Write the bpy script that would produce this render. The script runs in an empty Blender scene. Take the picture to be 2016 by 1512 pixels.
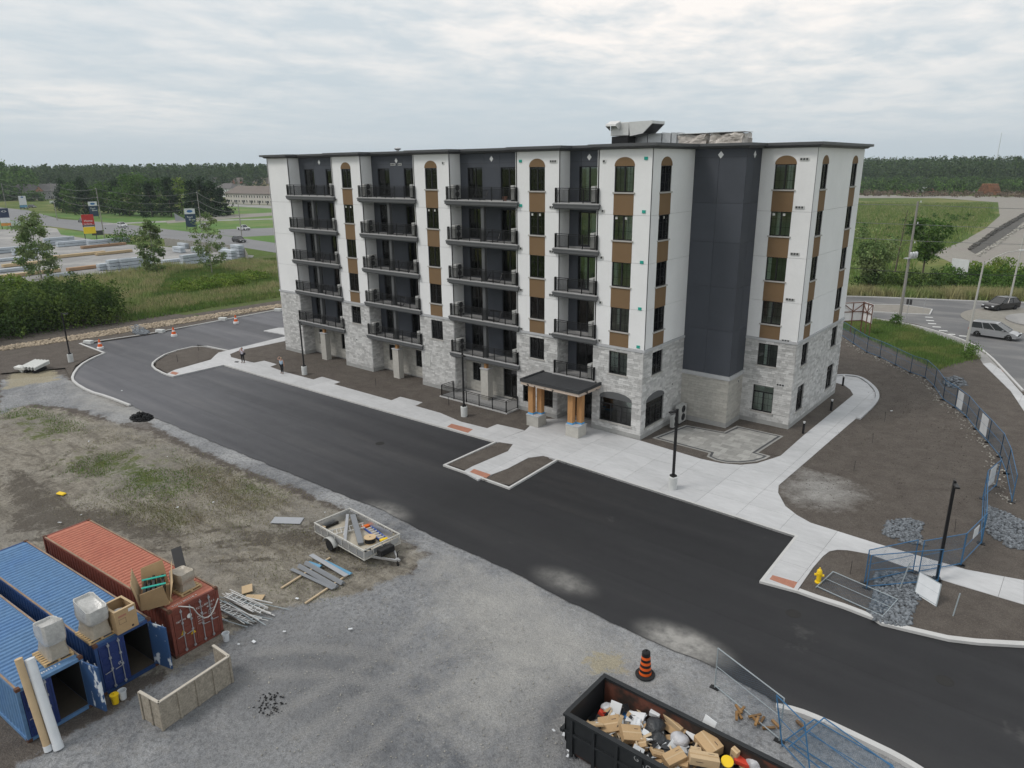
import bpy, bmesh, math, random
import numpy as np
from mathutils import Vector, Matrix, noise as mnoise
from mathutils.geometry import tessellate_polygon
random.seed(7); rng = np.random.default_rng(11)
SC = bpy.context.scene; COL = SC.collection
R = math.radians

# ------------------------------------------------------------------ camera
FOC, PITCH, ROLL, YAW = 1408.0, R(16.919), R(-0.627), R(-39.725)
CAM = Vector((24.664, -44.626, 19.717))
_f = Vector((math.sin(YAW)*math.cos(PITCH), math.cos(YAW)*math.cos(PITCH), -math.sin(PITCH)))
_r = Vector((math.cos(YAW), -math.sin(YAW), 0)); _u = _r.cross(_f)
_r, _u = _r*math.cos(ROLL)+_u*math.sin(ROLL), _u*math.cos(ROLL)-_r*math.sin(ROLL)
cam = bpy.data.cameras.new('camera'); camo = bpy.data.objects.new('camera', cam); COL.objects.link(camo)
camo.matrix_world = Matrix(((_r.x,_u.x,-_f.x,CAM.x),(_r.y,_u.y,-_f.y,CAM.y),(_r.z,_u.z,-_f.z,CAM.z),(0,0,0,1)))
cam.sensor_width = 36; cam.lens = FOC/2016*36; cam.clip_end = 9000; cam.clip_start = .1
SC.camera = camo
def at(x, y, z=0.0):
    """survey: the spot of the flat site at height z that a photo point shows"""
    d = _r*((x-1008)/FOC) + _u*((756-y)/FOC) + _f
    return CAM + d*((z-CAM.z)/d.z)
def A2(pts, z=0.0): return [tuple(at(x, y, z)[:2]) for x, y in pts]

# ------------------------------------------------------------------ light
SUN_EL, SUN_AZ = R(52), R(212)          # high, behind the camera's left, veiled by cloud
w = bpy.data.worlds.new('World'); SC.world = w; w.use_nodes = True
nt = w.node_tree; nt.nodes.clear()
def wn(t, **k):
    n = nt.nodes.new(t)
    for a, b in k.items(): setattr(n, a, b)
    return n
out = wn('ShaderNodeOutputWorld'); bg = wn('ShaderNodeBackground'); bg.inputs[1].default_value = 0.1
sky = wn('ShaderNodeTexSky', sky_type='NISHITA', sun_disc=False, sun_elevation=SUN_EL, sun_rotation=SUN_AZ, air_density=1.2, dust_density=3.0)
tc = wn('ShaderNodeTexCoord'); sep = wn('ShaderNodeSeparateXYZ'); nt.links.new(tc.outputs['Generated'], sep.inputs[0])
def wmath(op, a, b=None, c=None, clamp=False):
    n = wn('ShaderNodeMath', operation=op, use_clamp=clamp)
    for i, v in enumerate((a, b, c)):
        if v is None: continue
        if hasattr(v, 'is_output'): nt.links.new(v, n.inputs[i])
        else: n.inputs[i].default_value = v
    return n.outputs[0]
zc = wmath('ADD', wmath('MAXIMUM', sep.outputs[2], 0.0), 0.10)
comb = wn('ShaderNodeCombineXYZ'); nt.links.new(wmath('DIVIDE', sep.outputs[0], zc), comb.inputs[0]); nt.links.new(wmath('DIVIDE', sep.outputs[1], zc), comb.inputs[1])
SKX, SKY_ = 9.1, 4.4
def wnoise(scale, detail, rough, off):
    m = wn('ShaderNodeMapping'); m.inputs['Location'].default_value = off; m.inputs['Rotation'].default_value = (0, 0, R(38)); m.inputs['Scale'].default_value = (1, .8, 1)
    nt.links.new(comb.outputs[0], m.inputs[0])
    n = wn('ShaderNodeTexNoise'); n.inputs['Scale'].default_value = scale; n.inputs['Detail'].default_value = detail; n.inputs['Roughness'].default_value = rough
    n.inputs['Distortion'].default_value = .25
    nt.links.new(m.outputs[0], n.inputs['Vector']); return n.outputs[0]
big = wnoise(.30, 3, .5, (SKX, SKY_, 0)); fine = wnoise(2.9, 9, .60, (5.3, 1.7, 0)); mid = wnoise(1.1, 4, .55, (1.1, 7.7, 0))
bb = wmath('MULTIPLY', wmath('SUBTRACT', big, .38), 3.6, clamp=True)
tx = wmath('MULTIPLY_ADD', wmath('ADD', wmath('MULTIPLY', fine, .6), wmath('MULTIPLY', mid, .4)), 5.0, -2.0, clamp=True)
fade = wmath('MULTIPLY', wmath('SUBTRACT', sep.outputs[2], .015), 9.0, clamp=True)      # near the horizon the layers merge
bright = wmath('MULTIPLY', wmath('MULTIPLY_ADD', bb, .30, wmath('MULTIPLY', tx, wmath('MULTIPLY_ADD', bb, .85, .30)), clamp=True), fade)
ramp = wn('ShaderNodeMix', data_type='RGBA'); nt.links.new(bright, ramp.inputs[0])
SKY_LOW, SKY_HI = (5.95, 6.75, 7.3, 1), (10.3, 9.8, 9.35, 1)
ramp.inputs[6].default_value = SKY_LOW; ramp.inputs[7].default_value = SKY_HI
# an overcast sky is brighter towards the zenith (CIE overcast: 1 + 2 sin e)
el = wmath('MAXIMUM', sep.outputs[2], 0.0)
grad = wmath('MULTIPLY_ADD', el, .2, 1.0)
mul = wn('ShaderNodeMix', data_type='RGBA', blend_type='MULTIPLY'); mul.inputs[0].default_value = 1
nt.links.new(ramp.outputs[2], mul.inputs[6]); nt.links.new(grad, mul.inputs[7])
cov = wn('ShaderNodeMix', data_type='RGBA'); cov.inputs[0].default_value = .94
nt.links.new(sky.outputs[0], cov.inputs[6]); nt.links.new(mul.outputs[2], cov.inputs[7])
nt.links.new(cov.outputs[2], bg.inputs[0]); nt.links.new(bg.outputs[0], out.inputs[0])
sun = bpy.data.lights.new('sun', 'SUN'); sun.energy = 1.45; sun.angle = R(16); sun.color = (1, .955, .90)
so = bpy.data.objects.new('sun', sun); COL.objects.link(so)
_sd = Vector((math.sin(SUN_AZ)*math.cos(SUN_EL), math.cos(SUN_AZ)*math.cos(SUN_EL), math.sin(SUN_EL)))
so.rotation_euler = _sd.to_track_quat('Z', 'Y').to_euler(); so.location = (0, -60, 80)
vs = SC.view_settings; vs.view_transform = 'Standard'; vs.look = 'None'; vs.exposure = 0.0; vs.gamma = 1.0; vs.use_curve_mapping = False
SC.render.engine = 'CYCLES'; SC.cycles.use_denoising = True; SC.cycles.max_bounces = 6; SC.cycles.diffuse_bounces = 3; SC.cycles.glossy_bounces = 3
SC.cycles.transmission_bounces = 4; SC.cycles.transparent_max_bounces = 12; SC.cycles.volume_bounces = 0; SC.cycles.caustics_reflective = False; SC.cycles.caustics_refractive = False

# ------------------------------------------------------------------ helpers
def tag(o, label=None, cat=None, group=None, kind=None):
    if label: o['label'] = label
    if cat: o['category'] = cat
    if group: o['group'] = group
    if kind: o['kind'] = kind
    return o
def link(name, me, parent=None, loc=None):
    o = bpy.data.objects.new(name, me); COL.objects.link(o)
    if parent is not None: o.parent = parent
    if loc is not None: o.location = loc
    return o
def empty(name, loc=(0, 0, 0), rz=0, label=None, cat=None, group=None):
    o = bpy.data.objects.new(name, None); COL.objects.link(o); o.location = loc; o.rotation_euler = (0, 0, rz); o.empty_display_size = .3
    return tag(o, label, cat, group)
KIDS = {}
def copy_tree(o, parent=None, loc=None, rz=None):
    c = o.copy(); COL.objects.link(c); c.parent = parent
    if loc is not None: c.location = loc
    if rz is not None: c.rotation_euler = (0, 0, rz)
    for ch in o.children: copy_tree(ch, c)
    return c
def fast_mesh(name, V, F, mat=None, smooth=False):
    """V (n,3) floats, F (m,k) ints, all faces with k corners"""
    V = np.asarray(V, np.float32); F = np.asarray(F, np.int32); m, k = F.shape
    me = bpy.data.meshes.new(name); me.vertices.add(len(V)); me.vertices.foreach_set('co', V.ravel())
    me.loops.add(m*k); me.loops.foreach_set('vertex_index', F.ravel())
    me.polygons.add(m); me.polygons.foreach_set('loop_start', np.arange(0, m*k, k, dtype=np.int32)); me.polygons.foreach_set('loop_total', np.full(m, k, np.int32))
    if smooth: me.polygons.foreach_set('use_smooth', np.ones(m, bool))
    me.update(calc_edges=True)
    if mat: me.materials.append(mat)
    return me
BOXF = ((0,3,2,1),(4,5,6,7),(0,1,5,4),(1,2,6,5),(2,3,7,6),(3,0,4,7))
class MB:
    def __init__(s): s.v = []; s.f = []; s.m = []; s.cur = 0
    def mat(s, i): s.cur = i; return s
    def add(s, vs, fs, M=None):
        b = len(s.v)
        s.v += [tuple(M @ Vector(p)) for p in vs] if M is not None else [tuple(p) for p in vs]
        s.f += [tuple(b+i for i in f) for f in fs]; s.m += [s.cur]*len(fs); return s
    def box(s, x0, x1, y0, y1, z0, z1, M=None):
        return s.add(((x0,y0,z0),(x1,y0,z0),(x1,y1,z0),(x0,y1,z0),(x0,y0,z1),(x1,y0,z1),(x1,y1,z1),(x0,y1,z1)), BOXF, M)
    def cbox(s, c, d, M=None):
        return s.box(c[0]-d[0]/2, c[0]+d[0]/2, c[1]-d[1]/2, c[1]+d[1]/2, c[2]-d[2]/2, c[2]+d[2]/2, M)
    def prism(s, poly, z0, z1, M=None, bottom=True):
        n = len(poly); ar = sum(poly[i][0]*poly[(i+1) % n][1]-poly[(i+1) % n][0]*poly[i][1] for i in range(n))
        if ar < 0: poly = poly[::-1]
        fs = [tuple(range(n, 2*n))] + ([tuple(range(n-1, -1, -1))] if bottom else []) + [(i, (i+1) % n, n+(i+1) % n, n+i) for i in range(n)]
        return s.add([(p[0], p[1], z0) for p in poly]+[(p[0], p[1], z1) for p in poly], fs, M)
    def tube(s, a, b, r0, r1=None, n=8, caps=True):
        a, b = Vector(a), Vector(b); r1 = r0 if r1 is None else r1
        q = (b-a).to_track_quat('Z', 'Y'); vs = []
        for c, r in ((a, r0), (b, r1)):
            vs += [c+q @ Vector((r*math.cos(2*math.pi*i/n), r*math.sin(2*math.pi*i/n), 0)) for i in range(n)]
        fs = [(i, (i+1) % n, n+(i+1) % n, n+i) for i in range(n)]
        if caps: fs += [tuple(range(n-1, -1, -1)), tuple(range(n, 2*n))]
        return s.add(vs, fs)
    def path(s, pts, r, n=6):
        for a, b in zip(pts, pts[1:]): s.tube(a, b, r, n=n)
        return s
    def lathe(s, prof, n=16, M=None):
        vs = [(r*math.cos(2*math.pi*i/n), r*math.sin(2*math.pi*i/n), z) for r, z in prof for i in range(n)]
        fs = [(k*n+i, k*n+(i+1) % n, (k+1)*n+(i+1) % n, (k+1)*n+i) for k in range(len(prof)-1) for i in range(n)]
        fs += [tuple(range(n-1, -1, -1)), tuple(range((len(prof)-1)*n, len(prof)*n))]
        return s.add(vs, fs, M)
    def bar(s, a, b, w, h, up=(0, 0, 1)):
        a, b = Vector(a), Vector(b); d = (b-a); L = d.length; d.normalize(); up = Vector(up)
        if abs(d.dot(up)) > .98: up = Vector((1, 0, 0))
        x = d.cross(up).normalized(); y = x.cross(d)
        M = Matrix(((x.x,d.x,y.x,a.x),(x.y,d.y,y.y,a.y),(x.z,d.z,y.z,a.z),(0,0,0,1)))
        return s.box(-w/2, w/2, 0, L, -h/2, h/2, M)
    def mesh(s, name, mats, smooth=False):
        me = bpy.data.meshes.new(name); me.from_pydata(s.v, [], s.f)
        for m in (mats if isinstance(mats, (list, tuple)) else [mats]): me.materials.append(m)
        if any(s.m): me.polygons.foreach_set('material_index', s.m)
        if smooth:
            me.polygons.foreach_set('use_smooth', [True]*len(s.f))
            me.set_sharp_from_angle(angle=R(38))
        me.update(); return me
    def build(s, name, mats, parent=None, loc=None, smooth=False, bevel=0):
        me = s.mesh(name, mats, smooth)
        if bevel:
            bm = bmesh.new(); bm.from_mesh(me); bmesh.ops.bevel(bm, geom=bm.edges[:], offset=bevel, segments=1, affect='EDGES', clamp_overlap=True); bm.to_mesh(me); bm.free()
        return link(name, me, parent, loc)
def text_mb(mb, body, size, M, thick=.006):
    cu = bpy.data.curves.new('t', 'FONT'); cu.body = body; cu.size = size; cu.align_x = 'LEFT'; cu.resolution_u = 2
    o = bpy.data.objects.new('t', cu); COL.objects.link(o)
    me = o.to_mesh()
    vs = [v.co.copy()+Vector((0, 0, thick)) for v in me.vertices]; fs = [tuple(p.vertices) for p in me.polygons]
    mb.add(vs, fs, M); o.to_mesh_clear(); bpy.data.objects.remove(o); bpy.data.curves.remove(cu); return mb
def frameM(o, x, y):
    """matrix whose columns are x, y, x*y at o"""
    x = Vector(x).normalized(); y = Vector(y).normalized(); z = x.cross(y)
    return Matrix(((x.x,y.x,z.x,o[0]),(x.y,y.y,z.y,o[1]),(x.z,y.z,z.z,o[2]),(0,0,0,1)))
def TR(x, y, z, rz=0, rx=0, ry=0): return Matrix.Translation((x, y, z)) @ Matrix.Rotation(rz, 4, 'Z') @ Matrix.Rotation(ry, 4, 'Y') @ Matrix.Rotation(rx, 4, 'X')

# ------------------------------------------------------------------ materials
def mat(name, col, rough=.7, var=.12, scale=1.5, fine=0, fscale=30, metal=0, spec=.35, bump=0, bscale=None, isl=0, col2=None, c2lo=.45, c2hi=.65, stretch=None, trans=0, alpha=1, obj=False, coat=0):
    m = bpy.data.materials.new(name); m.use_nodes = True; t = m.node_tree; N, L = t.nodes, t.links
    b = N['Principled BSDF']; b.inputs['Roughness'].default_value = rough; b.inputs['Metallic'].default_value = metal; b.inputs['Specular IOR Level'].default_value = spec
    if coat: b.inputs['Coat Weight'].default_value = coat; b.inputs['Coat Roughness'].default_value = .08
    src = N.new('ShaderNodeTexCoord').outputs['Object'] if obj else N.new('ShaderNodeNewGeometry').outputs['Position']
    if stretch:
        mp = N.new('ShaderNodeMapping'); mp.inputs['Scale'].default_value = stretch; L.new(src, mp.inputs[0]); src = mp.outputs[0]
    def nz(sc, det=4, ro=.55):
        n = N.new('ShaderNodeTexNoise'); n.inputs['Scale'].default_value = sc; n.inputs['Detail'].default_value = det; n.inputs['Roughness'].default_value = ro; L.new(src, n.inputs['Vector']); return n.outputs[0]
    def mth(op, *a, clamp=False):
        n = N.new('ShaderNodeMath'); n.operation = op; n.use_clamp = clamp
        for i, v in enumerate(a):
            if hasattr(v, 'is_output'): L.new(v, n.inputs[i])
            else: n.inputs[i].default_value = v
        return n.outputs[0]
    def mix(f, a, c, blend='MIX'):
        n = N.new('ShaderNodeMix'); n.data_type = 'RGBA'; n.blend_type = blend
        for s, v in ((0, f), (6, a), (7, c)):
            if hasattr(v, 'is_output'): L.new(v, n.inputs[s])
            else: n.inputs[s].default_value = v if s == 0 else (*v[:3], 1)
        return n.outputs[2]
    c = (*col, 1); cur = None
    n1 = nz(scale)
    base = col
    if col2 is not None:
        f = mth('DIVIDE', mth('SUBTRACT', n1, c2lo), c2hi-c2lo, clamp=True); base = mix(f, col, col2)
    v = mth('MULTIPLY_ADD', n1, 2*var*1.8, 1-var*1.8)
    if fine:
        n2 = nz(fscale, 3, .6); v = mth('MULTIPLY', v, mth('MULTIPLY_ADD', n2, 2*fine*1.8, 1-fine*1.8))
    if isl:
        g = N.new('ShaderNodeNewGeometry'); oi = N.new('ShaderNodeObjectInfo')
        rr = mth('FRACT', mth('ADD', g.outputs['Random Per Island'], oi.outputs['Random']))
        v = mth('MULTIPLY', v, mth('MULTIPLY_ADD', rr, 2*isl, 1-isl))
    L.new(mix(1.0, base, v, 'MULTIPLY'), b.inputs['Base Color'])
    if bump:
        bn = N.new('ShaderNodeBump'); bn.inputs['Strength'].default_value = 1; bn.inputs['Distance'].default_value = bump; L.new(nz(bscale or fscale, 4, .6), bn.inputs['Height']); L.new(bn.outputs[0], b.inputs['Normal'])
    if alpha < 1: b.inputs['Alpha'].default_value = alpha
    if trans:
        tr = N.new('ShaderNodeBsdfTranslucent'); L.new(b.inputs['Base Color'].links[0].from_socket, tr.inputs[0]); ms = N.new('ShaderNodeMixShader'); ms.inputs[0].default_value = trans
        L.new(b.outputs[0], ms.inputs[1]); L.new(tr.outputs[0], ms.inputs[2]); L.new(ms.outputs[0], N['Material Output'].inputs[0])
    return m
def glass_mat(name, tint, rough=.03):
    m = bpy.data.materials.new(name); m.use_nodes = True; t = m.node_tree; N, L = t.nodes, t.links; b = N['Principled BSDF']
    N.remove(b); tr = N.new('ShaderNodeBsdfTransparent'); tr.inputs[0].default_value = (*tint, 1); gl_ = N.new('ShaderNodeBsdfGlossy'); gl_.inputs['Roughness'].default_value = rough
    fr = N.new('ShaderNodeFresnel'); fr.inputs['IOR'].default_value = 1.75; mx = N.new('ShaderNodeMixShader'); L.new(fr.outputs[0], mx.inputs[0]); L.new(tr.outputs[0], mx.inputs[1]); L.new(gl_.outputs[0], mx.inputs[2]); L.new(mx.outputs[0], N['Material Output'].inputs[0])
    return m
M = {}
M['white'] = mat('white_stucco', (.765, .765, .765), .9, .05, .45, fine=.02, fscale=5, bump=.002, bscale=80)
M['brown'] = mat('brown_stucco', (.185, .118, .062), .9, .05, 1.2, fine=.04, fscale=60)
M['dark'] = mat('charcoal_panel', (.060, .066, .080), .62, .08, .8, fine=.03, fscale=40, isl=.06)
M['cornice'] = mat('cornice_metal', (.085, .088, .092), .5, .06, 1)
M['fascia'] = mat('balcony_fascia', (.10, .103, .106), .6, .06, 1.5)
M['slab'] = mat('balcony_concrete', (.42, .415, .41), .85, .08, 2)
M['stone'] = mat('ledge_stone', (.51, .505, .495), .9, .15, 3, fine=.14, fscale=22, isl=.22, bump=.012, bscale=18)
M['stonec'] = mat('stone_cap', (.44, .445, .455), .85, .08, 3, fine=.06, fscale=30)
M['block'] = mat('beige_block', (.42, .405, .37), .92, .10, 4, fine=.10, fscale=30, isl=.11, bump=.008, bscale=22)
M['found'] = mat('foundation_block', (.33, .33, .32), .92, .12, 2.5, fine=.08, fscale=25)
M['mortar'] = mat('mortar', (.30, .30, .295), .95, .08, 4)
M['black'] = mat('black_metal', (.012, .012, .013), .42, .1, 3)
M['blackm'] = mat('black_frame', (.014, .014, .015), .45, .1, 3)
M['sill'] = mat('window_sill', (.40, .385, .36), .85, .06, 3)
M['glass'] = glass_mat('window_glass', (.80, .86, .83))
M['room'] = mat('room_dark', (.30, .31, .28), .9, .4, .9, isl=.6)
M['roomlit'] = mat('lit_room_tone', (.80, .80, .77), .9, .12, .9); M['curtain'] = mat('curtain', (.85, .86, .85), .9, .15, 3)  # paler copy of the room colour, painted to look lit
M['wood'] = mat('timber', (.42, .225, .095), .75, .2, 2.5, fine=.15, fscale=14, stretch=(6, 6, .7))
M['ply'] = mat('osb_board', (.30, .265, .215), .85, .22, 5, fine=.34, fscale=13)
M['lumber'] = mat('pale_lumber', (.50, .39, .26), .8, .15, 3, fine=.1, fscale=30)
M['bluewrap'] = mat('blue_membrane', (.10, .36, .66), .6, .1, 3)
M['roofmem'] = mat('black_roof_membrane', (.042, .043, .046), .8, .15, 2, fine=.1, fscale=30)
M['concrete'] = mat('fresh_concrete', (.475, .475, .48), .85, .11, .4, fine=.085, fscale=2.2, isl=.05, stretch=(.6, 1.6, 1), bump=.002, bscale=60)
M['kerb'] = mat('kerb_concrete', (.50, .495, .485), .85, .07, 1.3, fine=.05, fscale=20)
M['tactile'] = mat('tactile_plate', (.37, .17, .115), .8, .15, 4, fine=.1, fscale=25)
M['galv'] = mat('galvanised', (.55, .56, .57), .42, .12, 4, metal=.75, fine=.08, fscale=25)
M['alu'] = mat('aluminium', (.66, .66, .65), .42, .08, 4, metal=.5)
M['acwhite'] = mat('painted_unit', (.60, .60, .575), .6, .05, 3)
M['acdark'] = mat('fan_grille', (.05, .05, .052), .6, .1, 3)
M['paver'] = mat('paver', (.315, .308, .29), .9, .1, 2, fine=.10, fscale=20, isl=.2)
M['paverd'] = mat('paver_border', (.085, .085, .088), .9, .12, 4, isl=.15)
M['riprap'] = mat('riprap', (.33, .27, .20), .95, .12, 3, fine=.12, fscale=15, isl=.35)
M['rock'] = mat('blue_rock', (.15, .163, .178), .9, .12, 4, fine=.12, fscale=20, isl=.45)
M['rockpale'] = mat('pale_rock', (.33, .315, .28), .92, .12, 4, fine=.12, fscale=20, isl=.3)
M['roadpaint'] = mat('road_paint', (.68, .68, .66), .8, .2, 3, fine=.15, fscale=12)

# ---------------------------------------------------------------- ground helpers
def sdist(P, poly):
    """signed distance (inside > 0) of points (n,2) to a polygon"""
    P = np.asarray(P, np.float64); poly = np.asarray(poly, np.float64); n = len(poly)
    d = np.full(len(P), 1e9); ins = np.zeros(len(P), bool)
    for i in range(n):
        a, b = poly[i], poly[(i+1) % n]; e = b-a; q = P-a
        t = np.clip((q@e)/max(e@e, 1e-12), 0, 1); d = np.minimum(d, np.hypot(*(q-t[:, None]*e).T))
        c = (a[1] > P[:, 1]) != (b[1] > P[:, 1])
        with np.errstate(divide='ignore', invalid='ignore'):
            ins ^= c & (P[:, 0] < (b[0]-a[0])*(P[:, 1]-a[1])/(b[1]-a[1])+a[0])
    return np.where(ins, d, -d)
def vnoise(P, s, seed=0):
    """smooth value noise for arrays"""
    x, y = P[:, 0]*s+seed*17.3, P[:, 1]*s+seed*9.7
    xi, yi = np.floor(x).astype(np.int64), np.floor(y).astype(np.int64); fx, fy = x-xi, y-yi
    fx, fy = fx*fx*(3-2*fx), fy*fy*(3-2*fy)
    def h(i, j):
        k = (i*374761393+j*668265263+seed*1442695) & 0xffffffff; k = ((k ^ (k >> 13))*1274126177) & 0xffffffff
        return ((k ^ (k >> 16)) & 0xffff)/65535.
    return (h(xi, yi)*(1-fx)+h(xi+1, yi)*fx)*(1-fy)+(h(xi, yi+1)*(1-fx)+h(xi+1, yi+1)*fx)*fy
def sm(x, a, b): t = np.clip((x-a)/(b-a), 0, 1); return t*t*(3-2*t)
def sheet(name, poly, z, m, label=None, cat=None):
    mb = MB(); n = len(poly); ar = sum(poly[i][0]*poly[(i+1) % n][1]-poly[(i+1) % n][0]*poly[i][1] for i in range(n))
    if ar < 0: poly = poly[::-1]
    tri = tessellate_polygon([[Vector((x, y, 0)) for x, y in poly]])
    mb.v = [(x, y, z) for x, y in poly]
    for t in tri:
        a, b, c = [Vector(mb.v[i]) for i in t]
        t = t if (b-a).cross(c-a).z > 0 else t[::-1]
        mb.f.append(tuple(t)); mb.m.append(0)
    o = mb.build(name, m); return tag(o, label, cat, kind='structure')
def smooth_poly(pts, k=2, closed=True):
    for _ in range(k):
        q = []; n = len(pts)
        for i in range(n if closed else n-1):
            a, b = pts[i], pts[(i+1) % n]; q += [(a[0]*.75+b[0]*.25, a[1]*.75+b[1]*.25), (a[0]*.25+b[0]*.75, a[1]*.25+b[1]*.75)]
        pts = q if closed else [pts[0]]+q[1:-1]+[pts[-1]]
    return pts
def rough_edge(pts, step, amp, seed=3, closed=True):
    q = []; rr = random.Random(seed)
    for a, b in zip(pts, pts[1:]+(pts[:1] if closed else [])):
        L = math.hypot(b[0]-a[0], b[1]-a[1]); n = max(1, min(200, int(L/step)))
        for i in range(n):
            t = i/n; q.append((a[0]+(b[0]-a[0])*t+rr.uniform(-amp, amp)*(i > 0), a[1]+(b[1]-a[1])*t+rr.uniform(-amp, amp)*(i > 0)))
    return q if closed else q+[pts[-1]]
def offset_path(pts, d, closed=False):
    """offset to the left of travel, mitred"""
    n = len(pts); q = []
    for i in range(n):
        p = Vector(pts[i]).to_2d() if len(pts[i]) > 2 else Vector(pts[i])
        a = Vector(pts[(i-1) % n]) if (closed or i > 0) else None; b = Vector(pts[(i+1) % n]) if (closed or i < n-1) else None
        d1 = (p-a).normalized() if a is not None else None; d2 = (b-p).normalized() if b is not None else None
        if d1 is None: d1 = d2
        if d2 is None: d2 = d1
        n1 = Vector((-d1.y, d1.x)); n2 = Vector((-d2.y, d2.x)); m = n1+n2
        m = n1 if m.length < .2 else m/m.length*min(2.2, 1/max(.3, (m.normalized()).dot(n1)))
        q.append((p.x+m.x*d, p.y+m.y*d))
    return q
def strip_mb(mb, pts, w, z0, z1, closed=False, side=1):
    """solid strip of width w on the left (side=1) of the path"""
    a = [tuple(p) for p in pts]; b = offset_path(a, w*side, closed); n = len(a)
    for i in range(n if closed else n-1):
        j = (i+1) % n
        q = [a[i], a[j], b[j], b[i]]
        if side < 0: q = q[::-1]
        mb.add([(p[0], p[1], z0) for p in q]+[(p[0], p[1], z1) for p in q], [(4,5,6,7),(0,1,5,4),(2,3,7,6)]+([(1,2,6,5)] if i == n-2 and not closed else [])+([(3,0,4,7)] if i == 0 and not closed else []))
    return mb
def kerb(px, name='kerb', w=.2, side=1, closed=False, z0=-.14, z1=.012, sm_k=0, world=None, label=None):
    pts = world or A2(px, 0)
    if sm_k: pts = smooth_poly(pts, sm_k, closed)
    mb = strip_mb(MB(), pts, w, z0, z1, closed, side); o = mb.build(name, M['kerb'])
    return tag(o, label, kind='structure')
def clip_poly(poly, x0, x1, y0, y1):
    def cut(P, f, inter):
        o = []
        for i in range(len(P)):
            a, b = P[i-1], P[i]; ia, ib = f(a), f(b)
            if ib:
                if not ia: o.append(inter(a, b))
                o.append(b)
            elif ia: o.append(inter(a, b))
        return o
    def ix(v): return lambda a, b: (v, a[1]+(b[1]-a[1])*(v-a[0])/(b[0]-a[0]))
    def iy(v): return lambda a, b: (a[0]+(b[0]-a[0])*(v-a[1])/(b[1]-a[1]), v)
    for f, i in ((lambda p: p[0] >= x0, ix(x0)), (lambda p: p[0] <= x1, ix(x1)), (lambda p: p[1] >= y0, iy(y0)), (lambda p: p[1] <= y1, iy(y1))):
        poly = cut(poly, f, i) if poly else poly
    q = []
    for p in poly:
        if not q or math.hypot(p[0]-q[-1][0], p[1]-q[-1][1]) > 1e-4: q.append(p)
    if len(q) > 1 and math.hypot(q[0][0]-q[-1][0], q[0][1]-q[-1][1]) < 1e-4: q.pop()
    return q
def parea(p): return abs(sum(p[i-1][0]*p[i][1]-p[i][0]*p[i-1][1] for i in range(len(p))))/2
def rot2(p, a): c, s = math.cos(a), math.sin(a); return (p[0]*c-p[1]*s, p[0]*s+p[1]*c)
def panels(name, poly, cx, cy, z0, z1, m, parent, ang=0, gap=.012, ox=0, oy=0, piece='panel'):
    """cut a paved area into single slabs with open joints"""
    P = [rot2(p, -ang) for p in poly]; xs = [p[0] for p in P]; ys = [p[1] for p in P]
    for i in range(math.floor((min(xs)-ox)/cx), math.ceil((max(xs)-ox)/cx)):
        for j in range(math.floor((min(ys)-oy)/cy), math.ceil((max(ys)-oy)/cy)):
            c = clip_poly(P, ox+i*cx+gap/2, ox+(i+1)*cx-gap/2, oy+j*cy+gap/2, oy+(j+1)*cy-gap/2)
            if len(c) < 3 or parea(c) < .02: continue
            MB().prism([rot2(p, ang) for p in c], z0, z1, bottom=False).build(piece, m, parent)
def paving(name, poly, cx, cy, label, ang=0, ox=0, oy=0, z=0.0, m=None, gap=.014):
    base = sheet(name, poly, z-.045, M['mortar'], label); panels(name, poly, cx, cy, z-.14, z, m or M['concrete'], base, ang, gap, ox, oy); return base
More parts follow.
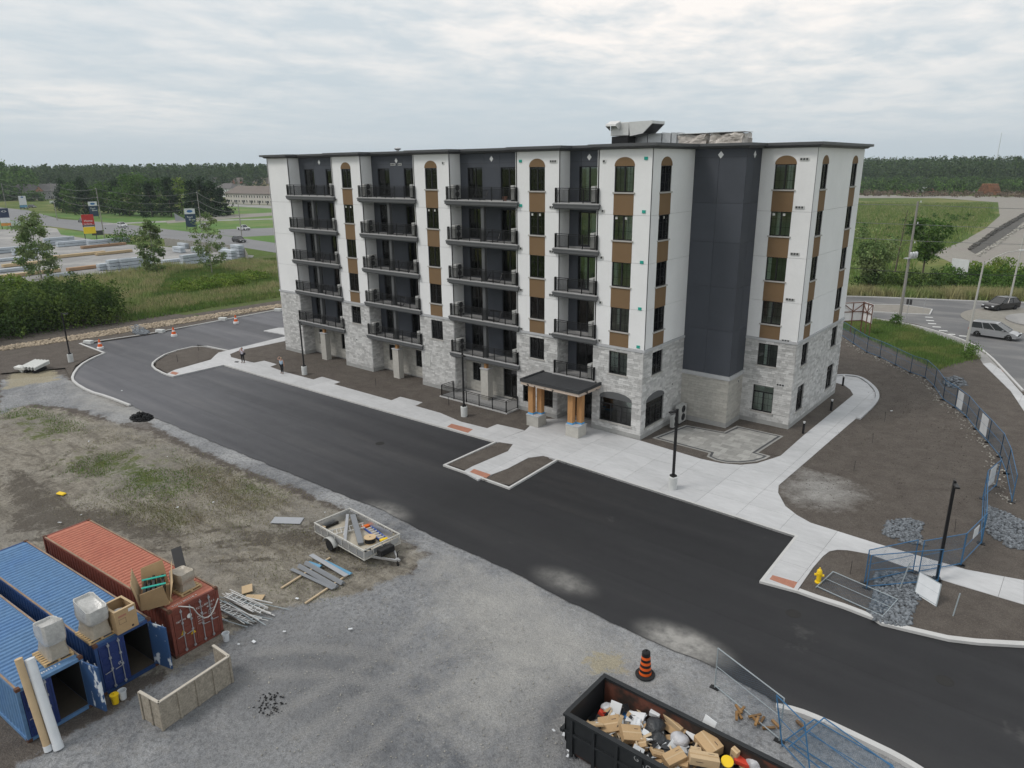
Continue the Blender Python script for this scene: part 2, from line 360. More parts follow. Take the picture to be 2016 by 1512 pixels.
# ================================================================= the site's ground
def zone_mat():
    m = bpy.data.materials.new('site_soil'); m.use_nodes = True; t = m.node_tree; N, L = t.nodes, t.links; b = N['Principled BSDF']
    b.inputs['Roughness'].default_value = .95; b.inputs['Specular IOR Level'].default_value = .2
    pos = N.new('ShaderNodeNewGeometry').outputs['Position']
    def mp(sc, rz=0):
        n = N.new('ShaderNodeMapping'); n.inputs['Scale'].default_value = sc; n.inputs['Rotation'].default_value = (0, 0, rz); L.new(pos, n.inputs[0]); return n.outputs[0]
    def nz(sc, det=5, ro=.6, v=None, dist=0):
        n = N.new('ShaderNodeTexNoise'); n.inputs['Scale'].default_value = sc; n.inputs['Detail'].default_value = det; n.inputs['Roughness'].default_value = ro; n.inputs['Distortion'].default_value = dist; L.new(v or pos, n.inputs['Vector']); return n.outputs[0]
    def mth(op, *a, clamp=False):
        n = N.new('ShaderNodeMath'); n.operation = op; n.use_clamp = clamp
        for i, v in enumerate(a):
            if hasattr(v, 'is_output'): L.new(v, n.inputs[i])
            else: n.inputs[i].default_value = v
        return n.outputs[0]
    def rng_(x, a, c): return mth('DIVIDE', mth('SUBTRACT', x, a), c-a, clamp=True)
    def mix(f, a, c, blend='MIX'):
        n = N.new('ShaderNodeMix'); n.data_type = 'RGBA'; n.blend_type = blend
        for s, v in ((0, f), (6, a), (7, c)):
            if hasattr(v, 'is_output'): L.new(v, n.inputs[s])
            else: n.inputs[s].default_value = v if s == 0 else (*v[:3], 1)
        return n.outputs[2]
    def attr(n):
        a = N.new('ShaderNodeAttribute'); a.attribute_name = n; s = N.new('ShaderNodeSeparateColor'); L.new(a.outputs['Color'], s.inputs[0]); return s.outputs
    z1 = attr('zone'); z2 = attr('zone2'); z3 = attr('zone3')
    n05, n2, n8, n12, n30 = nz(.12, 5, .65, dist=.6), nz(.9, 5, .7, dist=.4), nz(5, 4, .65), nz(2.6, 5, .7, dist=.8), nz(22, 3, .7)
    wv = N.new('ShaderNodeTexWave'); wv.inputs['Scale'].default_value = 2.2; wv.inputs['Distortion'].default_value = 3.5; wv.inputs['Detail'].default_value = 2; wv.inputs['Detail Scale'].default_value = .6; L.new(mp((1, 1, 1), R(30)), wv.inputs['Vector'])
    tread = mth('MULTIPLY', rng_(wv.outputs[1], .55, .8), rng_(nz(.22, 3, .6, mp((1.6, .5, 1), R(-35))), .52, .62))
    big, spot = nz(.3, 4, .6, mp((1, .55, 1), R(25))), nz(60, 2, .5)
    ragged = mth('ADD', mth('MULTIPLY', mth('SUBTRACT', n2, .5), 1.15), mth('MULTIPLY', mth('SUBTRACT', n8, .5), .6))
    def mask(w): return rng_(mth('ADD', w, ragged), .42, .60)
    # soil: dark brown screened topsoil
    c = mix(rng_(n2, .35, .7), (.092, .078, .068), (.130, .113, .098))
    c = mix(mth('MULTIPLY', rng_(n30, .58, .75), .55), c, (.22, .20, .17))
    # dry trampled soil with dead grass
    dry = mix(rng_(n2, .32, .68), (.175, .157, .130), (.33, .30, .25)); strk = nz(.8, 5, .65, mp((.35, 1.5, 1), R(-12)), .6); dry = mix(mth('MULTIPLY', rng_(strk, .50, .66), .65), dry, (.33, .305, .265)); dry = mix(mth('MULTIPLY', rng_(strk, .47, .34), .6), dry, (.085, .072, .058)); dry = mix(mth('MULTIPLY', rng_(n12, .48, .70), .8), dry, (.095, .083, .066)); dry = mix(mth('MULTIPLY', rng_(n05, .5, .65), .5), dry, (.21, .198, .18))
    c = mix(mask(z1[1]), c, dry)
    # grey crushed stone
    gv = mix(rng_(n05, .36, .62), (.135, .141, .153), (.37, .373, .378)); gv = mix(mth('MULTIPLY', rng_(n2, .42, .75), .7), gv, (.35, .352, .355)); gv = mix(mth('MULTIPLY', rng_(big, .42, .66), .5), gv, (.128, .133, .145)); gv = mix(mth('MULTIPLY', rng_(n8, .46, .68), .6), gv, (.080, .082, .088)); gv = mix(mth('MULTIPLY', rng_(n12, .5, .68), .55), gv, (.27, .262, .25)); gv = mix(mth('MULTIPLY', z3[0], .55), gv, mix(n8, (.085, .087, .092), (.17, .17, .172))); gv = mix(mth('MULTIPLY', mth('MULTIPLY', z3[1], mth('MULTIPLY_ADD', wv.outputs[1], .35, .4)), .55), gv, mix(n8, (.26, .255, .245), (.36, .35, .335))); gv = mix(mth('MULTIPLY', mth('MULTIPLY', tread, mth('MULTIPLY', z2[1], 1.2, clamp=True)), .22), gv, (.09, .09, .092))
    c = mix(mask(z1[0]), c, gv)
    # fine pale limestone dust
    c = mix(mth('MULTIPLY', rng_(mth('ADD', z2[1], mth('MULTIPLY', ragged, .9)), .25, 1.0), .85), c, mix(n2, (.29, .285, .275), (.40, .388, .365)))
    # wet dark mud
    c = mix(mth('MULTIPLY', mask(z2[0]), .85), c, mix(n8, (.055, .046, .038), (.11, .095, .078)))
    # grass
    g = mix(n8, (.040, .064, .016), (.115, .145, .045)); g = mix(mth('MULTIPLY', rng_(n2, .5, .7), .6), g, (.16, .15, .065))
    c = mix(mask(z1[2]), c, g)
    # pale sandy stain
    c = mix(mth('MULTIPLY', mask(z2[2]), .8), c, (.34, .30, .21))
    v = mth('MULTIPLY_ADD', n30, 1.5, .25); v = mth('MULTIPLY', v, mth('MULTIPLY_ADD', spot, .7, .65))
    L.new(mix(1.0, c, v, 'MULTIPLY'), b.inputs['Base Color'])
    bp = N.new('ShaderNodeBump'); bp.inputs['Distance'].default_value = .12; L.new(mth('ADD', n8, mth('MULTIPLY', n30, .35)), bp.inputs['Height']); L.new(bp.outputs[0], b.inputs['Normal'])
    return m
M['site'] = zone_mat()
# --- outlines (photo survey -> metres)
ASPH_FRONT = [(258,797),(300,820),(420,870),(560,927),(700,984),(745,1000),(860,1059),(1000,1120),(1100,1174),(1200,1224),(1290,1264),(1400,1310),(1480,1354),(1528,1384),(1570,1394),(1623,1415),(1671,1437),(1719,1460),(1767,1483),(1818,1513)]
ASPH_LEFT = [(600,596),(555,608),(292,657),(160,676),(208,694),(183,704),(158,719),(144,739),(147,751),(178,769),(211,778)]
ASPH_IN = [(2016,1271),(1928,1266),(1869,1259),(1809,1245),(1755,1232),(1719,1217),(1659,1194),(1609,1178),(1570,1164),(1495,1144),(1565,1055),(1098,905),(1003,961),(872,915),(974,869),(860,837),(640,775),(441,718),(344,740),(328,736),(301,722),(303,711),(333,693),(394,679),(447,690),(562,662)]
asph_w = A2(ASPH_LEFT, -.12)+rough_edge(A2(ASPH_FRONT, -.12), .5, .06, closed=False)+[(31, -22), (60, -16), (60, -9)]+A2(ASPH_IN, -.12)+[(-46.5, 4.5), (-46.5, 20), (-30, 27), (-60, 27)]
YARD = A2([(0,733),(60,728),(130,722),(145,742),(150,756),(180,772),(211,781)]+ASPH_FRONT, 0)+[(31, -23), (45, -26), (45, -62), (-118, -62), (-118, -30)]
GRAVEL = [A2([(455,1250),(520,1195),(600,1185),(700,1160),(800,1120),(840,1085),(760,1040),(700,1006),(620,975),(560,948),(420,895),(330,850),(300,835),(250,800),(258,780),(300,792),(560,890),(860,1025),(1100,1140),(1290,1230),(1528,1355),(1818,1485)], 0)+[(31, -23), (45, -30), (45, -62), (-4, -62), (-1.5, -40)],
          A2([(0,745),(120,735),(210,790),(260,802),(300,822),(240,830),(150,800),(60,790),(0,812)], 0)]
GRASS = [A2([(0,805),(60,800),(120,815),(160,835),(150,860),(90,880),(0,880)], 0), A2([(90,905),(180,880),(300,880),(350,905),(420,945),(330,985),(230,975),(140,940)], 0), A2([(350,905),(430,920),(520,950),(560,985),(470,1010),(400,975)], 0), A2([(230,990),(330,990),(420,1020),(330,1040)], 0)]
DRY = [A2([(0,795),(120,800),(230,830),(300,850),(420,905),(560,960),(640,990),(700,1010),(800,1060),(850,1090),(800,1140),(640,1200),(520,1215),(440,1250),(420,1320),(-40,1330),(-60,1000)], 0)]
MUD = [A2([(0,915),(90,930),(160,985),(260,1000),(380,1040),(330,1090),(200,1050),(0,1050)], 0), A2([(600,1030),(660,1020),(680,1060),(620,1085),(420,1050),(430,1035)], 0), A2([(700,1110),(800,1080),(820,1100),(700,1140)], 0)]
DUST = [A2([(820,1080),(1000,1140),(1180,1240),(1300,1300),(1400,1340),(1380,1370),(1200,1290),(1000,1190),(850,1110)], 0), A2([(880,1140),(1010,1130),(1180,1230),(1280,1290),(1120,1330),(1010,1400),(900,1440),(840,1380),(930,1290),(850,1200)], 0), A2([(1550,950),(1590,925),(1650,945),(1700,975),(1640,1000),(1560,985)], 0), A2([(130,745),(230,770),(310,820),(280,835),(160,790)], 0)]
SAND = [A2([(1160,1270),(1220,1265),(1240,1310),(1180,1330),(1150,1300)], 0), A2([(20,725),(110,722),(120,745),(0,765)], 0)]
RGRASS = [A2([(1640,628),(1720,629),(1790,641),(1850,662),(1899,680),(1926,705),(1890,712),(1845,727),(1821,716),(1764,690),(1720,671),(1662,648)], 0), [(-130, 75), (-130, -15), (-112, -9), (-75, 3), (-50, 12.5), (-48, 40), (-46, 75)]]
GX = np.concatenate([np.arange(-130, -70, 1.0), np.arange(-70, -30, .45), np.arange(-30, 30, .2), np.arange(30, 46, .45)]); GY = np.concatenate([np.arange(-62, -45, .45), np.arange(-45, -12, .2), np.arange(-12, 12, .45), np.arange(12, 76, 1.0)])
XX, YY = np.meshgrid(GX, GY); P = np.stack([XX.ravel(), YY.ravel()], 1)
def zmask(polys, soft):
    return np.max([sm(sdist(P, q), -soft, soft) for q in polys], axis=0)
dy = sdist(P, YARD); da = sdist(P, asph_w)
zg, zd, zgr = zmask(GRAVEL, 1.2), zmask(DRY, 1.5), zmask(GRASS, 3.5)*.55
zgr = np.maximum(zgr, zmask(RGRASS, .5)); zm, zdu, zs = zmask(MUD, 1.6)*.66, zmask(DUST, 2.6)*1.0, zmask(SAND, 1.2)*.8
yard = dy > -1.6
zz = np.where(yard, -.165, -.022)
bump = (vnoise(P, .16, 1)-.5)*.30+(vnoise(P, .55, 2)-.5)*.13+(vnoise(P, 1.5, 3)-.5)*.05
far_from = sm(np.minimum(dy, -da), .3, 4.0)
for (qx, qy), rad_ in (((632, 1135), 3.2), ((705, 1060), 3.5), ((480, 1200), 3.0), ((370, 1350), 3.0), ((200, 1200), 11.0), ((70, 730), 2.5), ((1450, 1440), 8.0)):
    c_ = at(qx, qy, -.15); far_from = far_from*sm(np.hypot(P[:, 0]-c_.x, P[:, 1]-c_.y), rad_*.75, rad_*1.5)
zz = zz+np.where(yard, np.clip(bump*far_from*(1-.65*zg)*(1+.8*zd)+.03*zd*far_from, -.12, .4), (vnoise(P, 1.2, 5)-.5)*.03)
# wheel ruts: pairs of long shallow troughs
RUTS = [[(640,1500),(760,1380),(900,1290),(1040,1250),(1180,1290)], [(560,1420),(720,1330),(860,1230),(930,1150)], [(500,1300),(640,1290),(800,1320),(960,1440),(1000,1520)], [(1030,1500),(1060,1400),(1130,1330),(1230,1300)], [(840,1110),(980,1190),(1120,1280),(1250,1360)], [(0,1045),(160,1040),(330,1070),(470,1040),(600,1050),(700,1010)], [(420,1085),(560,1075),(680,1105),(790,1085)], [(0,965),(90,930),(150,905),(160,880)], [(980,1500),(1010,1380),(1060,1280),(1140,1225)], [(1120,1300),(1060,1230),(1000,1170)], [(930,1400),(1020,1330),(1120,1300)], [(0,850),(60,830),(170,800),(240,815)], [(850,1100),(960,1160),(1080,1240),(1190,1330)]]
rd = np.full(len(P), 9.)
for rt in RUTS:
    w_ = smooth_poly(A2(rt, 0), 2, False)
    for s_ in (-.8, .8):
        q = offset_path(w_, s_)
        for a, b in zip(q, q[1:]):
            a, b = np.array(a), np.array(b); e = b-a; k = P-a; t_ = np.clip((k@e)/(e@e), 0, 1); rd = np.minimum(rd, np.hypot(*(k-t_[:, None]*e).T))
rut = np.where(yard, 1-sm(rd, .1, .5), 0); zz -= rut*.05; zm = np.maximum(zm, rut*.52*(1-zg*.9)); DARKG = [A2([(430,1280),(560,1190),(700,1190),(780,1260),(760,1400),(820,1530),(400,1530),(380,1380)], 0), A2([(1040,1400),(1130,1340),(1160,1400),(1130,1512),(1040,1512)], 0)]; zdk = zmask(DARKG, 2.5); zrt = rut*zg
BANK = A2([(1684,828),(1727,792),(1728,770),(1712,752),(1690,738),(1740,730),(1790,760),(1800,800),(1760,850),(1700,852)], 0); zz = zz-.21*sm(sdist(P, BANK), -.1, 1.3)
zz = np.maximum(zz, -.285)
zz = np.where(da > -.45, np.where(yard, np.minimum(zz, -.17), -.26), zz)
zz = np.where(da > .5, -.3, zz)
nx, ny = len(GX), len(GY); ii = np.arange(nx*ny).reshape(ny, nx)
F = np.stack([ii[:-1, :-1], ii[:-1, 1:], ii[1:, 1:], ii[1:, :-1]], -1).reshape(-1, 4)
me = fast_mesh('site_ground', np.c_[P, zz], F, M['site'], True)
for nm, cols in (('zone', (zg, zd, zgr)), ('zone2', (zm, zdu, zs)), ('zone3', (zdk, zrt, zdk*0))):
    a = me.color_attributes.new(nm, 'FLOAT_COLOR', 'POINT'); a.data.foreach_set('color', np.c_[cols[0], cols[1], cols[2], np.ones(len(P))].astype(np.float32).ravel())
tag(link('site_ground', me), 'brown soil, grey gravel and trampled grass of the building site', kind='structure')
SITE = dict(P=P, zgr=zgr, zd=zd, zg=zg, zz=zz, yard=yard)
# --- the wide land around: one sheet to the horizon
def land_mat():
    m = mat('meadow_land', (.085, .125, .030), .95, .25, .03, fine=.3, fscale=.7, col2=(.15, .15, .055), c2lo=.46, c2hi=.62, bump=.1, bscale=1.2, spec=.1); return m
M['land'] = land_mat()
tag(MB().add([(-5000, -5000, -.3), (5000, -5000, -.3), (5000, 5000, -.3), (-5000, 5000, -.3)], [(0, 1, 2, 3)]).build('ground', M['land']), 'flat green land running to the horizon', kind='structure')
# --- asphalt of the car park and drive
DUSTY = [((at(1345, 1262).x, at(1345, 1262).y), 2.8, 2.0), ((at(760, 1003).x, at(760, 1003).y), 2.6, 1.1), ((at(1110, 1140).x, at(1110, 1140).y), 2.4, .9)]
def asphalt_mat(name, c0, c1, c2):
    m = bpy.data.materials.new(name); m.use_nodes = True; t = m.node_tree; N, L = t.nodes, t.links; b = N['Principled BSDF']
    b.inputs['Specular IOR Level'].default_value = .35
    pos = N.new('ShaderNodeNewGeometry').outputs['Position']
    def nz(sc, det, v=pos, ro=.6):
        n = N.new('ShaderNodeTexNoise'); n.inputs['Scale'].default_value = sc; n.inputs['Detail'].default_value = det; n.inputs['Roughness'].default_value = ro; L.new(v, n.inputs['Vector']); return n.outputs[0]
    mp = N.new('ShaderNodeMapping'); mp.inputs['Scale'].default_value = (.05, .55, 1); mp.inputs['Rotation'].default_value = (0, 0, R(-4)); L.new(pos, mp.inputs[0])
    def ramp(x, stops):
        r = N.new('ShaderNodeValToRGB'); L.new(x, r.inputs[0]); e = r.color_ramp.elements
        while len(e) < len(stops): e.new(.5)
        for k, (p_, c_) in zip(e, stops): k.position = p_; k.color = (*c_, 1)
        return r.outputs[0]
    st = ramp(nz(1.2, 5, mp.outputs[0]), [(.30, c0), (.55, c1), (.78, c2)])
    # fresh black mat near the entrance; age and grazing sheen painted grey further along
    sx = N.new('ShaderNodeSeparateXYZ'); L.new(pos, sx.inputs[0]); mr = N.new('ShaderNodeMapRange'); mr.inputs['From Min'].default_value = -40; mr.inputs['From Max'].default_value = -4; mr.inputs['To Min'].default_value = 4.8; mr.inputs['To Max'].default_value = 1.0; L.new(sx.outputs[0], mr.inputs['Value'])
    mul = N.new('ShaderNodeMix'); mul.data_type = 'RGBA'; mul.blend_type = 'MULTIPLY'; mul.inputs[0].default_value = 1; L.new(st, mul.inputs[6])
    g = N.new('ShaderNodeMath'); g.operation = 'MULTIPLY'; sp = N.new('ShaderNodeMath'); sp.operation = 'MULTIPLY_ADD'; L.new(nz(45, 2), sp.inputs[0]); sp.inputs[1].default_value = .9; sp.inputs[2].default_value = .55
    L.new(sp.outputs[0], g.inputs[0]); L.new(mr.outputs[0], g.inputs[1]); L.new(g.outputs[0], mul.inputs[7])
    ly = N.new('ShaderNodeMath'); ly.operation = 'MULTIPLY_ADD'; L.new(sx.outputs[1], ly.inputs[0]); ly.inputs[1].default_value = 1/3.9; ly.inputs[2].default_value = .3
    lf = N.new('ShaderNodeMath'); lf.operation = 'FLOOR'; L.new(ly.outputs[0], lf.inputs[0]); wn_ = N.new('ShaderNodeTexWhiteNoise'); wn_.noise_dimensions = '1D'; L.new(lf.outputs[0], wn_.inputs['W'])
    lt = N.new('ShaderNodeMath'); lt.operation = 'MULTIPLY_ADD'; L.new(wn_.outputs['Value'], lt.inputs[0]); lt.inputs[1].default_value = .42; lt.inputs[2].default_value = .80
    fr_ = N.new('ShaderNodeMath'); fr_.operation = 'FRACT'; L.new(ly.outputs[0], fr_.inputs[0]); sm_ = N.new('ShaderNodeMapRange'); L.new(fr_.outputs[0], sm_.inputs['Value']); sm_.inputs['From Max'].default_value = .02; sm_.inputs['To Min'].default_value = .72; sm_.inputs['To Max'].default_value = 1
    l2 = N.new('ShaderNodeMath'); l2.operation = 'MULTIPLY'; L.new(lt.outputs[0], l2.inputs[0]); L.new(sm_.outputs[0], l2.inputs[1]); l3 = N.new('ShaderNodeMath'); l3.operation = 'MULTIPLY'; L.new(l2.outputs[0], l3.inputs[0]); L.new(g.outputs[0], l3.inputs[1]); L.new(l3.outputs[0], mul.inputs[7])
    dust = N.new('ShaderNodeMix'); dust.data_type = 'RGBA'; L.new(mul.outputs[2], dust.inputs[6]); dust.inputs[7].default_value = (.30, .29, .272, 1)
    dn = N.new('ShaderNodeMath'); dn.operation = 'MULTIPLY_ADD'; dn.use_clamp = True; L.new(nz(.22, 6, pos, .7), dn.inputs[0]); dn.inputs[1].default_value = 1.5; dn.inputs[2].default_value = -.98; fac = dn.outputs[0]
    for (bx_, by_), rad, st_ in DUSTY:      # dry dust tracked onto the mat from the yard
        vd = N.new('ShaderNodeVectorMath'); vd.operation = 'DISTANCE'; m2 = N.new('ShaderNodeMapping'); m2.inputs['Scale'].default_value = (1, 1.9, 0); L.new(pos, m2.inputs[0]); L.new(m2.outputs[0], vd.inputs[0]); vd.inputs[1].default_value = (bx_, by_*1.9, 0)
        k1 = N.new('ShaderNodeMapRange'); k1.interpolation_type = 'SMOOTHSTEP'; k1.inputs['From Min'].default_value = rad; k1.inputs['From Max'].default_value = 0; k1.inputs['To Max'].default_value = st_; L.new(vd.outputs['Value'], k1.inputs['Value'])
        kn = N.new('ShaderNodeMapRange'); L.new(nz(1.6, 7, mp.outputs[0] if False else pos, .7), kn.inputs['Value']); kn.inputs['From Min'].default_value = .15; kn.inputs['From Max'].default_value = .8
        k2 = N.new('ShaderNodeMath'); k2.operation = 'MULTIPLY'; L.new(k1.outputs[0], k2.inputs[0]); L.new(kn.outputs[0], k2.inputs[1]); k3 = N.new('ShaderNodeMath'); k3.operation = 'ADD'; k3.use_clamp = True; L.new(fac, k3.inputs[0]); L.new(k2.outputs[0], k3.inputs[1]); fac = k3.outputs[0]
    L.new(fac, dust.inputs[0])
    L.new(dust.outputs[2], b.inputs['Base Color'])
    rr = N.new('ShaderNodeMath'); rr.operation = 'MULTIPLY_ADD'; L.new(nz(.5, 4), rr.inputs[0]); rr.inputs[1].default_value = .25; rr.inputs[2].default_value = .55; L.new(rr.outputs[0], b.inputs['Roughness'])
    bp = N.new('ShaderNodeBump'); bp.inputs['Distance'].default_value = .006; L.new(nz(70, 2), bp.inputs['Height']); L.new(bp.outputs[0], b.inputs['Normal'])
    return m
M['asphalt'] = asphalt_mat('fresh_asphalt', (.017, .017, .019), (.023, .023, .025), (.034, .033, .034))
M['road'] = mat('old_asphalt', (.135, .135, .138), .85, .14, .25, fine=.12, fscale=14, col2=(.19, .185, .18), stretch=(.4, 1, 1))
sheet('car_park', asph_w, -.12, M['asphalt'], 'fresh black asphalt of the car park and drive')
# ================================================================= paths, kerbs, islands
def bed(px, label=None, world=None, z=-.012):
    return sheet('soil_bed', world or smooth_poly(A2(px, z), 0), z, M['site'], label)
SW_FRONT = [(441,718),(560,752),(640,775),(860,837),(974,869),(1032,847),(979,835),(959,843),(907,830),(867.5,813),(818,799),(831.6,792),(788,781),(771,788),(657,756),(670,752),(634,741.5),(617,747),(560,732),(532,722),(545,717),(520,710),(500,714),(470,707),(455,703),(453,697),(470,690),(562,671),(562,662),(447,690),(430,694),(424,699),(415,708),(344,728),(328,736),(344,740)]
paving('sidewalk', A2(SW_FRONT, 0), 2.45, 30, 'pale concrete sidewalk along the parking bays before the building', ox=.3)
PLAZA = [(974,869),(1010,874),(1000,888),(930,918),(912,928),(941,944),(1000,922),(1040,901),(1070,897),(1098,905),(1565,1055),(1495,1144),(1569,1163),(1600,1118),(1620,1095),(1633,1085),(1648,1082),(1669,1083),(1710,1090),(1856,1142),(2016,1190),(2016,1142),(1902,1121),(1730,1071),(1596,1029),(1569,1014),(1546,996),(1532,970),(1533,955),(1595,902),(1643,860),(1686,823),(1722,789),(1723,772),(1708,755),(1689,743),(1662,740),(1640,740),(1640,752),(1662,758),(1674,767),(1680,777),(1581,858),(1537,897),(1522,902),(1490,912),(1458,915),(1420,912),(1379,903),(1259,868.5)]
pl_w = A2(PLAZA, 0)
pl_w[-1] = (.05, -.12)
pl_w += [(-4.32, -.05), (-4.32, 1.35), (-7.69, 1.35), (-7.69, -.05), (-8.9, -1.1)]+A2([(1034,847)], 0)
paving('plaza', pl_w, 2.6, 2.6, 'pale concrete entrance plaza and walks right of the building', ox=.1, oy=-.1)
# islands
bed([(882,914),(974,874),(985,870),(1002,878),(1001,886),(931,917),(917,926)], 'long narrow soil bed left of the plaza ramp')
bed([(948,944),(1000,925),(1040,904),(1066,898),(1090,906),(1003,955)], 'soil bed right of the plaza ramp')
bed([(332,736),(307,722),(309,712),(337,695),(394,682),(440,690),(424,697),(415,706),(344,727)], 'rounded soil island in the drive')
bed([(1571,1162),(1604,1118),(1620,1097),(1635,1086),(1650,1083),(1669,1084),(1710,1091),(1856,1143),(2016,1191),(2016,1268),(1928,1263),(1869,1256),(1809,1242),(1755,1229),(1719,1214),(1659,1191),(1609,1175)], 'soil verge around the yellow hydrant')
bed([(0,735),(60,730),(128,724),(138,742),(148,720),(176,703),(200,694),(158,678),(292,658),(560,606),(560,590),(300,630),(0,680)], 'soil strip left of the drive kerb')
bed(None, 'soil bed along the front of the building', world=A2([(470,691),(562,672),(580,690)], -.012)+[(-45.9, .3), (-11.7, .3), (-8.2, .2)]+A2([(1042,838),(1032,847),(979,836),(959,844),(907,831),(867.5,814),(771,789),(657,757),(617,748),(500,715),(455,703),(453,697)], -.012))
kerb([(441,718.5),(560,752.5),(640,775.5),(860,837.5),(974,869.5)], w=.16, side=1, z1=.006)
kerb([(974,869),(872,915),(1003,961),(1098,905),(1565,1055),(1495,1144),(1570,1164)], w=.16, side=1, z1=.008)
kerb([(1570,1164),(1609,1178),(1659,1194),(1719,1217),(1735,1227),(1755,1232),(1775,1237),(1809,1245),(1869,1259),(1928,1266),(2016,1271),(2090,1273)], w=.3, side=1)
kerb([(600,599),(555,608),(292,657)], w=.22, side=-1); kerb([(284,658),(160,676),(208,694)], w=.22, side=-1)
kerb([(208,694),(183,704),(158,719),(144,739),(147,751),(178,769),(211,778),(258,796)], w=.22, side=-1, sm_k=1)
kerb([(344,740),(328,736),(301,722),(303,711),(333,693),(394,679),(447,690)], w=.18, side=1, sm_k=1)
kerb([(1528,1384),(1570,1392),(1623,1413),(1671,1435),(1719,1458),(1767,1481),(1818,1511),(1890,1560)], w=.26, side=-1, z0=-.2, sm_k=1)
paving('corner_path', A2([(519,651),(548,645),(566,645),(566,660),(548,656)], 0), 3, 3, 'white concrete corner by the drive behind the building')
# raised walk edge with a low retaining wall where the bank falls away
wall_px = [(1646,741),(1662,739.5),(1689,742),(1708,754),(1724,771),(1723,790),(1686,824)]
rw = tag(strip_mb(MB(), smooth_poly(A2(wall_px, 0), 2, False), .3, -.5, .09, side=1).build('retaining_wall', M['stonec']), 'low grey stone edging wall curving round the end of the walk', 'wall')
# tactile plates: thin studded plates let into the ramps
def tactile(px, label):
    q = A2(px, .006); mb = MB().prism(q, -.02, .006); a, b, d = Vector(q[0]), Vector(q[1]), Vector(q[3])
    for i in range(14):
        for j in range(5):
            p = a+(b-a)*((i+.5)/14)+(d-a)*((j+.5)/5); mb.lathe([(.022, .006), (.014, .012)], 5, Matrix.Translation((p.x, p.y, 0)))
    tag(mb.build('tactile_plate', M['tactile']), label, 'plate', 'tactile plates at the ramps')
tactile([(880,840),(921,852),(931,845),(889,834)], 'red tactile plate on the sidewalk by the parking bays')
tactile([(925,929),(957,941),(966,934),(933,923)], 'red tactile plate on the plaza ramp between two soil beds')
tactile([(1515,1140),(1563,1158),(1570,1146),(1521,1132)], 'red tactile plate on the ramp near the hydrant')
tactile([(334,735),(346,738),(352,734),(340,731)], 'red tactile plate at the end of the far walk')
# ---------------------------------------------------------------- paver patio
PAT = A2([(1284,862),(1350,836.5),(1425,850),(1450,838),(1543,858.5),(1493,891),(1517,897.5),(1508,903),(1490,908.5),(1458,912),(1430,911),(1408,906),(1391,898.5),(1395,891.5)], 0)
pb = sheet('patio', PAT, -.04, M['mortar'], 'stone paver patio with dark border beside the charcoal tower')
INN = offset_path(PAT if sum(PAT[i-1][0]*PAT[i][1]-PAT[i][0]*PAT[i-1][1] for i in range(len(PAT))) > 0 else PAT[::-1], .34, True)
rp = random.Random(4); y = min(p[1] for p in INN)
while y < max(p[1] for p in INN):
    h_ = rp.choice((.42, .56, .42)); x = min(p[0] for p in INN)-rp.random()*.5
    while x < max(p[0] for p in INN):
        w_ = rp.choice((.42, .63, .84)); c = clip_poly(INN, x+.006, x+w_-.006, y+.006, y+h_-.006)
        if len(c) > 2 and parea(c) > .02: MB().prism(c, -.1, .0+rp.uniform(-.003, .003), bottom=False).build('paver', M['paver'], pb)
        x += w_
    y += h_
ring = offset_path(PAT if sum(PAT[i-1][0]*PAT[i][1]-PAT[i][0]*PAT[i-1][1] for i in range(len(PAT))) > 0 else PAT[::-1], .0, True)
strip_mb(MB(), offset_path(ring, .17, True), .16, -.1, .001, True).build('paver_border', M['paverd'], pb)
strip_mb(MB(), offset_path(ring, .01, True), .15, -.1, .0, True).build('paver_edge', M['paver'], pb)
bed(None, 'narrow soil strip between plaza and patio', world=A2([(1262,868),(1283,864),(1388,894),(1379,902)], -.008), z=-.008)
bed(None, 'soil bed between the patio and the curving walk', world=A2([(1450,833),(1456,828),(1550,846),(1644,774),(1646,752),(1662,758),(1674,767),(1680,777),(1581,858),(1536,898),(1497,891),(1547,858)], -.008), z=-.008)
# ---------------------------------------------------------------- roads
sheet('street', A2([(1600,583),(1720,586),(1940,595),(2016,597),(2016,768),(1970,719),(1948,697),(1918,676),(1867,657),(1801,638),(1720,625),(1630,620)], -.03)[:4]+[(45, 75), (45, 30)]+A2([(2016,768),(1970,719),(1948,697),(1918,676),(1867,657),(1801,638),(1720,625),(1600,622)], -.03)+[(-60, 72), (-60, 95)], .006, M['road'], 'grey street and roundabout lanes behind the site')
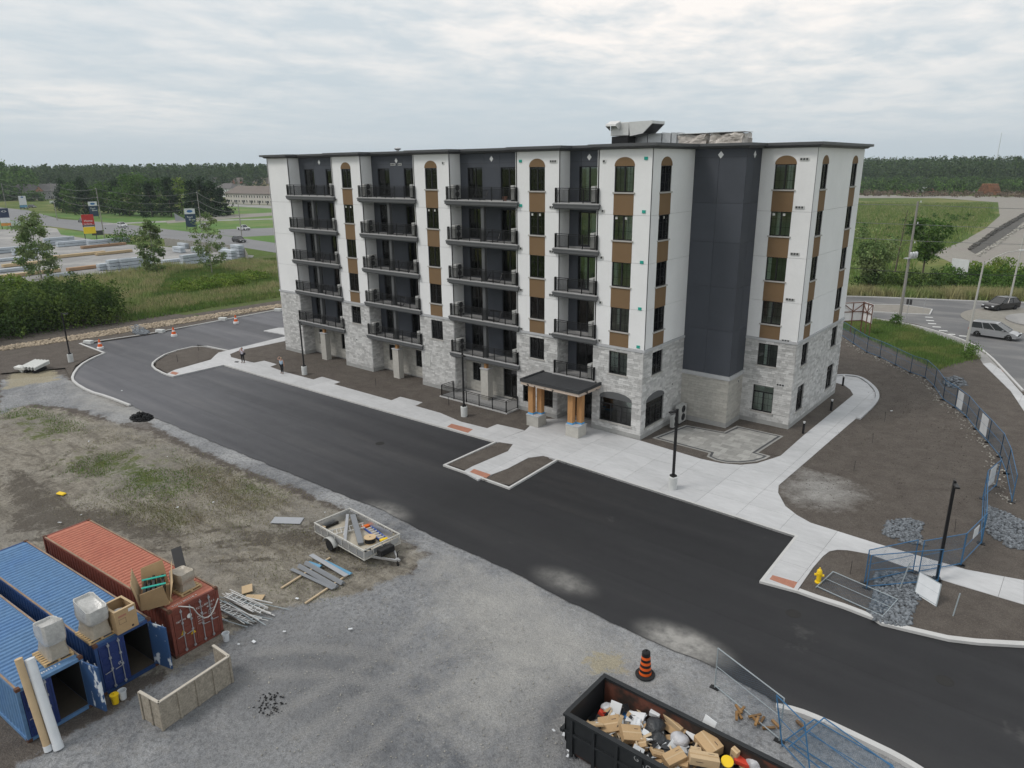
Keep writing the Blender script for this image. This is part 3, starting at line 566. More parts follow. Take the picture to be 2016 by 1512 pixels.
# ================================================================= the apartment building
B = empty('apartment_building', (0, 0, 0), label='six storey white and charcoal apartment building with stone base and balconies', cat='building')
ZS, ZT, FL = 6.72, 20.78, 3.3            # stone height, wall top, storey
RD = 1.4                                 # recess depth
BX = [(-45.87, -42.2), (-34.88, -30.58), (-23.37, -19.04), (-11.83, -7.69), (-4.32, 0)]
BAYS = [(BX[i][1], BX[i+1][0]) for i in range(4)]
W_, D1, CX, D2, EX, FY = 0, 6.32, 3.93, 9.05, 7.85, 20.87
JZ = [ZS+.16, 9.78, 13.08, 16.38, ZT]
stones = []                               # (matrix, w, h) of single stones, chosen later
clad = MB(); rs = random.Random(5)
class Wall:
    """vertical wall from p along d (unit, xy); outward normal is right of travel"""
    def __init__(s, p, q):
        s.p = Vector((p[0], p[1], 0)); e = Vector((q[0]-p[0], q[1]-p[1], 0)); s.L = e.length; s.d = e.normalized(); s.n = Vector((s.d.y, -s.d.x, 0)); s.open = []; s.cvx = False
        s.M = Matrix(((s.d.x, s.n.x, 0, p[0]), (s.d.y, s.n.y, 0, p[1]), (0, 0, 1, 0), (0, 0, 0, 1)))   # local: x along, y outward, z up (left-handed box is fine)
    def bx(s, mb, u0, u1, y0, y1, z0, z1):
        # points kept right-handed by writing corners by hand
        vs = [s.p+s.d*u+s.n*y+Vector((0, 0, z)) for z in (z0, z1) for u, y in ((u0, y1), (u1, y1), (u1, y0), (u0, y0))]
        mb.add(vs, BOXF); return mb
    def pieces(s, z0, z1, u0=0, u1=None):
        """rectangles of the band z0..z1 without the openings"""
        u1 = s.L if u1 is None else u1; res = []
        zs = sorted({z0, z1}|{z for o in s.open for z in (o[2], o[3]) if z0 < z < z1})
        for a, b in zip(zs, zs[1:]):
            cuts = sorted((o[0], o[1]) for o in s.open if o[2] < b-1e-4 and o[3] > a+1e-4); u = u0
            for c0, c1 in cuts:
                if min(c0, u1) > u: res.append((u, min(c0, u1), a, b))
                u = max(u, c1)
            if u < u1: res.append((u, u1, a, b))
        return res
    def skin(s, mb, z0, z1, th=.14, y=0.0):
        for u0, u1, a, b in s.pieces(z0, z1, th+.0004 if s.cvx else 0): s.bx(mb, u0, u1, y-th, y, a, b)
    def stone(s, z0, z1, rh=.155, lens=(.22, .66), near=False, depth=.05):
        z = z0; k = 0
        while z < z1-.03:
            h = min(rh*rs.choice((1, 1, 1, 1.45)), z1-z)
            for u0, u1, a, b in s.pieces(z, z+h, .012 if s.cvx else 0):
                u = u0
                while u < u1-.02:
                    w = rs.uniform(*lens)
                    if u+w > u1-.16: w = u1-u
                    g = .006; pr = depth*rs.uniform(.55, 1)
                    stones.append((s, u+g, u+w-g, -.03, pr, a+g, b-g, near)); u += w
            z += h; k += 1
white = MB(); brown = []; back = MB()
WIN_ARCH = []
def window(w, u0, u1, z0, z1, cols=2, transom=None, sill=True, depth=.1, stickers=False, curtain=None, name='window', muntins=True, lit=False):
    """cut the opening and set a framed window into it; frame is the part, panes and sill its pieces"""
    w.open.append((u0, u1, z0, z1)); fr = .06; mb = MB(); y0, y1 = -depth-.05, -depth+.02
    for a, b, c, d in ((u0, u1, z0, z0+fr), (u0, u1, z1-fr, z1), (u0, u0+fr, z0+fr, z1-fr), (u1-fr, u1, z0+fr, z1-fr)): w.bx(mb, a, b, y0, y1, c, d)
    cw = (u1-u0)/cols; zt = z1 if transom is None else transom
    for i in range(1, cols): w.bx(mb, u0+i*cw-.05, u0+i*cw+.05, y0, y1+.006, z0+fr, zt-fr)
    if transom: w.bx(mb, u0+fr, u1-fr, y0, y1+.004, transom-.05, transom+.03)
    if muntins:
        for i in range(cols):
            for z in (z0+(zt-z0)*.36, z0+(zt-z0)*.70): w.bx(mb, u0+i*cw+fr, u0+(i+1)*cw-fr, y1-.03, y1-.018, z-.009, z+.009)
            w.bx(mb, u0+(i+.5)*cw-.009, u0+(i+.5)*cw+.009, y1-.03, y1-.018, z0+fr, zt-fr)
    f = mb.build(name, M['blackm'], B)
    for i in range(cols): w.bx(MB(), u0+i*cw+.02, u0+(i+1)*cw-.02, y0+.02, y0+.03, z0+.02, zt-.02).build('pane', M['glass'], f)
    if transom: w.bx(MB(), u0+.02, u1-.02, y0+.02, y0+.03, transom, z1-.02).build('pane', M['glass'], f)
    rm = MB(); d = .45 if lit else .9          # shallow end of the room behind the glass, shallower still to look lit
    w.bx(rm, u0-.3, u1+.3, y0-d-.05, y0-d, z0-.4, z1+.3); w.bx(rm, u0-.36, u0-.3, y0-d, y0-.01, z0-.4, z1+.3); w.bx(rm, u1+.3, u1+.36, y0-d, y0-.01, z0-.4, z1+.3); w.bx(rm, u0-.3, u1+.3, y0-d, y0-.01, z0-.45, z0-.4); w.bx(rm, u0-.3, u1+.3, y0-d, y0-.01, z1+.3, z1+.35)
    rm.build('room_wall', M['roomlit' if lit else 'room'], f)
    cu = rs.random() if curtain is None else curtain
    if cu > .12:
        cm = MB(); c0 = u0+(u1-u0)*rs.choice((.04, .30, .62)); c1 = c0+(u1-u0)*rs.uniform(.16, .38); n = max(3, int((c1-c0)/.05)); z_ = z0 if cu < .8 else z0+.5
        for i in range(n):
            a = c0+(c1-c0)*i/n; yy = y0-.03-(.03 if i % 2 else 0); w.bx(cm, a, a+(c1-c0)/n, yy-.02, yy, z_, z1)
        cm.build('curtain', M['curtain'], f)
    if stickers:
        for i in range(cols): w.bx(MB(), u0+i*cw+fr+.03, u0+i*cw+fr+.21, y0+.031, y0+.034, zt-.30, zt-.12).build('sticker', M['acwhite'], f)
    if sill: w.bx(MB(), u0-.1, u1+.1, -.06, .09, z0-.10, z0).build('sill', M['sill'], f)
    return f
def arch_panel(w, u0, u1, z0, zr, y=.018, m='brown', name='arch_panel', rise=None):
    """filled arch above a window"""
    n = 18; c = (u0+u1)/2; r = (u1-u0)/2; rise = rise or (zr-z0)
    pts = [(u0, z0)]+[(c-r*math.cos(math.pi*i/n), zr-rise+rise*math.sin(math.pi*i/n)) for i in range(n+1)]+[(u1, z0)]
    mb = MB(); k = len(pts)
    vs = [w.p+w.d*u+w.n*yy+Vector((0, 0, z)) for yy in (y, -.02) for u, z in pts]
    mb.add(vs, [tuple(range(k))]+[(i, k+i, k+(i+1) % k, (i+1) % k) for i in range(k)]); mb.build(name, M[m], B)
WZ = [4.72+FL*i for i in range(5)]       # sill heights of storeys 2..6
WH = 1.74
def column_of_windows(w, u0, u1, stick=(3,), cols=2):
    for i, z in enumerate(WZ):
        window(w, u0, u1, z, z+WH, cols, stickers=i in stick, sill=True)
    for i in range(1, 5):                 # brown spandrels below each stucco window
        z1 = WZ[i]-.10; z0 = WZ[i-1]+WH if i > 1 else ZS+.16
        w.bx(MB(), u0-.02, u1+.02, -.02, .016, z0+.004, z1-.004).build('spandrel', M['brown'], B)
    z = WZ[4]+WH; arch_panel(w, u0-.02, u1+.02, z+.004, z+.60, rise=.56)
walls = {}
for i, (a, b) in enumerate(BX): walls['f%d' % i] = Wall((a, 0), (b, 0))
for i, (a, b) in enumerate(BAYS):
    walls['l%d' % i] = Wall((a, 0), (a, RD)); walls['r%d' % i] = Wall((b, RD), (b, 0)); walls['b%d' % i] = Wall((a, RD), (b, RD))
walls['sideA'] = Wall((0, 0), (0, D1)); walls['tC'] = Wall((0, D1), (CX, D1)); walls['tD'] = Wall((CX, D1), (CX, D2)); walls['eE'] = Wall((CX, D2), (EX, D2)); walls['fF'] = Wall((EX, D2), (EX, FY))
walls['back'] = Wall((EX, FY), (-45.87, FY)); walls['left'] = Wall((-45.87, FY), (-45.87, 0))
LX = -45.87
for k_, w_ in walls.items(): w_.cvx = k_[0] in 'fl' or k_ in ('sideA', 'tD', 'fF', 'back')
column_of_windows(walls['f1'], -33.39+34.88, -31.95+34.88); column_of_windows(walls['f2'], -21.90+23.37, -20.43+23.37); column_of_windows(walls['f3'], -10.47+11.83, -8.99+11.83); column_of_windows(walls['f4'], -2.90+4.32, -1.33+4.32)
column_of_windows(walls['sideA'], 1.27, 2.86); column_of_windows(walls['eE'], 4.97-CX, 6.48-CX, stick=(3,)); column_of_windows(walls['fF'], 10.35-D2, 11.75-D2, ()); column_of_windows(walls['fF'], 17.75-D2, 19.25-D2, ())
# ground floor openings
window(walls['f3'], -11.2+11.83, -10.15+11.83, .8, 2.7, 1, sill=False); window(walls['f3'], -9.1+11.83, -8.1+11.83, .8, 2.7, 1, sill=False)
window(walls['f4'], -3.63+4.32, -.80+4.32, .86, 2.75, 3, transom=2.25, curtain=0, lit=True); arch_panel(walls['f4'], -3.63+4.32, -.80+4.32, 2.754, 3.3, .062, 'fascia', 'arch_head', .5)
window(walls['sideA'], .62, 3.4, .75, 2.75, 3, transom=2.25, curtain=0, lit=True); arch_panel(walls['sideA'], .62, 3.4, 2.754, 3.3, .062, 'fascia', 'arch_head', .5)
window(walls['eE'], 4.86-CX, 6.48-CX, .97, 3.1, 2, transom=2.55, lit=True); window(walls['fF'], 10.3-D2, 11.85-D2, 1.0, 3.1, 2, transom=2.55); window(walls['fF'], 17.7-D2, 19.4-D2, 1.0, 3.1, 2, transom=2.55)
# recesses: doors on the back walls
for i, (a, b) in enumerate(BAYS):
    w = walls['b%d' % i]
    for k in range(5):
        z = 3.9+FL*k+.06
        if i < 3:
            for d0, d1 in ((.85, 2.5), (4.5, 6.2)): window(w, d0, d1, z, z+2.5, 2, sill=False, name='balcony_door', muntins=False)
        else: window(w, .85, 2.6, z, z+2.5, 2, sill=False, name='balcony_door', muntins=False)
    if i < 2:
        for d0 in (.95, 4.85): window(w, d0, d0+1.0, 1.1, 2.75, 1, sill=False)
    elif i == 2:
        window(w, .85, 1.9, 1.1, 2.75, 2, sill=False); window(w, 4.5, 6.2, .25, 2.8, 2, transom=2.35, sill=False, name='terrace_door', muntins=False)
    else: window(w, .55, 2.75, .05, 2.6, 2, transom=2.1, sill=False, name='entrance_door', muntins=False)
# --- wall skins
for nm in ['f0', 'f1', 'f2', 'f3', 'f4', 'sideA', 'eE', 'fF', 'back', 'left']+['l%d' % i for i in range(4)]+['r%d' % i for i in range(4)]:
    w = walls[nm]
    for a, b in zip(JZ, JZ[1:]): w.skin(white, a+.009, b-.009)
    w.skin(back, ZS+.15, ZT, .1, -.05)
    w.skin(back, 0, ZS, .1, -.02)
    if nm not in ('back', 'left'):
        w.stone(.32, ZS-.02, near=nm in ('f4', 'sideA', 'eE'))
    w.bx(MB(), .031 if w.cvx else 0, w.L+.035, -.03, .035, -.3, .31).build('foundation', M['found'], B)
    e0 = 0 if nm[0] == 'l' and nm != 'left' or nm == 'sideA' else .09
    w.bx(MB(), .051 if w.cvx else 0, w.L+e0, -.05, .09, ZS-.02, ZS+.15).build('stone_band', M['stonec'], B)
white.build('wall', M['white'], B); back.build('wall_core', M['mortar'], B)
# --- charcoal panels: recess backs and the tower
def panel_wall(w, z0, z1, us, zs, name='panel'):
    g = .008; U = [0]+us+[w.L]; Z = [z0]+zs+[z1]
    for a, b in zip(Z, Z[1:]):
        for c, d in zip(U, U[1:]):
            mb = MB(); ps = w.pieces(a+g, b-g, c+g, d-g)
            for p_ in ps: w.bx(mb, p_[0], p_[1], -.06, 0, p_[2], p_[3])
            if ps: mb.build(name, M['dark'], B)
    cb = MB(); w.skin(cb, z0, z1, .03, -.065); cb.build('wall_core', M['black'], B)
for i in range(4):
    w = walls['b%d' % i]; us = [2.7, 4.4] if i < 3 else [1.0]
    panel_wall(w, 3.3, ZT, us, [6.9, 10.2, 13.5, 16.8, 20.0])
    w.skin(cb2 := MB(), .0, 3.3, .1, -.03); cb2.build('wall_core', M['mortar'], B)
    w.stone(.12, 3.3, .2, (.5, .62), depth=.02)
panel_wall(walls['tC'], 4.14, ZT, [1.9], [7.6, 10.9, 14.2, 17.0, 20.2]); panel_wall(walls['tD'], 4.14, ZT, [1.35], [7.6, 10.9, 14.2, 17.0, 20.2])
bl_ = []
for nm in ('tC', 'tD'):
    w = walls[nm]; cb = MB(); w.skin(cb, -.3, 4.0, .1, -.03); cb.build('wall_core', M['mortar'], B)
    e = .07; w.bx(MB(), 0, w.L+(.09 if nm == 'tC' else 0), -.05, .09, 3.82, 4.13).build('stone_band', M['stonec'], B); w.bx(MB(), 0, w.L+(.05 if nm == 'tC' else 0), -.03, .045, -.3, .36).build('foundation', M['found'], B)
    z = .37; k = 0
    while z < 3.8:
        h = min(.205, 3.815-z); u = 0 if k % 2 == 0 else -.3
        while u < w.L-.01:
            a, b = max(0, u)+.005, min(w.L, u+.6)-.005
            if b-a > .03: w.bx(MB(), a, b, -.03, .012+rs.uniform(0, .012), z+.005, z+h-.005).build('block', M['block'], B)
            u += .6
        z += h; k += 1
# diamonds on the charcoal walls
def diamond(w, u, z, r=.2):
    vs = [w.p+w.d*(u+du)+w.n*y+Vector((0, 0, z+dz)) for y in (.02, -.01) for du, dz in ((0, -r*1.15), (r, 0), (0, r*1.15), (-r, 0))]
    MB().add(vs, [(0, 1, 2, 3), (0, 4, 5, 1), (1, 5, 6, 2), (2, 6, 7, 3), (3, 7, 4, 0)]).build('diamond', M['white'], B)
for i in range(3): diamond(walls['b%d' % i], 3.54, 20.33)
diamond(walls['b3'], 1.72, 20.31); diamond(walls['tC'], 2.0, 20.36, .22); diamond(walls['tD'], 1.4, 20.36, .22)
# stones: the nearest as single pieces, the rest joined
near = [s for s in stones if s[7] and s[5] < 6.6]
near.sort(key=lambda s: -((s[2]-s[1])*(s[6]-s[5])/((s[0].p+s[0].d*s[1]-CAM).length**2)))
single = set(id(s) for s in near[:110])
rest = MB()
for s in stones:
    if id(s) in single: s[0].bx(MB(), *s[1:7]).build('stone', M['stone'], B)
    elif s[0] in (walls['b0'], walls['b1'], walls['b2'], walls['b3']): rest.mat(1); s[0].bx(rest, *s[1:7])
    else: rest.mat(0); s[0].bx(rest, *s[1:7])
tag(rest.build('stone_cladding', [M['stone'], M['block']], B), kind='stuff')
# --- roof, parapet, cornice
plan = [(LX, 0)]
for i, (a, b) in enumerate(BAYS): plan += [(a, 0), (a, RD), (b, RD), (b, 0)]
plan += [(0, 0), (0, D1), (CX, D1), (CX, D2), (EX, D2), (EX, FY), (LX, FY)]
MB().prism(offset_path(plan, .16, True), 20.3, 20.62).build('roof', M['roofmem'], B)
co = MB(); strip_mb(co, offset_path(plan, .16, True), .14, 20.622, 21.02, True, 1)          # parapet
co.build('parapet', M['cornice'], B)
outer = [offset_path(plan, -d, True) for d in (.0, .18, .30, .52, .56)]
cz = [20.70, 20.76, 20.90, 20.95, 21.13]
co = MB(); n = len(plan)
prof = [(offset_path(plan, .1, True), 20.782), (offset_path(plan, -.04, True), 20.784), (outer[1], 20.80), (outer[2], 20.92), (outer[3], 20.95), (offset_path(plan, -.52, True), 21.13), (offset_path(plan, .32, True), 21.16), (offset_path(plan, .32, True), 20.7)]
for (pa, za), (pb_, zb) in zip(prof, prof[1:]):
    for i in range(n):
        j = (i+1) % n; co.add([(*pa[i], za), (*pa[j], za), (*pb_[j], zb), (*pb_[i], zb)], [(0, 1, 2, 3)])
co.build('cornice', M['cornice'], B)
# --- balconies
def railing(mb, pts, h=1.07, z=0, bal=.105, post=1.6, closed=False):
    """black picket railing along points in plan"""
    for a, b in zip(pts, pts[1:]):
        a, b = Vector((*a, z)), Vector((*b, z)); L = (b-a).length; up = Vector((0, 0, 1))
        mb.bar(a+up*(h-.025), b+up*(h-.025), .05, .045); mb.bar(a+up*(h-.14), b+up*(h-.14), .03, .03); mb.bar(a+up*.09, b+up*.09, .035, .035)
        n = max(1, round(L/post))
        for i in range(n+1): p = a+(b-a)*(i/n); mb.box(p.x-.03, p.x+.03, p.y-.03, p.y+.03, z, z+h)
        n = int(L/bal)
        for i in range(1, n): p = a+(b-a)*(i/n); mb.box(p.x-.012, p.x+.012, p.y-.012, p.y+.012, z+.09, z+h-.14)
    return mb
def fascia(mb, x0, x1, yf, yb):
    """moulded slab edge round three sides, top at z=0"""
    for (o, z0, z1) in ((.0, -.07, 0), (.05, -.16, -.075), (.02, -.36, -.165), (-.06, -.46, -.365)):
        mb.mat(1 if z1 == 0 else 0); mb.box(x0-o, x1+o, yf-o, yb, z0, z1)
for i, (a, b) in enumerate(BAYS):
    x0, x1 = a-.33, b+.33
    for k in range(5):
        z = 3.9+FL*k
        top = MB(); top.mat(0); fascia(top, x0, x1, -.26, -.09)
        bal = top.mat(1).box(a+.02, b-.02, -.088, RD-.03, -.3, -.002).build('balcony', [M['fascia'], M['slab']], B, (0, 0, z))
        railing(MB(), [(a+.03, -.03), (a+.03, -.19), (b-.03, -.19), (b-.03, -.03)][0:1]+[(a-.2, -.05), (a-.2, -.2), (b+.2, -.2), (b+.2, -.05)][1:3] if False else [(a-.18, -.06), (a-.18, -.19), (b+.18, -.19), (b+.18, -.06)], 1.07, 0, post=1.25).build('railing', M['black'], bal)
        if i < 3 and k < 4:
            MB().box((a+b)/2-.16, (a+b)/2+.16, .05, .37, 0.002, FL-.31).build('column', M['fascia'], bal)
# stone piers with timber stubs under the first balconies
for i in range(3):
    c = (BAYS[i][0]+BAYS[i][1])/2-.05; mb = MB().box(c-.42, c+.42, -.10, .52, -.1, 2.85)
    pr = mb.build('pier', M['block'], B); MB().box(c-.47, c+.47, -.15, .57, 2.852, 2.93).build('pier_cap', M['stonec'], pr)
    MB().box(c-.14, c+.14, .07, .35, 2.932, 3.44).build('post', M['wood'], pr)
# louvre grille on the stone
lv = MB(); w = walls['f2']
for i in range(11): w.bx(lv, .50, 1.18, .02, .085, 1.95+i*.125, 2.02+i*.125)
lv.build('louvre', M['acwhite'], B)
# exhaust vents and taped openings on the stucco
def vent(w, u, z, n=2, m='acdark'):
    mb = MB(); w.bx(mb, u, u+.2*n+.06, -.01, .05, z, z+.2); v = mb.build('vent', M['alu'] if m == 'acdark' else M[m], B); q = MB()
    for i in range(n): w.bx(q, u+.04+.2*i, u+.19+.2*i, .02, .056, z+.03, z+.17)
    q.build('vent_flap', M[m], v)
M['greentape'] = mat('green_tape', (.02, .34, .27), .6, .15, 8)
for z in (19.95, 16.65, 13.35, 10.0, 6.85):
    vent(walls['f3'], 3.3, z, 3); vent(walls['eE'], 2.75, z-.05, 3)
for z in (19.9, 16.5, 13.2, 9.9, 7.0): vent(walls['f4'], .42, z, 1)
for z in (20.05, 16.55, 13.1, 9.8, 7.0): vent(walls['f4'], 3.72, z, 1, 'greentape')
for z in (20.0, 16.7): vent(walls['f3'], .38, z, 1, 'greentape')
for z in (13.4, 10.1, 6.9): vent(walls['f3'], .38, z, 1); vent(walls['f2'], 3.9, z, 1)
for z in (16.7, 13.4, 10.1): vent(walls['f1'], .12, z, 2)
vent(walls['f2'], 3.6, 19.95, 1); vent(walls['f1'], 1.9, 2.9, 1); vent(walls['sideA'], 4.55, 3.15, 1); vent(walls['tD'], 1.7, 3.3, 1); vent(walls['fF'], 5.6, 3.3, 1); vent(walls['eE'], 2.7, 3.3, 3); vent(walls['b1'], 2.75, 19.9, 3); vent(walls['b1'], 3.8, 19.9, 2)
# --- entrance canopy
cz0 = 3.42
cp = MB().box(-9.1, -3.5, -3.05, .0, cz0+.22, cz0+.36).build('canopy_roof', M['roofmem'], B)
cm = MB()
for a in ((-9.1, -3.5, -3.05, -2.9), (-9.1, -8.95, -2.9, 0), (-3.65, -3.5, -2.9, 0)): cm.box(*a, cz0+.362, cz0+.46)
cm.build('canopy_kerb', M['roofmem'], cp)
M['torn'] = mat('torn_paper_board', (.52, .43, .36), .9, .12, 2.5, fine=.1, fscale=20, col2=(.045, .038, .034), c2lo=.57, c2hi=.62, stretch=(1, 1, 2.2))
MB().box(-9.04, -3.56, -2.99, 0, cz0-.02, cz0+.218).build('canopy_board', M['torn'], cp)
MB().box(-8.4, -4.2, -2.5, -.0, cz0-.2, cz0-.022).build('canopy_beam', M['wood'], cp)
for x in (-8.15, -4.35):
    pr = MB().box(x-.58, x+.58, -2.68, -1.62, -.1, .86).build('pier', M['block'], B); MB().box(x-.61, x+.61, -2.71, -1.59, .862, .94).build('pier_cap', M['stonec'], pr)
    for xx, yy in ((x-.27, -2.38), (x+.25, -1.93)):
        MB().box(xx-.25, xx+.25, yy-.21, yy+.21, .942, 1.06).build('membrane', M['bluewrap'], pr); MB().box(xx-.225, xx+.225, yy-.19, yy+.19, 1.062, cz0-.19).build('post', M['wood'], pr)
# --- terrace with railing in front of the third recess
tr = MB().box(-19.5, -11.6, -1.72, RD-.1, -.15, .06).build('terrace', M['slab'], B)
railing(MB(), [(-19.3, -.1), (-19.3, -1.6), (-11.75, -1.6), (-11.75, -.1)], 1.05, .062, post=1.5).build('railing', M['black'], tr)
# ================================================================= things on the site
def g3(x, y, z=0): p = at(x, y, z); return (p.x, p.y, z)
BAYW = ['leftmost bay', 'second bay from left', 'third bay from left', 'narrow entrance bay']
FLW = ['second floor', 'third floor', 'fourth floor', 'fifth floor', 'top floor']
M['acgrey'] = mat('weathered_unit', (.40, .40, .385), .6, .06, 3)
# --- air conditioners on the balconies
def ac_unit(loc, rz, label, group=None, s=1.0):
    r = empty('air_conditioner', loc, rz, label, 'air conditioner', group)
    MB().box(-.45*s, .45*s, -.17*s, .17*s, .1, 1.2*s).build('casing', M['acgrey'], r, bevel=.015)
    for z in (.42*s, .95*s):
        mb = MB()
        for q in (.22, .16, .10, .04):
            n = 14
            for i in range(n):
                a, b = 2*math.pi*i/n, 2*math.pi*(i+1)/n; mb.bar((q*s*math.cos(a), -.185*s, z+q*s*math.sin(a)), (q*s*math.cos(b), -.185*s, z+q*s*math.sin(b)), .02, .02)
        mb.lathe([(.24*s, -.002), (.24*s, .0)], 16, TR(0, -.172*s, z, rx=R(90))); mb.build('fan_grille', M['acdark'], r)
    for x in (-.35*s, .35*s): MB().box(x-.03, x+.03, -.19*s, .19*s, 0, .098).build('foot', M['acdark'], r)
    return r
acp = None
def place_ac(loc, rz, label, group):
    global acp
    if acp is None: acp = ac_unit(loc, rz, label, group); return acp
    c = copy_tree(acp, None, loc, rz); return tag(c, label, 'air conditioner', group)
for i, (a, b) in enumerate(BAYS):
    for k in range(5):
        z = 3.9+FL*k+.002
        place_ac((b-.33, .42, z), R(90)+R(180), 'pale air conditioner, right end of %s balcony, %s' % (FLW[k], BAYW[i]), 'air conditioners on the balconies')
        if i in (1, 2): place_ac((a+.36, .42, z), R(90), 'pale air conditioner, left end of %s balcony, %s' % (FLW[k], BAYW[i]), 'air conditioners on the balconies')
ac_unit((.75, 3.9, 0), R(90), 'low grey air conditioner beside the big arched side window', s=.85); ac_unit((.62, 5.3, 0), R(90), 'tall grey air conditioner against the charcoal tower base', s=1.25)
# loose railing frames left lying on some balconies
for i, k, x in ((1, 4, .45), (1, 3, .62), (1, 2, .7), (2, 4, .42), (2, 3, .6), (2, 2, .62), (2, 1, .6), (1, 1, .55), (0, 1, .5), (0, 2, .5)):
    a, b = BAYS[i]; z = 3.9+FL*k+.01; r = MB(); c = a+(b-a)*x
    for dx in (-.7, .7): r.bar((c+dx, .25, z), (c+dx*.9, .75, z+.75), .05, .05)
    for q in (.02, .5, .98): r.bar((c-.7+.07*q, .25+.5*q, z+.02+.73*q), (c+.7-.07*q, .25+.5*q, z+.02+.73*q), .05, .05)
    tag(r.build('metal_frame', M['black']), 'black metal frame leaning on %s balcony, %s' % (FLW[k], BAYW[i]), 'frame', 'loose frames on balconies')
tag(MB().lathe([(.16, 0), (.2, .34), (.18, .34), (.15, .03)], 12, TR(-13.2, .3, 17.102)).build('flower_pot', M['tactile']), 'small red pot on the top floor balcony, third bay', 'pot')
# --- lamp posts
M['pale_base'] = mat('precast_base', (.55, .56, .55), .85, .08, 2, fine=.05, fscale=15)
M['lens'] = mat('led_lens', (.75, .76, .78), .3, .02, 2)
def lamp_post(loc, rz, label, base=True):
    r = empty('lamp_post', loc, rz, label, 'lamp post', 'black site lamp posts'); z = .85 if base else 0
    if base: MB().lathe([(.27, -.1), (.28, .82), (.25, .85)], 20).build('base', M['pale_base'], r, smooth=True)
    p = MB().box(-.16, .16, -.16, .16, z, z+.12); p.box(-.065, .065, -.065, .065, z+.12, 5.3); p.build('pole', M['black'], r)
    h = MB().box(-.10, .10, -.62, -.07, 5.18, 5.27); h.box(-.05, .05, -.09, .09, 5.301, 5.36); h.build('lamp_head', M['black'], r, bevel=.012)
    MB().box(-.08, .08, -.56, -.2, 5.165, 5.178).build('lens', M['lens'], r)
for px, rz, lb, bs in (((600, 737), R(70), 'black lamp post in the soil by the left end of the building', True), ((914, 819), R(60), 'black lamp post in the soil before the railed terrace', True), ((1324, 962), R(-20), 'black lamp post on its pale base on the concrete plaza', True), ((140, 712), R(170), 'black lamp post left of the drive kerb', True), ((1844, 1142), R(20), 'black lamp post without base by the blue gate panels', False)): lamp_post(g3(*px), rz, lb, bs)
for px, lb in (((1581, 853), 'black bollard light nearest the patio'), ((1636, 808), 'middle one of three black bollard lights'), ((1659, 759), 'black bollard light at the far end of the building')):
    r = empty('bollard_light', g3(*px), 0, lb, 'bollard', 'bollard lights by the curving walk'); MB().lathe([(.09, -.05), (.09, .82)], 14).build('post', M['black'], r, smooth=True); MB().lathe([(.07, .82), (.07, .9)], 12).build('lens', M['lens'], r, smooth=True); MB().lathe([(.095, .9), (.095, .96), (.04, .98)], 14).build('cap', M['alu'], r, smooth=True)
# --- hydrant
M['yellow'] = mat('yellow_paint', (.78, .52, .015), .45, .06, 5)
r = empty('fire_hydrant', g3(1611, 1146), R(20), 'yellow fire hydrant in the soil verge', 'hydrant')
MB().lathe([(.17, -.05), (.17, .04), (.11, .06), (.115, .45), (.14, .47), (.14, .52), (.12, .54)], 18).build('barrel', M['yellow'], r, smooth=True)
MB().lathe([(.13, .54), (.12, .64), (.07, .72), (.035, .74), (.035, .80), (.0, .80)], 18).build('bonnet', M['yellow'], r, smooth=True)
for a in (0, 90, 180): MB().tube((0, 0, .40), (math.cos(R(a))*.22, math.sin(R(a))*.22, .40), .065 if a != 90 else .085, n=10).build('nozzle', M['yellow'], r)
# --- survey stakes
for px, lb in (((1742, 828), 'dark stake in the soil just below the curving wall'), ((1718, 871), 'dark stake in the soil, second below the curving wall'), ((1681, 927), 'dark stake above the pale dusty patch'), ((1880, 1046), 'dark stake right of the lamp post by the blue gate'), ((1674, 1130), 'dark stake right of the hydrant'), ((740, 760), 'dark stake before the second stone pier'), ((884, 798), 'dark stake before the railed terrace'), ((391, 690), 'dark stake at the far side of the rounded island'), ((350, 712), 'dark stake in the middle of the rounded island'), ((1418, 712), None)):
    if lb: x, y, z = g3(*px); tag(MB().bar((x, y, -.1), (x+random.uniform(-.06, .06), y, .75), .035, .02).build('stake', M['black']), lb, 'stake', 'survey stakes')
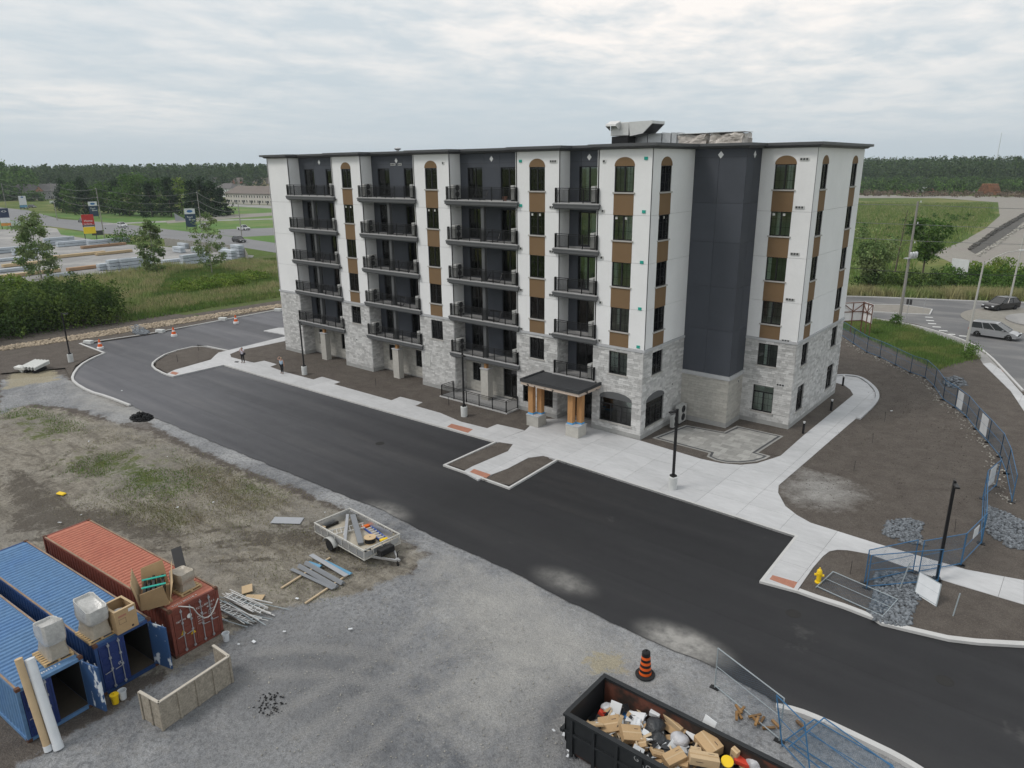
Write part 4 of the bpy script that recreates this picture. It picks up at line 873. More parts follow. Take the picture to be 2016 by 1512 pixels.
# --- blue temporary fences
M['fblue'] = mat('blue_tube', (.038, .135, .27), .5, .12, 3); M['fgrey'] = mat('grey_tube', (.30, .34, .36), .5, .12, 3); M['wire'] = mat('fence_wire', (.05, .12, .20), .5, .1, 3); M['tarp'] = mat('white_tarp', (.62, .64, .66), .6, .08, 2)
def fence_panel(a, b, h, label, cat='fence', group='blue fence panels', top=None, tarp=None, frame='fblue', mesh=.085, ww=.0034):
    """a,b: foot points; top: offset of the top edge for a leaning panel"""
    a, b = Vector(a), Vector(b); o = (a+b)/2; up = Vector(top) if top else Vector((0, 0, h)); r = empty('fence_panel', a, 0, label, cat, group); b = b-a; a = Vector((0, 0, 0))
    mb = MB(); t = .026
    mb.tube(a, a+up, t, n=6); mb.tube(b, b+up, t, n=6); mb.tube(a+up, b+up, t*.9, n=6); mb.tube(a+up*.06, b+up*.06, t*.9, n=6); mb.tube(a+up*.55, b+up*.55, t*.6, n=5); mb.build('frame', M[frame], r)
    wm = MB(); L = b.length; H = up.length; ux, uy = b/L, up/H; nn = ux.cross(uy).normalized()*.003
    def wire(u0, v0, u1, v1):
        p, q = a+ux*u0+uy*v0, a+ux*u1+uy*v1; d = (q-p).normalized(); s = d.cross(nn).normalized()*ww
        wm.add([p-s, p+s, q+s, q-s], [(0, 1, 2, 3)])
    k = -H
    while k < L:
        u0, v0 = max(k, 0), max(-k, 0); e = min(L-u0, H-v0)
        if e > .02: wire(u0, v0, u0+e, v0+e); wire(L-u0, v0, L-u0-e, v0+e)
        k += mesh
    wm.build('mesh', M['wire'], r)
    for p in (a, b): MB().box(p.x-.18, p.x+.18, p.y-.1, p.y+.1, -.04, .02).build('foot', M['black'], r) if not top else None
    if tarp:
        u0, u1, v0, v1 = tarp; MB().add([a+b*u+up*v+nn*s for s in (4, -4) for u, v in ((u0, v0), (u1, v0), (u1, v1), (u0, v1))], [(0, 1, 2, 3), (7, 6, 5, 4), (0, 4, 5, 1), (1, 5, 6, 2), (2, 6, 7, 3), (3, 7, 4, 0)]).build('banner', M['tarp'], r)
    return r
FP = [(1655,660),(1680,677),(1706,694),(1732,704),(1762.5,719),(1792,734),(1821,744),(1839,761.6),(1856,787),(1879.5,802.6),(1902,821),(1920.5,845),(1944,871),(1968,900),(1981,932),(1992,988)]
wd = ['behind the billboard frame', 'next to the billboard frame', 'two panels from the billboard frame', 'third from the billboard frame along the grass', 'fourth from the billboard frame along the grass', 'fifth from the billboard frame along the grass', 'where the grass verge ends', 'just past the end of the grass verge', 'before the small rock pile', 'with a pale banner, the upper of two', 'next below the upper bannered panel', 'with a pale banner, the lower of two', 'below the lower bannered panel', 'second below the lower bannered panel', 'at the lower end of the curving fence line']
bann = {9: (.05, .5, .2, .95), 11: (.05, .6, .2, .95)}
for i, (p, q) in enumerate(zip(FP, FP[1:])): fence_panel(g3(*p), g3(*q), 1.75, 'blue mesh fence panel '+wd[i] if i not in bann else 'blue mesh fence panel '+wd[i], tarp={9: (.1, .55, .12, .92), 10: None, 11: (.3, .8, .12, .92)}.get(i))
def fp2(p, q, lb, **k): return fence_panel(g3(*p), g3(*q), 1.8, lb, **k)
fp2((1961,957), (1935,980), 'short blue gate panel with a banner by the curving fence', tarp=(.3, .75, .3, .95))
fp2((1935,982), (1931,1068), 'blue gate panel seen edge on above the rock pile', tarp=None); fp2((1932,1070), (1892,1112), 'blue gate panel with a small notice, left of the rock pile', tarp=(.35, .6, .55, .85))
fp2((1891,1113), (1809,1128), 'blue fence panel crossing the path beside the lamp post'); fp2((1797,1126), (1702,1147), 'blue fence panel standing left of the lamp post')
fp2((1706,1158), (1846,1146), 'second blue fence panel crossing in front of the lamp post')
a, b, c = Vector(g3(1606, 1158)), Vector(g3(1735.5, 1217)), Vector(g3(1639.5, 1129)); fence_panel(a+Vector((0, 0, .05)), b+Vector((0, 0, .05)), 1.8, 'grey fence panel lying flat beside the hydrant', top=(c-a)+Vector((0, 0, .06)), frame='fgrey', mesh=.16)
a, b = Vector(g3(1801, 1168)), Vector(g3(1843, 1194)); t_ = Vector(at(1811, 1126, .95))-a
r = fence_panel(a, b, 1.8, 'leaning panel covered by a white sheet below the lamp post', top=t_, tarp=(.0, 1.0, .0, 1.0), frame='fgrey')
a = Vector(g3(1876, 1212)); tag(MB().tube(a-Vector((0, 0, .1)), a+Vector((.1, .1, 1.15)), .03, n=7).build('steel_post', M['fgrey']), 'thin leaning steel post right of the white sheet', 'post'); a = Vector(g3(1770, 1160)); tag(MB().tube(a-Vector((0, 0, .1)), a+Vector((.25, .1, 1.5)), .03, n=7).build('steel_post', M['fgrey']), 'leaning steel post standing in the rocks left of the white sheet', 'post')
ZY = -.15
fence_panel(g3(1407, 1354, ZY), g3(1534, 1459, ZY), 1.85, 'mesh fence panel between the dumpster and the asphalt', frame='fgrey', mesh=.09, ww=.0018)
a, b, c = Vector(g3(1545, 1462, ZY)), Vector(g3(1700, 1560, ZY)), Vector(g3(1602, 1424, ZY)); fence_panel(a+Vector((0, 0, .08)), b+Vector((0, 0, .08)), 1.8, 'blue fence panel lying on the verge by the kerb', top=(c-a)+Vector((0, 0, .10)), ww=.002)
a, b, c = Vector(g3(1552, 1480, ZY)), Vector(g3(1690, 1590, ZY)), Vector(g3(1620, 1428, ZY)); fence_panel(a+Vector((0, 0, .20)), b+Vector((0, 0, .20)), 1.8, 'upper one of two blue fence panels lying by the kerb', top=(c-a)+Vector((0, 0, .14)), ww=.002)
a, b = Vector(g3(1540, 1470, ZY)), Vector(g3(1596, 1530, ZY)); fence_panel(a, b, 1.8, 'blue fence panel leaning against the post beside the dumpster', top=Vector((-.5, .35, 1.72)), ww=.002)
# --- shipping containers
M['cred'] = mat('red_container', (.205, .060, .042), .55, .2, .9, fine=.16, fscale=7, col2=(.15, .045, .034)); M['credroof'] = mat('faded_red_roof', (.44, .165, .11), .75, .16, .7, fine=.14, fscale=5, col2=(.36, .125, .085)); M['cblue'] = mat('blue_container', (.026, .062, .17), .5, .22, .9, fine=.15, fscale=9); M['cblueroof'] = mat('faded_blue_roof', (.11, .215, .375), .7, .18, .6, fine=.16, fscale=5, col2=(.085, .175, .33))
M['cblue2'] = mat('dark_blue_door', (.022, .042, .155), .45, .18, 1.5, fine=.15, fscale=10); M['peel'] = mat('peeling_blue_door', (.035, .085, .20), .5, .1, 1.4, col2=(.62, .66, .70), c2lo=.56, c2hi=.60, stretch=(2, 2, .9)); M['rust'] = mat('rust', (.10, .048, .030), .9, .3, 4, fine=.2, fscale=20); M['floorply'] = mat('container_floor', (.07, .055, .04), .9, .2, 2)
M['letter'] = mat('white_lettering', (.74, .74, .72), .6, .12, 4); M['rod'] = mat('lock_rod', (.42, .43, .45), .45, .15, 4, metal=.4)
def corrug(mb, L, z0, z1, y, pitch=.28, dep=.036, out=-1):
    """corrugated side wall along x from 0 to -L at plane y"""
    n = int(L/pitch); pts = []
    for i in range(n):
        x = -i*L/n; w_ = L/n; pts += [(x, y), (x-w_*.32, y), (x-w_*.5, y-out*dep), (x-w_*.82, y-out*dep)]
    pts.append((-L, y)); k = len(pts)
    vs = [(px, py, z) for z in (z0, z1) for px, py in pts]; mb.add(vs, [(i, i+1, k+i+1, k+i) for i in range(k-1)] if out > 0 else [(i+1, i, k+i, k+i+1) for i in range(k-1)])
M['rail'] = mat('rusty_rail', (.27, .19, .135), .9, .3, 2, fine=.2, fscale=9); M['inner_face_or_shade'] = mat('inside_shade', (.022, .020, .018), .9, .3, 1)  # near-black tone standing in for shade inside the containers
def container(loc, side, roof, door, label, L=11.45, W=2.28, H=2.3, open_right=None, open_left=None, lettering=None, inside='room'):
    """local x: 0 at the door end, -L at the far end; y: 0..W"""
    r = empty('shipping_container', loc, R(4.5), label, 'container', 'shipping containers')
    sm_ = MB(); corrug(sm_, L-.2, .14, H-.1, .03, out=-1); sm_.v = [(x-.1, y_, z) for x, y_, z in sm_.v]; sm_.build('side_wall', side, r)
    sm_ = MB(); corrug(sm_, L-.2, .14, H-.1, W-.03, out=1); sm_.v = [(x-.1, y_, z) for x, y_, z in sm_.v]; sm_.build('side_wall', side, r)
    MB().box(-L+.03, -L+.07, .1, W-.1, .14, H-.1).build('end_wall', side, r)
    rf = MB(); n = int((L-.5)/.25)
    rf.box(-L+.08, -.02, .06, W-.06, H-.07, H-.045)
    for i in range(n):
        x = -.32-i*(L-.6)/n; q = (L-.6)/n
        rf.add([(x, .14, H-.044), (x, W-.14, H-.044), (x-q*.18, W-.18, H+.004), (x-q*.18, .18, H+.004), (x-q*.62, W-.18, H+.004), (x-q*.62, .18, H+.004), (x-q*.8, W-.14, H-.044), (x-q*.8, .14, H-.044)], [(0, 1, 2, 3), (3, 2, 4, 5), (5, 4, 6, 7), (0, 3, 5, 7), (1, 6, 4, 2)])
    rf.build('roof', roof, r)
    fm = MB()
    for y in (0, W-.1): fm.box(-L+.1, -.12, y, y+.1, .0, .14); fm.box(-L+.1, -.12, y, y+.1, H-.12, H-.03)
    for x in (-L, -.1): fm.box(x, x+.1, .12, W-.12, 0, .13); fm.box(x, x+.1, .12, W-.12, H-.16, H-.025)
    for x in (-L, -.12):
        for y in (0, W-.12): fm.box(x, x+.12, y, y+.12, .12, H-.12)
    fm.build('frame', side, r)
    for y in (.02, W-.09): MB().box(-L+.17, -.17, y, y+.07, H-.029, H-.006).build('roof_rail', M['rail'], r)
    for x in (-L-.005, -.155):
        for y in (-.005, W-.155):
            for z in (0, H-.12): MB().box(x, x+.16, y, y+.16, z, z+.125).build('corner_casting', M['rust'], r)
    MB().box(-L+.1, -.1, .1, W-.1, .1, .14).build('floor', M['floorply'], r)
    lin = MB(); lin.box(-L+.12, -.14, .085, .095, .141, H-.13); lin.box(-L+.12, -.14, W-.095, W-.085, .141, H-.13); lin.box(-L+.12, -.14, .1, W-.1, H-.09, H-.08); lin.build('inner_face_or_shade', M['inner_face_or_shade'], r)  # dark sheets that put the interior's shade into colour
    dw = (W-.26)/2
    for k in (0, 1):
        hinge = (-.06, .13, 0) if k == 0 else (-.06, W-.13, 0); ang = (open_left if k == 0 else open_right)
        d = empty('door_hinge', hinge) if False else None
        sgn = 1 if k == 0 else -1; ym = lambda t: sgn*t
        mb = MB()
        def bx(t0, t1, x0, x1, z0, z1, m_=mb): m_.box(x0, x1, min(ym(t0), ym(t1)), max(ym(t0), ym(t1)), z0, z1)
        bx(.01, dw-.005, 0, .035, .16, H-.17)
        for i in range(5): z = .22+i*(H-.46)/5; bx(.08, dw-.08, .035, .052, z, z+(H-.46)/5-.09)
        for t0, t1, z0, z1 in ((.01, .07, .16, H-.17), (dw-.07, dw-.005, .16, H-.17), (.071, dw-.071, .16, .215), (.071, dw-.071, H-.23, H-.17)): bx(t0, t1, .0355, .065, z0, z1)
        dr = mb.build('door', door[k], r, hinge); dr.rotation_euler = (0, 0, (0 if ang is None else R(ang)*-sgn))
        for t in (dw*.36, dw*.76):
            rb = MB(); rb.tube((.095, ym(t), .12), (.095, ym(t), H-.12), .019, n=8)
            for z in (.2, H-.24, 1.0, 1.5): rb.box(.066, .12, ym(t)-.045, ym(t)+.045, z-.04, z+.04)
            rb.bar((.125, ym(t), .95), (.125, ym(t-.3), .92), .03, .02); rb.build('lock_rod', M['rod'], dr)
        mbl = MB()
        if lettering and lettering.get(k):
            for body, t, z, s in lettering[k]:
                Mx = frameM((.066, ym(t), z), (0, 1, 0), (0, 0, 1)); text_mb(mbl, body, s, Mx, .004)
        if mbl.v: mbl.build('lettering', M['letter'], dr)
        if ang is None and lettering and lettering.get('tri') and k == 0:
            for t, z in ((.35, .95), (.78, .75)):
                tm = MB().add([(.067, t-.12, z), (.067, t+.12, z), (.067, t, z+.2)], [(0, 1, 2)]); tm.build('warning_sign', M['yellow'], dr)
                MB().add([(.069, t-.025, z+.04), (.069, t+.025, z+.04), (.069, t+.012, z+.13), (.069, t-.012, z+.13)], [(0, 1, 2, 3)]).build('warning_mark', M['black'], dr)
            MB().lathe([(.11, 0), (.11, .003)], 18, TR(.066, .72, 1.66, ry=R(90))).build('round_logo', M['letter'], dr)
    if lettering and lettering.get('roof'):
        mb = MB(); text_mb(mb, lettering['roof'], .17, frameM((-.2, .3, H-.02), (0, 1, 0), (-1, 0, 0)), .002); mb.build('lettering', M['letter'], r)
    return r
XC = -2.5
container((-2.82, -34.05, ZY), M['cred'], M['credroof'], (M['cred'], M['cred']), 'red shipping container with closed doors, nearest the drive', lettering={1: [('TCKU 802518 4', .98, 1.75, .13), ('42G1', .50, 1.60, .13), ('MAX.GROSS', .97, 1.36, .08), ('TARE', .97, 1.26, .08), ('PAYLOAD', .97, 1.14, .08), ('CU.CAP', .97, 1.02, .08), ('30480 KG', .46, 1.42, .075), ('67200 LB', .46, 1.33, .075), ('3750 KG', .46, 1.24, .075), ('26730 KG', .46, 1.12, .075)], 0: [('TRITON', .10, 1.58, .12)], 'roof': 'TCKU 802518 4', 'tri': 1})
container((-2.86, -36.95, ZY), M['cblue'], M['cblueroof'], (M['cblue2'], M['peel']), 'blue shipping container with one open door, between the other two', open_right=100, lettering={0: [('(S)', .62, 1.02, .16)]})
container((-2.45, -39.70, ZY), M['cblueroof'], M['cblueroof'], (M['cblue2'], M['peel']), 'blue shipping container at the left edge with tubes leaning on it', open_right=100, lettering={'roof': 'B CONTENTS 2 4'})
# faded sign on the left blue door
tag(MB().box(XC+.135, XC+.14, -39.45, -39.05, 1.3, 1.62).build('notice_board', M['tarp']), 'small white and red notice on the left blue container door', 'notice')
tag(MB().box(XC+.22+.021, XC+.22+.024, -39.42, -39.08, 1.40, 1.48).build('notice_stripe', M['tactile'], bpy.data.objects['notice_board'])) if False else None
# --- pallets, wrapped units, cartons on the container roofs
M['carton'] = mat('cardboard', (.42, .285, .155), .85, .10, 2.5, fine=.05, fscale=20, isl=.06); M['carton2'] = mat('pale_cardboard', (.50, .37, .225), .85, .08, 2.5, isl=.1); M['ink'] = mat('print_ink', (.06, .04, .035), .8, .1, 4)
M['film'] = mat('stretch_film', (.44, .435, .42), .22, .22, 3, fine=.1, fscale=12, spec=.7, bump=.02, bscale=9); M['wrapcard'] = mat('wrapped_carton', (.37, .33, .27), .30, .12, 2, fine=.12, fscale=8, bump=.03, bscale=6, spec=.6); M['palletwood'] = mat('pallet_wood', (.48, .34, .18), .85, .15, 3, fine=.12, fscale=18)
ZR = 2.3+ZY-.01
def pallet(loc, rz, label, w=1.2, d=1.0):
    r = empty('pallet', loc, rz, label, 'pallet', 'pallets on the container roofs')
    for i in range(7): x = -w/2+(i+.5)*w/7; MB().box(x-.055, x+.055, -d/2, d/2, .10, .122).build('slat', M['palletwood'], r)
    for y in (-d/2+.04, 0, d/2-.04): MB().box(-w/2, w/2, y-.04, y+.04, .02, .099).build('runner', M['palletwood'], r)
    for x in (-w/2+.05, w/2-.05): MB().box(x-.05, x+.05, -d/2, d/2, 0, .019).build('slat', M['palletwood'], r)
    return r
def wobble(me, amp, sc, seed):
    for v in me.vertices: n = mnoise.noise_vector(v.co*sc+Vector((seed, 3, 7))); v.co += n*amp
def wrapped(loc, rz, label, w, d, h, tilt, upper='film', lower='wrapcard', open_top=True):
    """a machine shrouded in stretch film: pinched lower half, tilted open upper half"""
    r = empty('wrapped_unit', loc, rz, label, 'wrapped unit', 'film wrapped units on the container roofs')
    def ringp(z, sx, sy, ox=0, oy=0, tz=0):
        q = []; n = 28
        for i in range(n):
            a = 2*math.pi*i/n; c, s_ = math.cos(a), math.sin(a); e = 16
            rr_ = (abs(c)**e+abs(s_)**e)**(-1/e); q.append((ox+w/2*sx*c*rr_, oy+d/2*sy*s_*rr_, z+tz*c*rr_))
        return q
    def loft(rings, closed_top):
        mb = MB(); n = len(rings[0]); mb.v = [p for q in rings for p in q]
        mb.f = [(k*n+i, k*n+(i+1) % n, (k+1)*n+(i+1) % n, (k+1)*n+i) for k in range(len(rings)-1) for i in range(n)]
        if closed_top: mb.f.append(tuple(range((len(rings)-1)*n, len(rings)*n)))
        mb.m = [0]*len(mb.f); return mb
    lo = loft([ringp(0, 1, 1), ringp(.1*h, 1, 1), ringp(.25*h, .95, .93), ringp(.42*h, .88, .9, .02), ringp(.52*h, .95, .97)], True)
    o = lo.build('shroud', M[lower], r, smooth=True); wobble(o.data, .03, 3.2, 1)
    up = loft([ringp(.46*h, .97, 1.0), ringp(.58*h, 1.06, 1.05, 0, 0, tilt*.3), ringp(.8*h, 1.03, 1.03, .02, 0, tilt*.7), ringp(h, 1.0, 1.0, .0, 0, tilt), ringp(h-.015, .93, .91, .0, 0, tilt), ringp(.92*h, .86, .84, .0, 0, tilt*.9), ringp(.84*h, .55, .5, .1, 0, tilt*.7), ringp(.80*h, .2, .2, .12, 0, tilt*.6)], True)
    o = up.build('film', M[upper], r, smooth=True); wobble(o.data, .025, 4.5, 5)
    MB().box(-w*.3, w*.3, -d*.25, d*.25, .60*h, .74*h).build('fan_cover', M['alu'], r)
    return r
px_ = g3(105, 1290, ZR); pallet((px_[0], px_[1], ZR), R(2), 'pallet under the film wrapped unit on the left container'); wrapped((px_[0]+.02, px_[1]+.05, ZR+.125), R(3), 'tall film wrapped unit on the leftmost container roof', 1.1, .72, 1.35, .14)
px_ = g3(188, 1248, ZR); pallet((px_[0], px_[1], ZR), R(4), 'pallet under the bulging wrapped carton, middle container'); wrapped((px_[0]+.0, px_[1]+.02, ZR+.125), R(6), 'bulging wrapped carton with clear film hood on the middle container', 1.15, .78, 1.3, -.12)
def open_box(name, loc, rz, w, d, h, label, cat='box', group=None, m='carton', flaps=0, text=False, t=.02):
    r = empty(name, loc, rz, label, cat, group); mb = MB()
    mb.box(-w/2, w/2, -d/2, d/2, 0, t); mb.box(-w/2, w/2, -d/2, -d/2+t, t, h); mb.box(-w/2, w/2, d/2-t, d/2, t, h); mb.box(-w/2, -w/2+t, -d/2+t, d/2-t, t, h); mb.box(w/2-t, w/2, -d/2+t, d/2-t, t, h); mb.build('carton', M[m], r)
    return r
px_ = g3(240, 1232, ZR)
r = open_box('cardboard_box', (px_[0], px_[1], ZR), R(6), 1.0, .85, 1.0, 'tall open cardboard box with printed side on the middle container')
rim = MB()
for a in ((-.5, .5, -.425, -.33), (-.5, .5, .33, .425), (-.5, -.40, -.33, .33), (.40, .5, -.33, .33)): rim.box(*a, .98, 1.003)
rim.build('rim', M['carton2'], r); MB().lathe([(.2, .3), (.22, .7), (.1, .75)], 14).build('contents', M['film'], r, smooth=True)
tm = MB(); text_mb(tm, 'FRAGILE', .13, frameM((.502, -.36, .72), (0, 1, 0), (0, 0, 1)), .003) if False else None
mk = MB(); mk.box(.501, .504, -.30, -.02, .40, .41); mk.box(.501, .504, -.30, -.02, .60, .61); mk.box(.501, .504, -.30, -.29, .41, .60); mk.box(.501, .504, -.03, -.02, .41, .60); mk.build('print_frame', M['ink'], r); MB().box(.501, .504, -.30, .02, .70, .78).build('print_line', M['tactile'], r); MB().lathe([(.05, 0), (.05, .003)], 12, TR(.501, .2, .12, ry=R(90))).build('print_mark', M['ink'], r)
MB().box(.501, .505, .12, .36, .78, .92).build('sticker', M['tarp'], r)
# torn cartons with packed black frames on the red container
def torn(loc, rz, label, black=True):
    r = empty('torn_carton', loc, rz, label, 'torn carton', 'torn cartons on the red container'); r.scale = (1.35, 1.35, 1.3)
    rr = random.Random(9)
    mb = MB().box(-.62, .62, -.40, .40, 0, .05); mb.build('tray', M['carton'], r)
    for y, s in ((-.42, -1), (.42, 1)):
        q = MB(); n = 9; top = [(.35+.35*abs(math.sin(i*1.7+y*9))) for i in range(n+1)]
        for i in range(n):
            x0, x1 = -.62+1.24*i/n, -.62+1.24*(i+1)/n; q.add([(x0, y, .02), (x1, y, .02), (x1, y+s*.16, .3+top[i+1]), (x0, y+s*.16, .3+top[i]), (x0, y-.012*s, .02), (x1, y-.012*s, .02), (x1, y+s*.148, .3+top[i+1]), (x0, y+s*.148, .3+top[i])], [(0, 1, 2, 3), (7, 6, 5, 4), (3, 2, 6, 7)])
        q.build('torn_side', M['carton2'], r)
    for x, s in ((-.64, -1), (.64, 1)):
        MB().add([(x, -.4, .02), (x, .4, .02), (x+s*.22, .3, .85), (x+s*.2, -.35, .7), (x-.012*s, -.4, .02), (x-.012*s, .4, .02), (x+s*.2, .3, .85), (x+s*.18, -.35, .7)], [(0, 1, 2, 3), (7, 6, 5, 4), (0, 3, 7, 4), (1, 5, 6, 2), (3, 2, 6, 7)]).build('torn_side', M['carton'], r)
    for k in range(5): MB().box(-.55, .5, -.3+k*.13, -.22+k*.13, .06, .40+.04*(k % 3), TR(0, 0, .05, ry=R(-6+k))).build('packed_frame', M['black'], r)
    q = MB()
    for x in (-.3, .25): q.box(x-.05, x+.05, -.33, .36, .54, .56, TR(0, 0, 0, ry=R(-3)))
    q.build('green_strap', M['greentape'], r); return r
px_ = g3(310, 1180, ZR); torn((px_[0], px_[1]-.05, ZR+.125), R(-25), 'torn carton of black frames with green straps on the red container'); pallet((px_[0], px_[1]-.05, ZR), R(-10), 'pallet under the torn carton of black frames')
px_ = g3(362, 1158, ZR); pallet((px_[0], px_[1], ZR), R(8), 'pallet under the crumpled carton near the red container corner'); wrapped((px_[0], px_[1], ZR+.125), R(4), 'crumpled pale carton sagging on the red container corner', .95, .7, .75, .05, 'wrapcard', 'wrapcard')
px_ = g3(352, 1128, ZR); tag(MB().box(-.7, .7, -.22, .22, 0, .04, TR(px_[0]+.1, px_[1]+.05, ZR+.78, R(-20), R(10), R(14))).build('dark_board', M['black']), 'black flat board propped between the cartons on the red container', 'board')
rb = MB(); pts = [Vector((XC-.35, -33.6, ZR+.05)), Vector((XC+.03, -33.3, ZR+.02))]
for i in range(9): t = i/8; pts.append(Vector((XC+.10, -33.2+1.1*t, ZR-.05-.75*math.sin(math.pi*t)**.8+(.0 if t < .9 else -.1))))
tag(rb.path(pts, .025, 6).build('hose', M['film']), 'pale hose hanging in a loop over the red container doors', 'hose')
# --- carton tubes leaning on the left container
for px, tx, rad, m_, lb in (((96, 1478), (36, 1297), .13, 'carton2', 'brown cardboard tube leaning on the left blue container'), ((116, 1474), (58, 1297), .165, 'tarp', 'thick white film covered tube leaning on the left blue container')):
    a = Vector(g3(*px, ZY)); zt_ = 2.4; b = Vector(at(*tx, zt_))
    while zt_ < 6 and (b.x > a.x-.05 or (a+(b-a)*((XC+.16+rad-a.x)/(b.x-a.x))).z < 2.22+rad) and b.x < a.x: zt_ += .05; b = Vector(at(*tx, zt_))
    r = empty('packing_tube', a, 0, lb, 'tube', 'leaning packing tubes'); d = b-a
    MB().tube((0, 0, .02), d, rad, n=14).build('tube', M[m_], r, smooth=True); MB().tube(d*-.004+Vector((0, 0, .02)), d*.06+Vector((0, 0, .02)), rad*1.06, n=14).build('end_cap', M['tarp'], r, smooth=True)
# --- buckets
def bucket(px, m_, label, tilt=0, lid=False):
    r = empty('bucket', g3(*px, ZY), 0, label, 'bucket', 'plastic buckets'); MB().lathe([(.12, .0), (.15, .36), (.165, .365), (.165, .39), (.145, .39), (.14, .33), (.115, .02)] if not lid else [(.12, 0), (.15, .36), (.165, .37), (.165, .41), (.03, .42), (.03, .5), (.0, .5)], 18).build('pail', M[m_], r, smooth=True)
    q = MB(); q.path([(.16*math.cos(a), .16*math.sin(a)*.3-.17, .36-.18*math.sin(a)) for a in [math.pi*i/8 for i in range(9)]], .006, 4); q.build('handle', M['black'], r)
bucket((228, 1384), 'yellow', 'yellow bucket with lid before the middle container', lid=True); bucket((243, 1375), 'tarp', 'white bucket beside the yellow bucket'); bucket((446, 1261), 'tarp', 'white bucket at the corner of the red container')
# --- three sided board crate
c0, c1, c2, c3 = [Vector(g3(x, y, ZY)) for x, y in ((284, 1415), (322, 1438), (458, 1343), (424, 1318))]
ct = empty('board_crate', c1, 0, 'open crate of weathered strand board with timber ribs', 'crate')
def board(a, b, h, thick=.03):
    a, b = a-c1, b-c1; d = (b-a).normalized(); n_ = Vector((d.y, -d.x, 0)); q = MB()
    q.add([e+n_*s+Vector((0, 0, z)) for z in (0, h) for s, e in ((0, a), (0, b), (-thick, b), (-thick, a))], BOXF); q.build('board', M['ply'], ct)
    k = max(2, round((b-a).length/.75))
    for i in range(k+1):
        p = a+(b-a)*(i/k); q = MB(); q.add([p+d*u+n_*s+Vector((0, 0, z)) for z in (0, h+.004) for u, s in ((-.045, .045), (.045, .045), (.045, .002), (-.045, .002))], BOXF); q.build('rib', M['ply'], ct)
    q = MB(); q.add([e+n_*s+Vector((0, 0, z)) for z in (h+.005, h+.045) for e, s in ((a, .05), (b, .05), (b, -.06), (a, -.06))], BOXF); q.build('top_rail', M['oldwood'], ct)
M['oldwood'] = mat('weathered_timber', (.46, .42, .36), .85, .15, 3)
HC = 1.22
board(c0, c1, HC); board(c1, c2, HC); board(c2, c2+(c3-c2)*.9, HC)
# --- scrap heap: ladders, tubes and planks beside the red container
def ladder(loc, M_, L, w, label, m_='alu', rungs=None, cat='ladder', group=None, r_=.022):
    r = empty('ladder', loc, 0, label, cat, group); n = rungs or int(L/.3)
    for s in (-1, 1): MB().box(0, L, s*w/2-.02, s*w/2+.02, -.035, .035, M_).build('rail', M[m_], r)
    for i in range(n): x = (i+.6)*L/n; q = MB(); q.tube(M_ @ Vector((x, -w/2, 0)), M_ @ Vector((x, w/2, 0)), r_, n=6); q.build('rung', M['alu'], r)
    return r
p = g3(440, 1185, ZY); q_ = g3(520, 1215, ZY); dv = Vector(q_)-Vector(p); az = math.atan2(dv.y, dv.x)
ladder((p[0]+.1, p[1]+.2, ZY+.34), Matrix.Rotation(az, 4, 'Z') @ Matrix.Rotation(R(4), 4, 'Y'), 2.4, .42, 'upper aluminium ladder lying on the scrap heap by the red container', group='scrap ladders')
ladder((p[0]+.15, p[1]-.45, ZY+.26), Matrix.Rotation(az-.05, 4, 'Z') @ Matrix.Rotation(R(3), 4, 'Y'), 2.5, .45, 'lower grey ladder lying on the scrap heap by the red container', 'fgrey', group='scrap ladders')
rr = random.Random(3)
for i in range(30):
    a = Vector((p[0]+rr.uniform(-.3, .7), p[1]+rr.uniform(-1.3, .6), ZY+.05+.009*i)); aa = az+rr.uniform(-.22, .22); L = rr.uniform(1.7, 3.0); b = a+Vector((math.cos(aa)*L, math.sin(aa)*L, rr.uniform(-.12, .05))); b.z = max(b.z, ZY+.05)
    tag(MB().tube(a, b, rr.choice((.02, .025, .03)), n=6).build('scrap_tube', M['alu' if i % 3 else 'fgrey']), 'thin metal tube in the scrap heap by the red container', 'tube', 'metal tubes in the scrap heap')
for i, (u, m_) in enumerate(((0, 'ply'), (.16, 'lumber'), (.34, 'lumber'))):
    a = Vector((p[0]-.1, p[1]-.75-u*1.2, ZY+.07)); tag(MB().bar(a, a+Vector((math.cos(az-.1), math.sin(az-.1), 0))*1.5, .16, .06).build('plank', M[m_]), ('grey plank under the scrap ladders', 'pale plank next to the grey one under the scrap ladders', 'pale plank nearest the white bucket by the red container')[i], 'plank')
p = g3(487, 1163, ZY); tag(MB().box(-.35, .35, -.25, .25, 0, .04, TR(p[0], p[1], ZY+.08, R(-30), R(6))).build('cardboard_sheet', M['carton2']), 'tan cardboard sheet on top of the scrap by the red container', 'cardboard'); p = g3(503, 1178, ZY); tag(MB().box(-.5, .4, -.22, .22, 0, .03, TR(p[0], p[1], ZY+.04, R(38))).build('cardboard_sheet', M['carton2']), 'long tan cardboard sheet on the ground beside the scrap', 'cardboard')
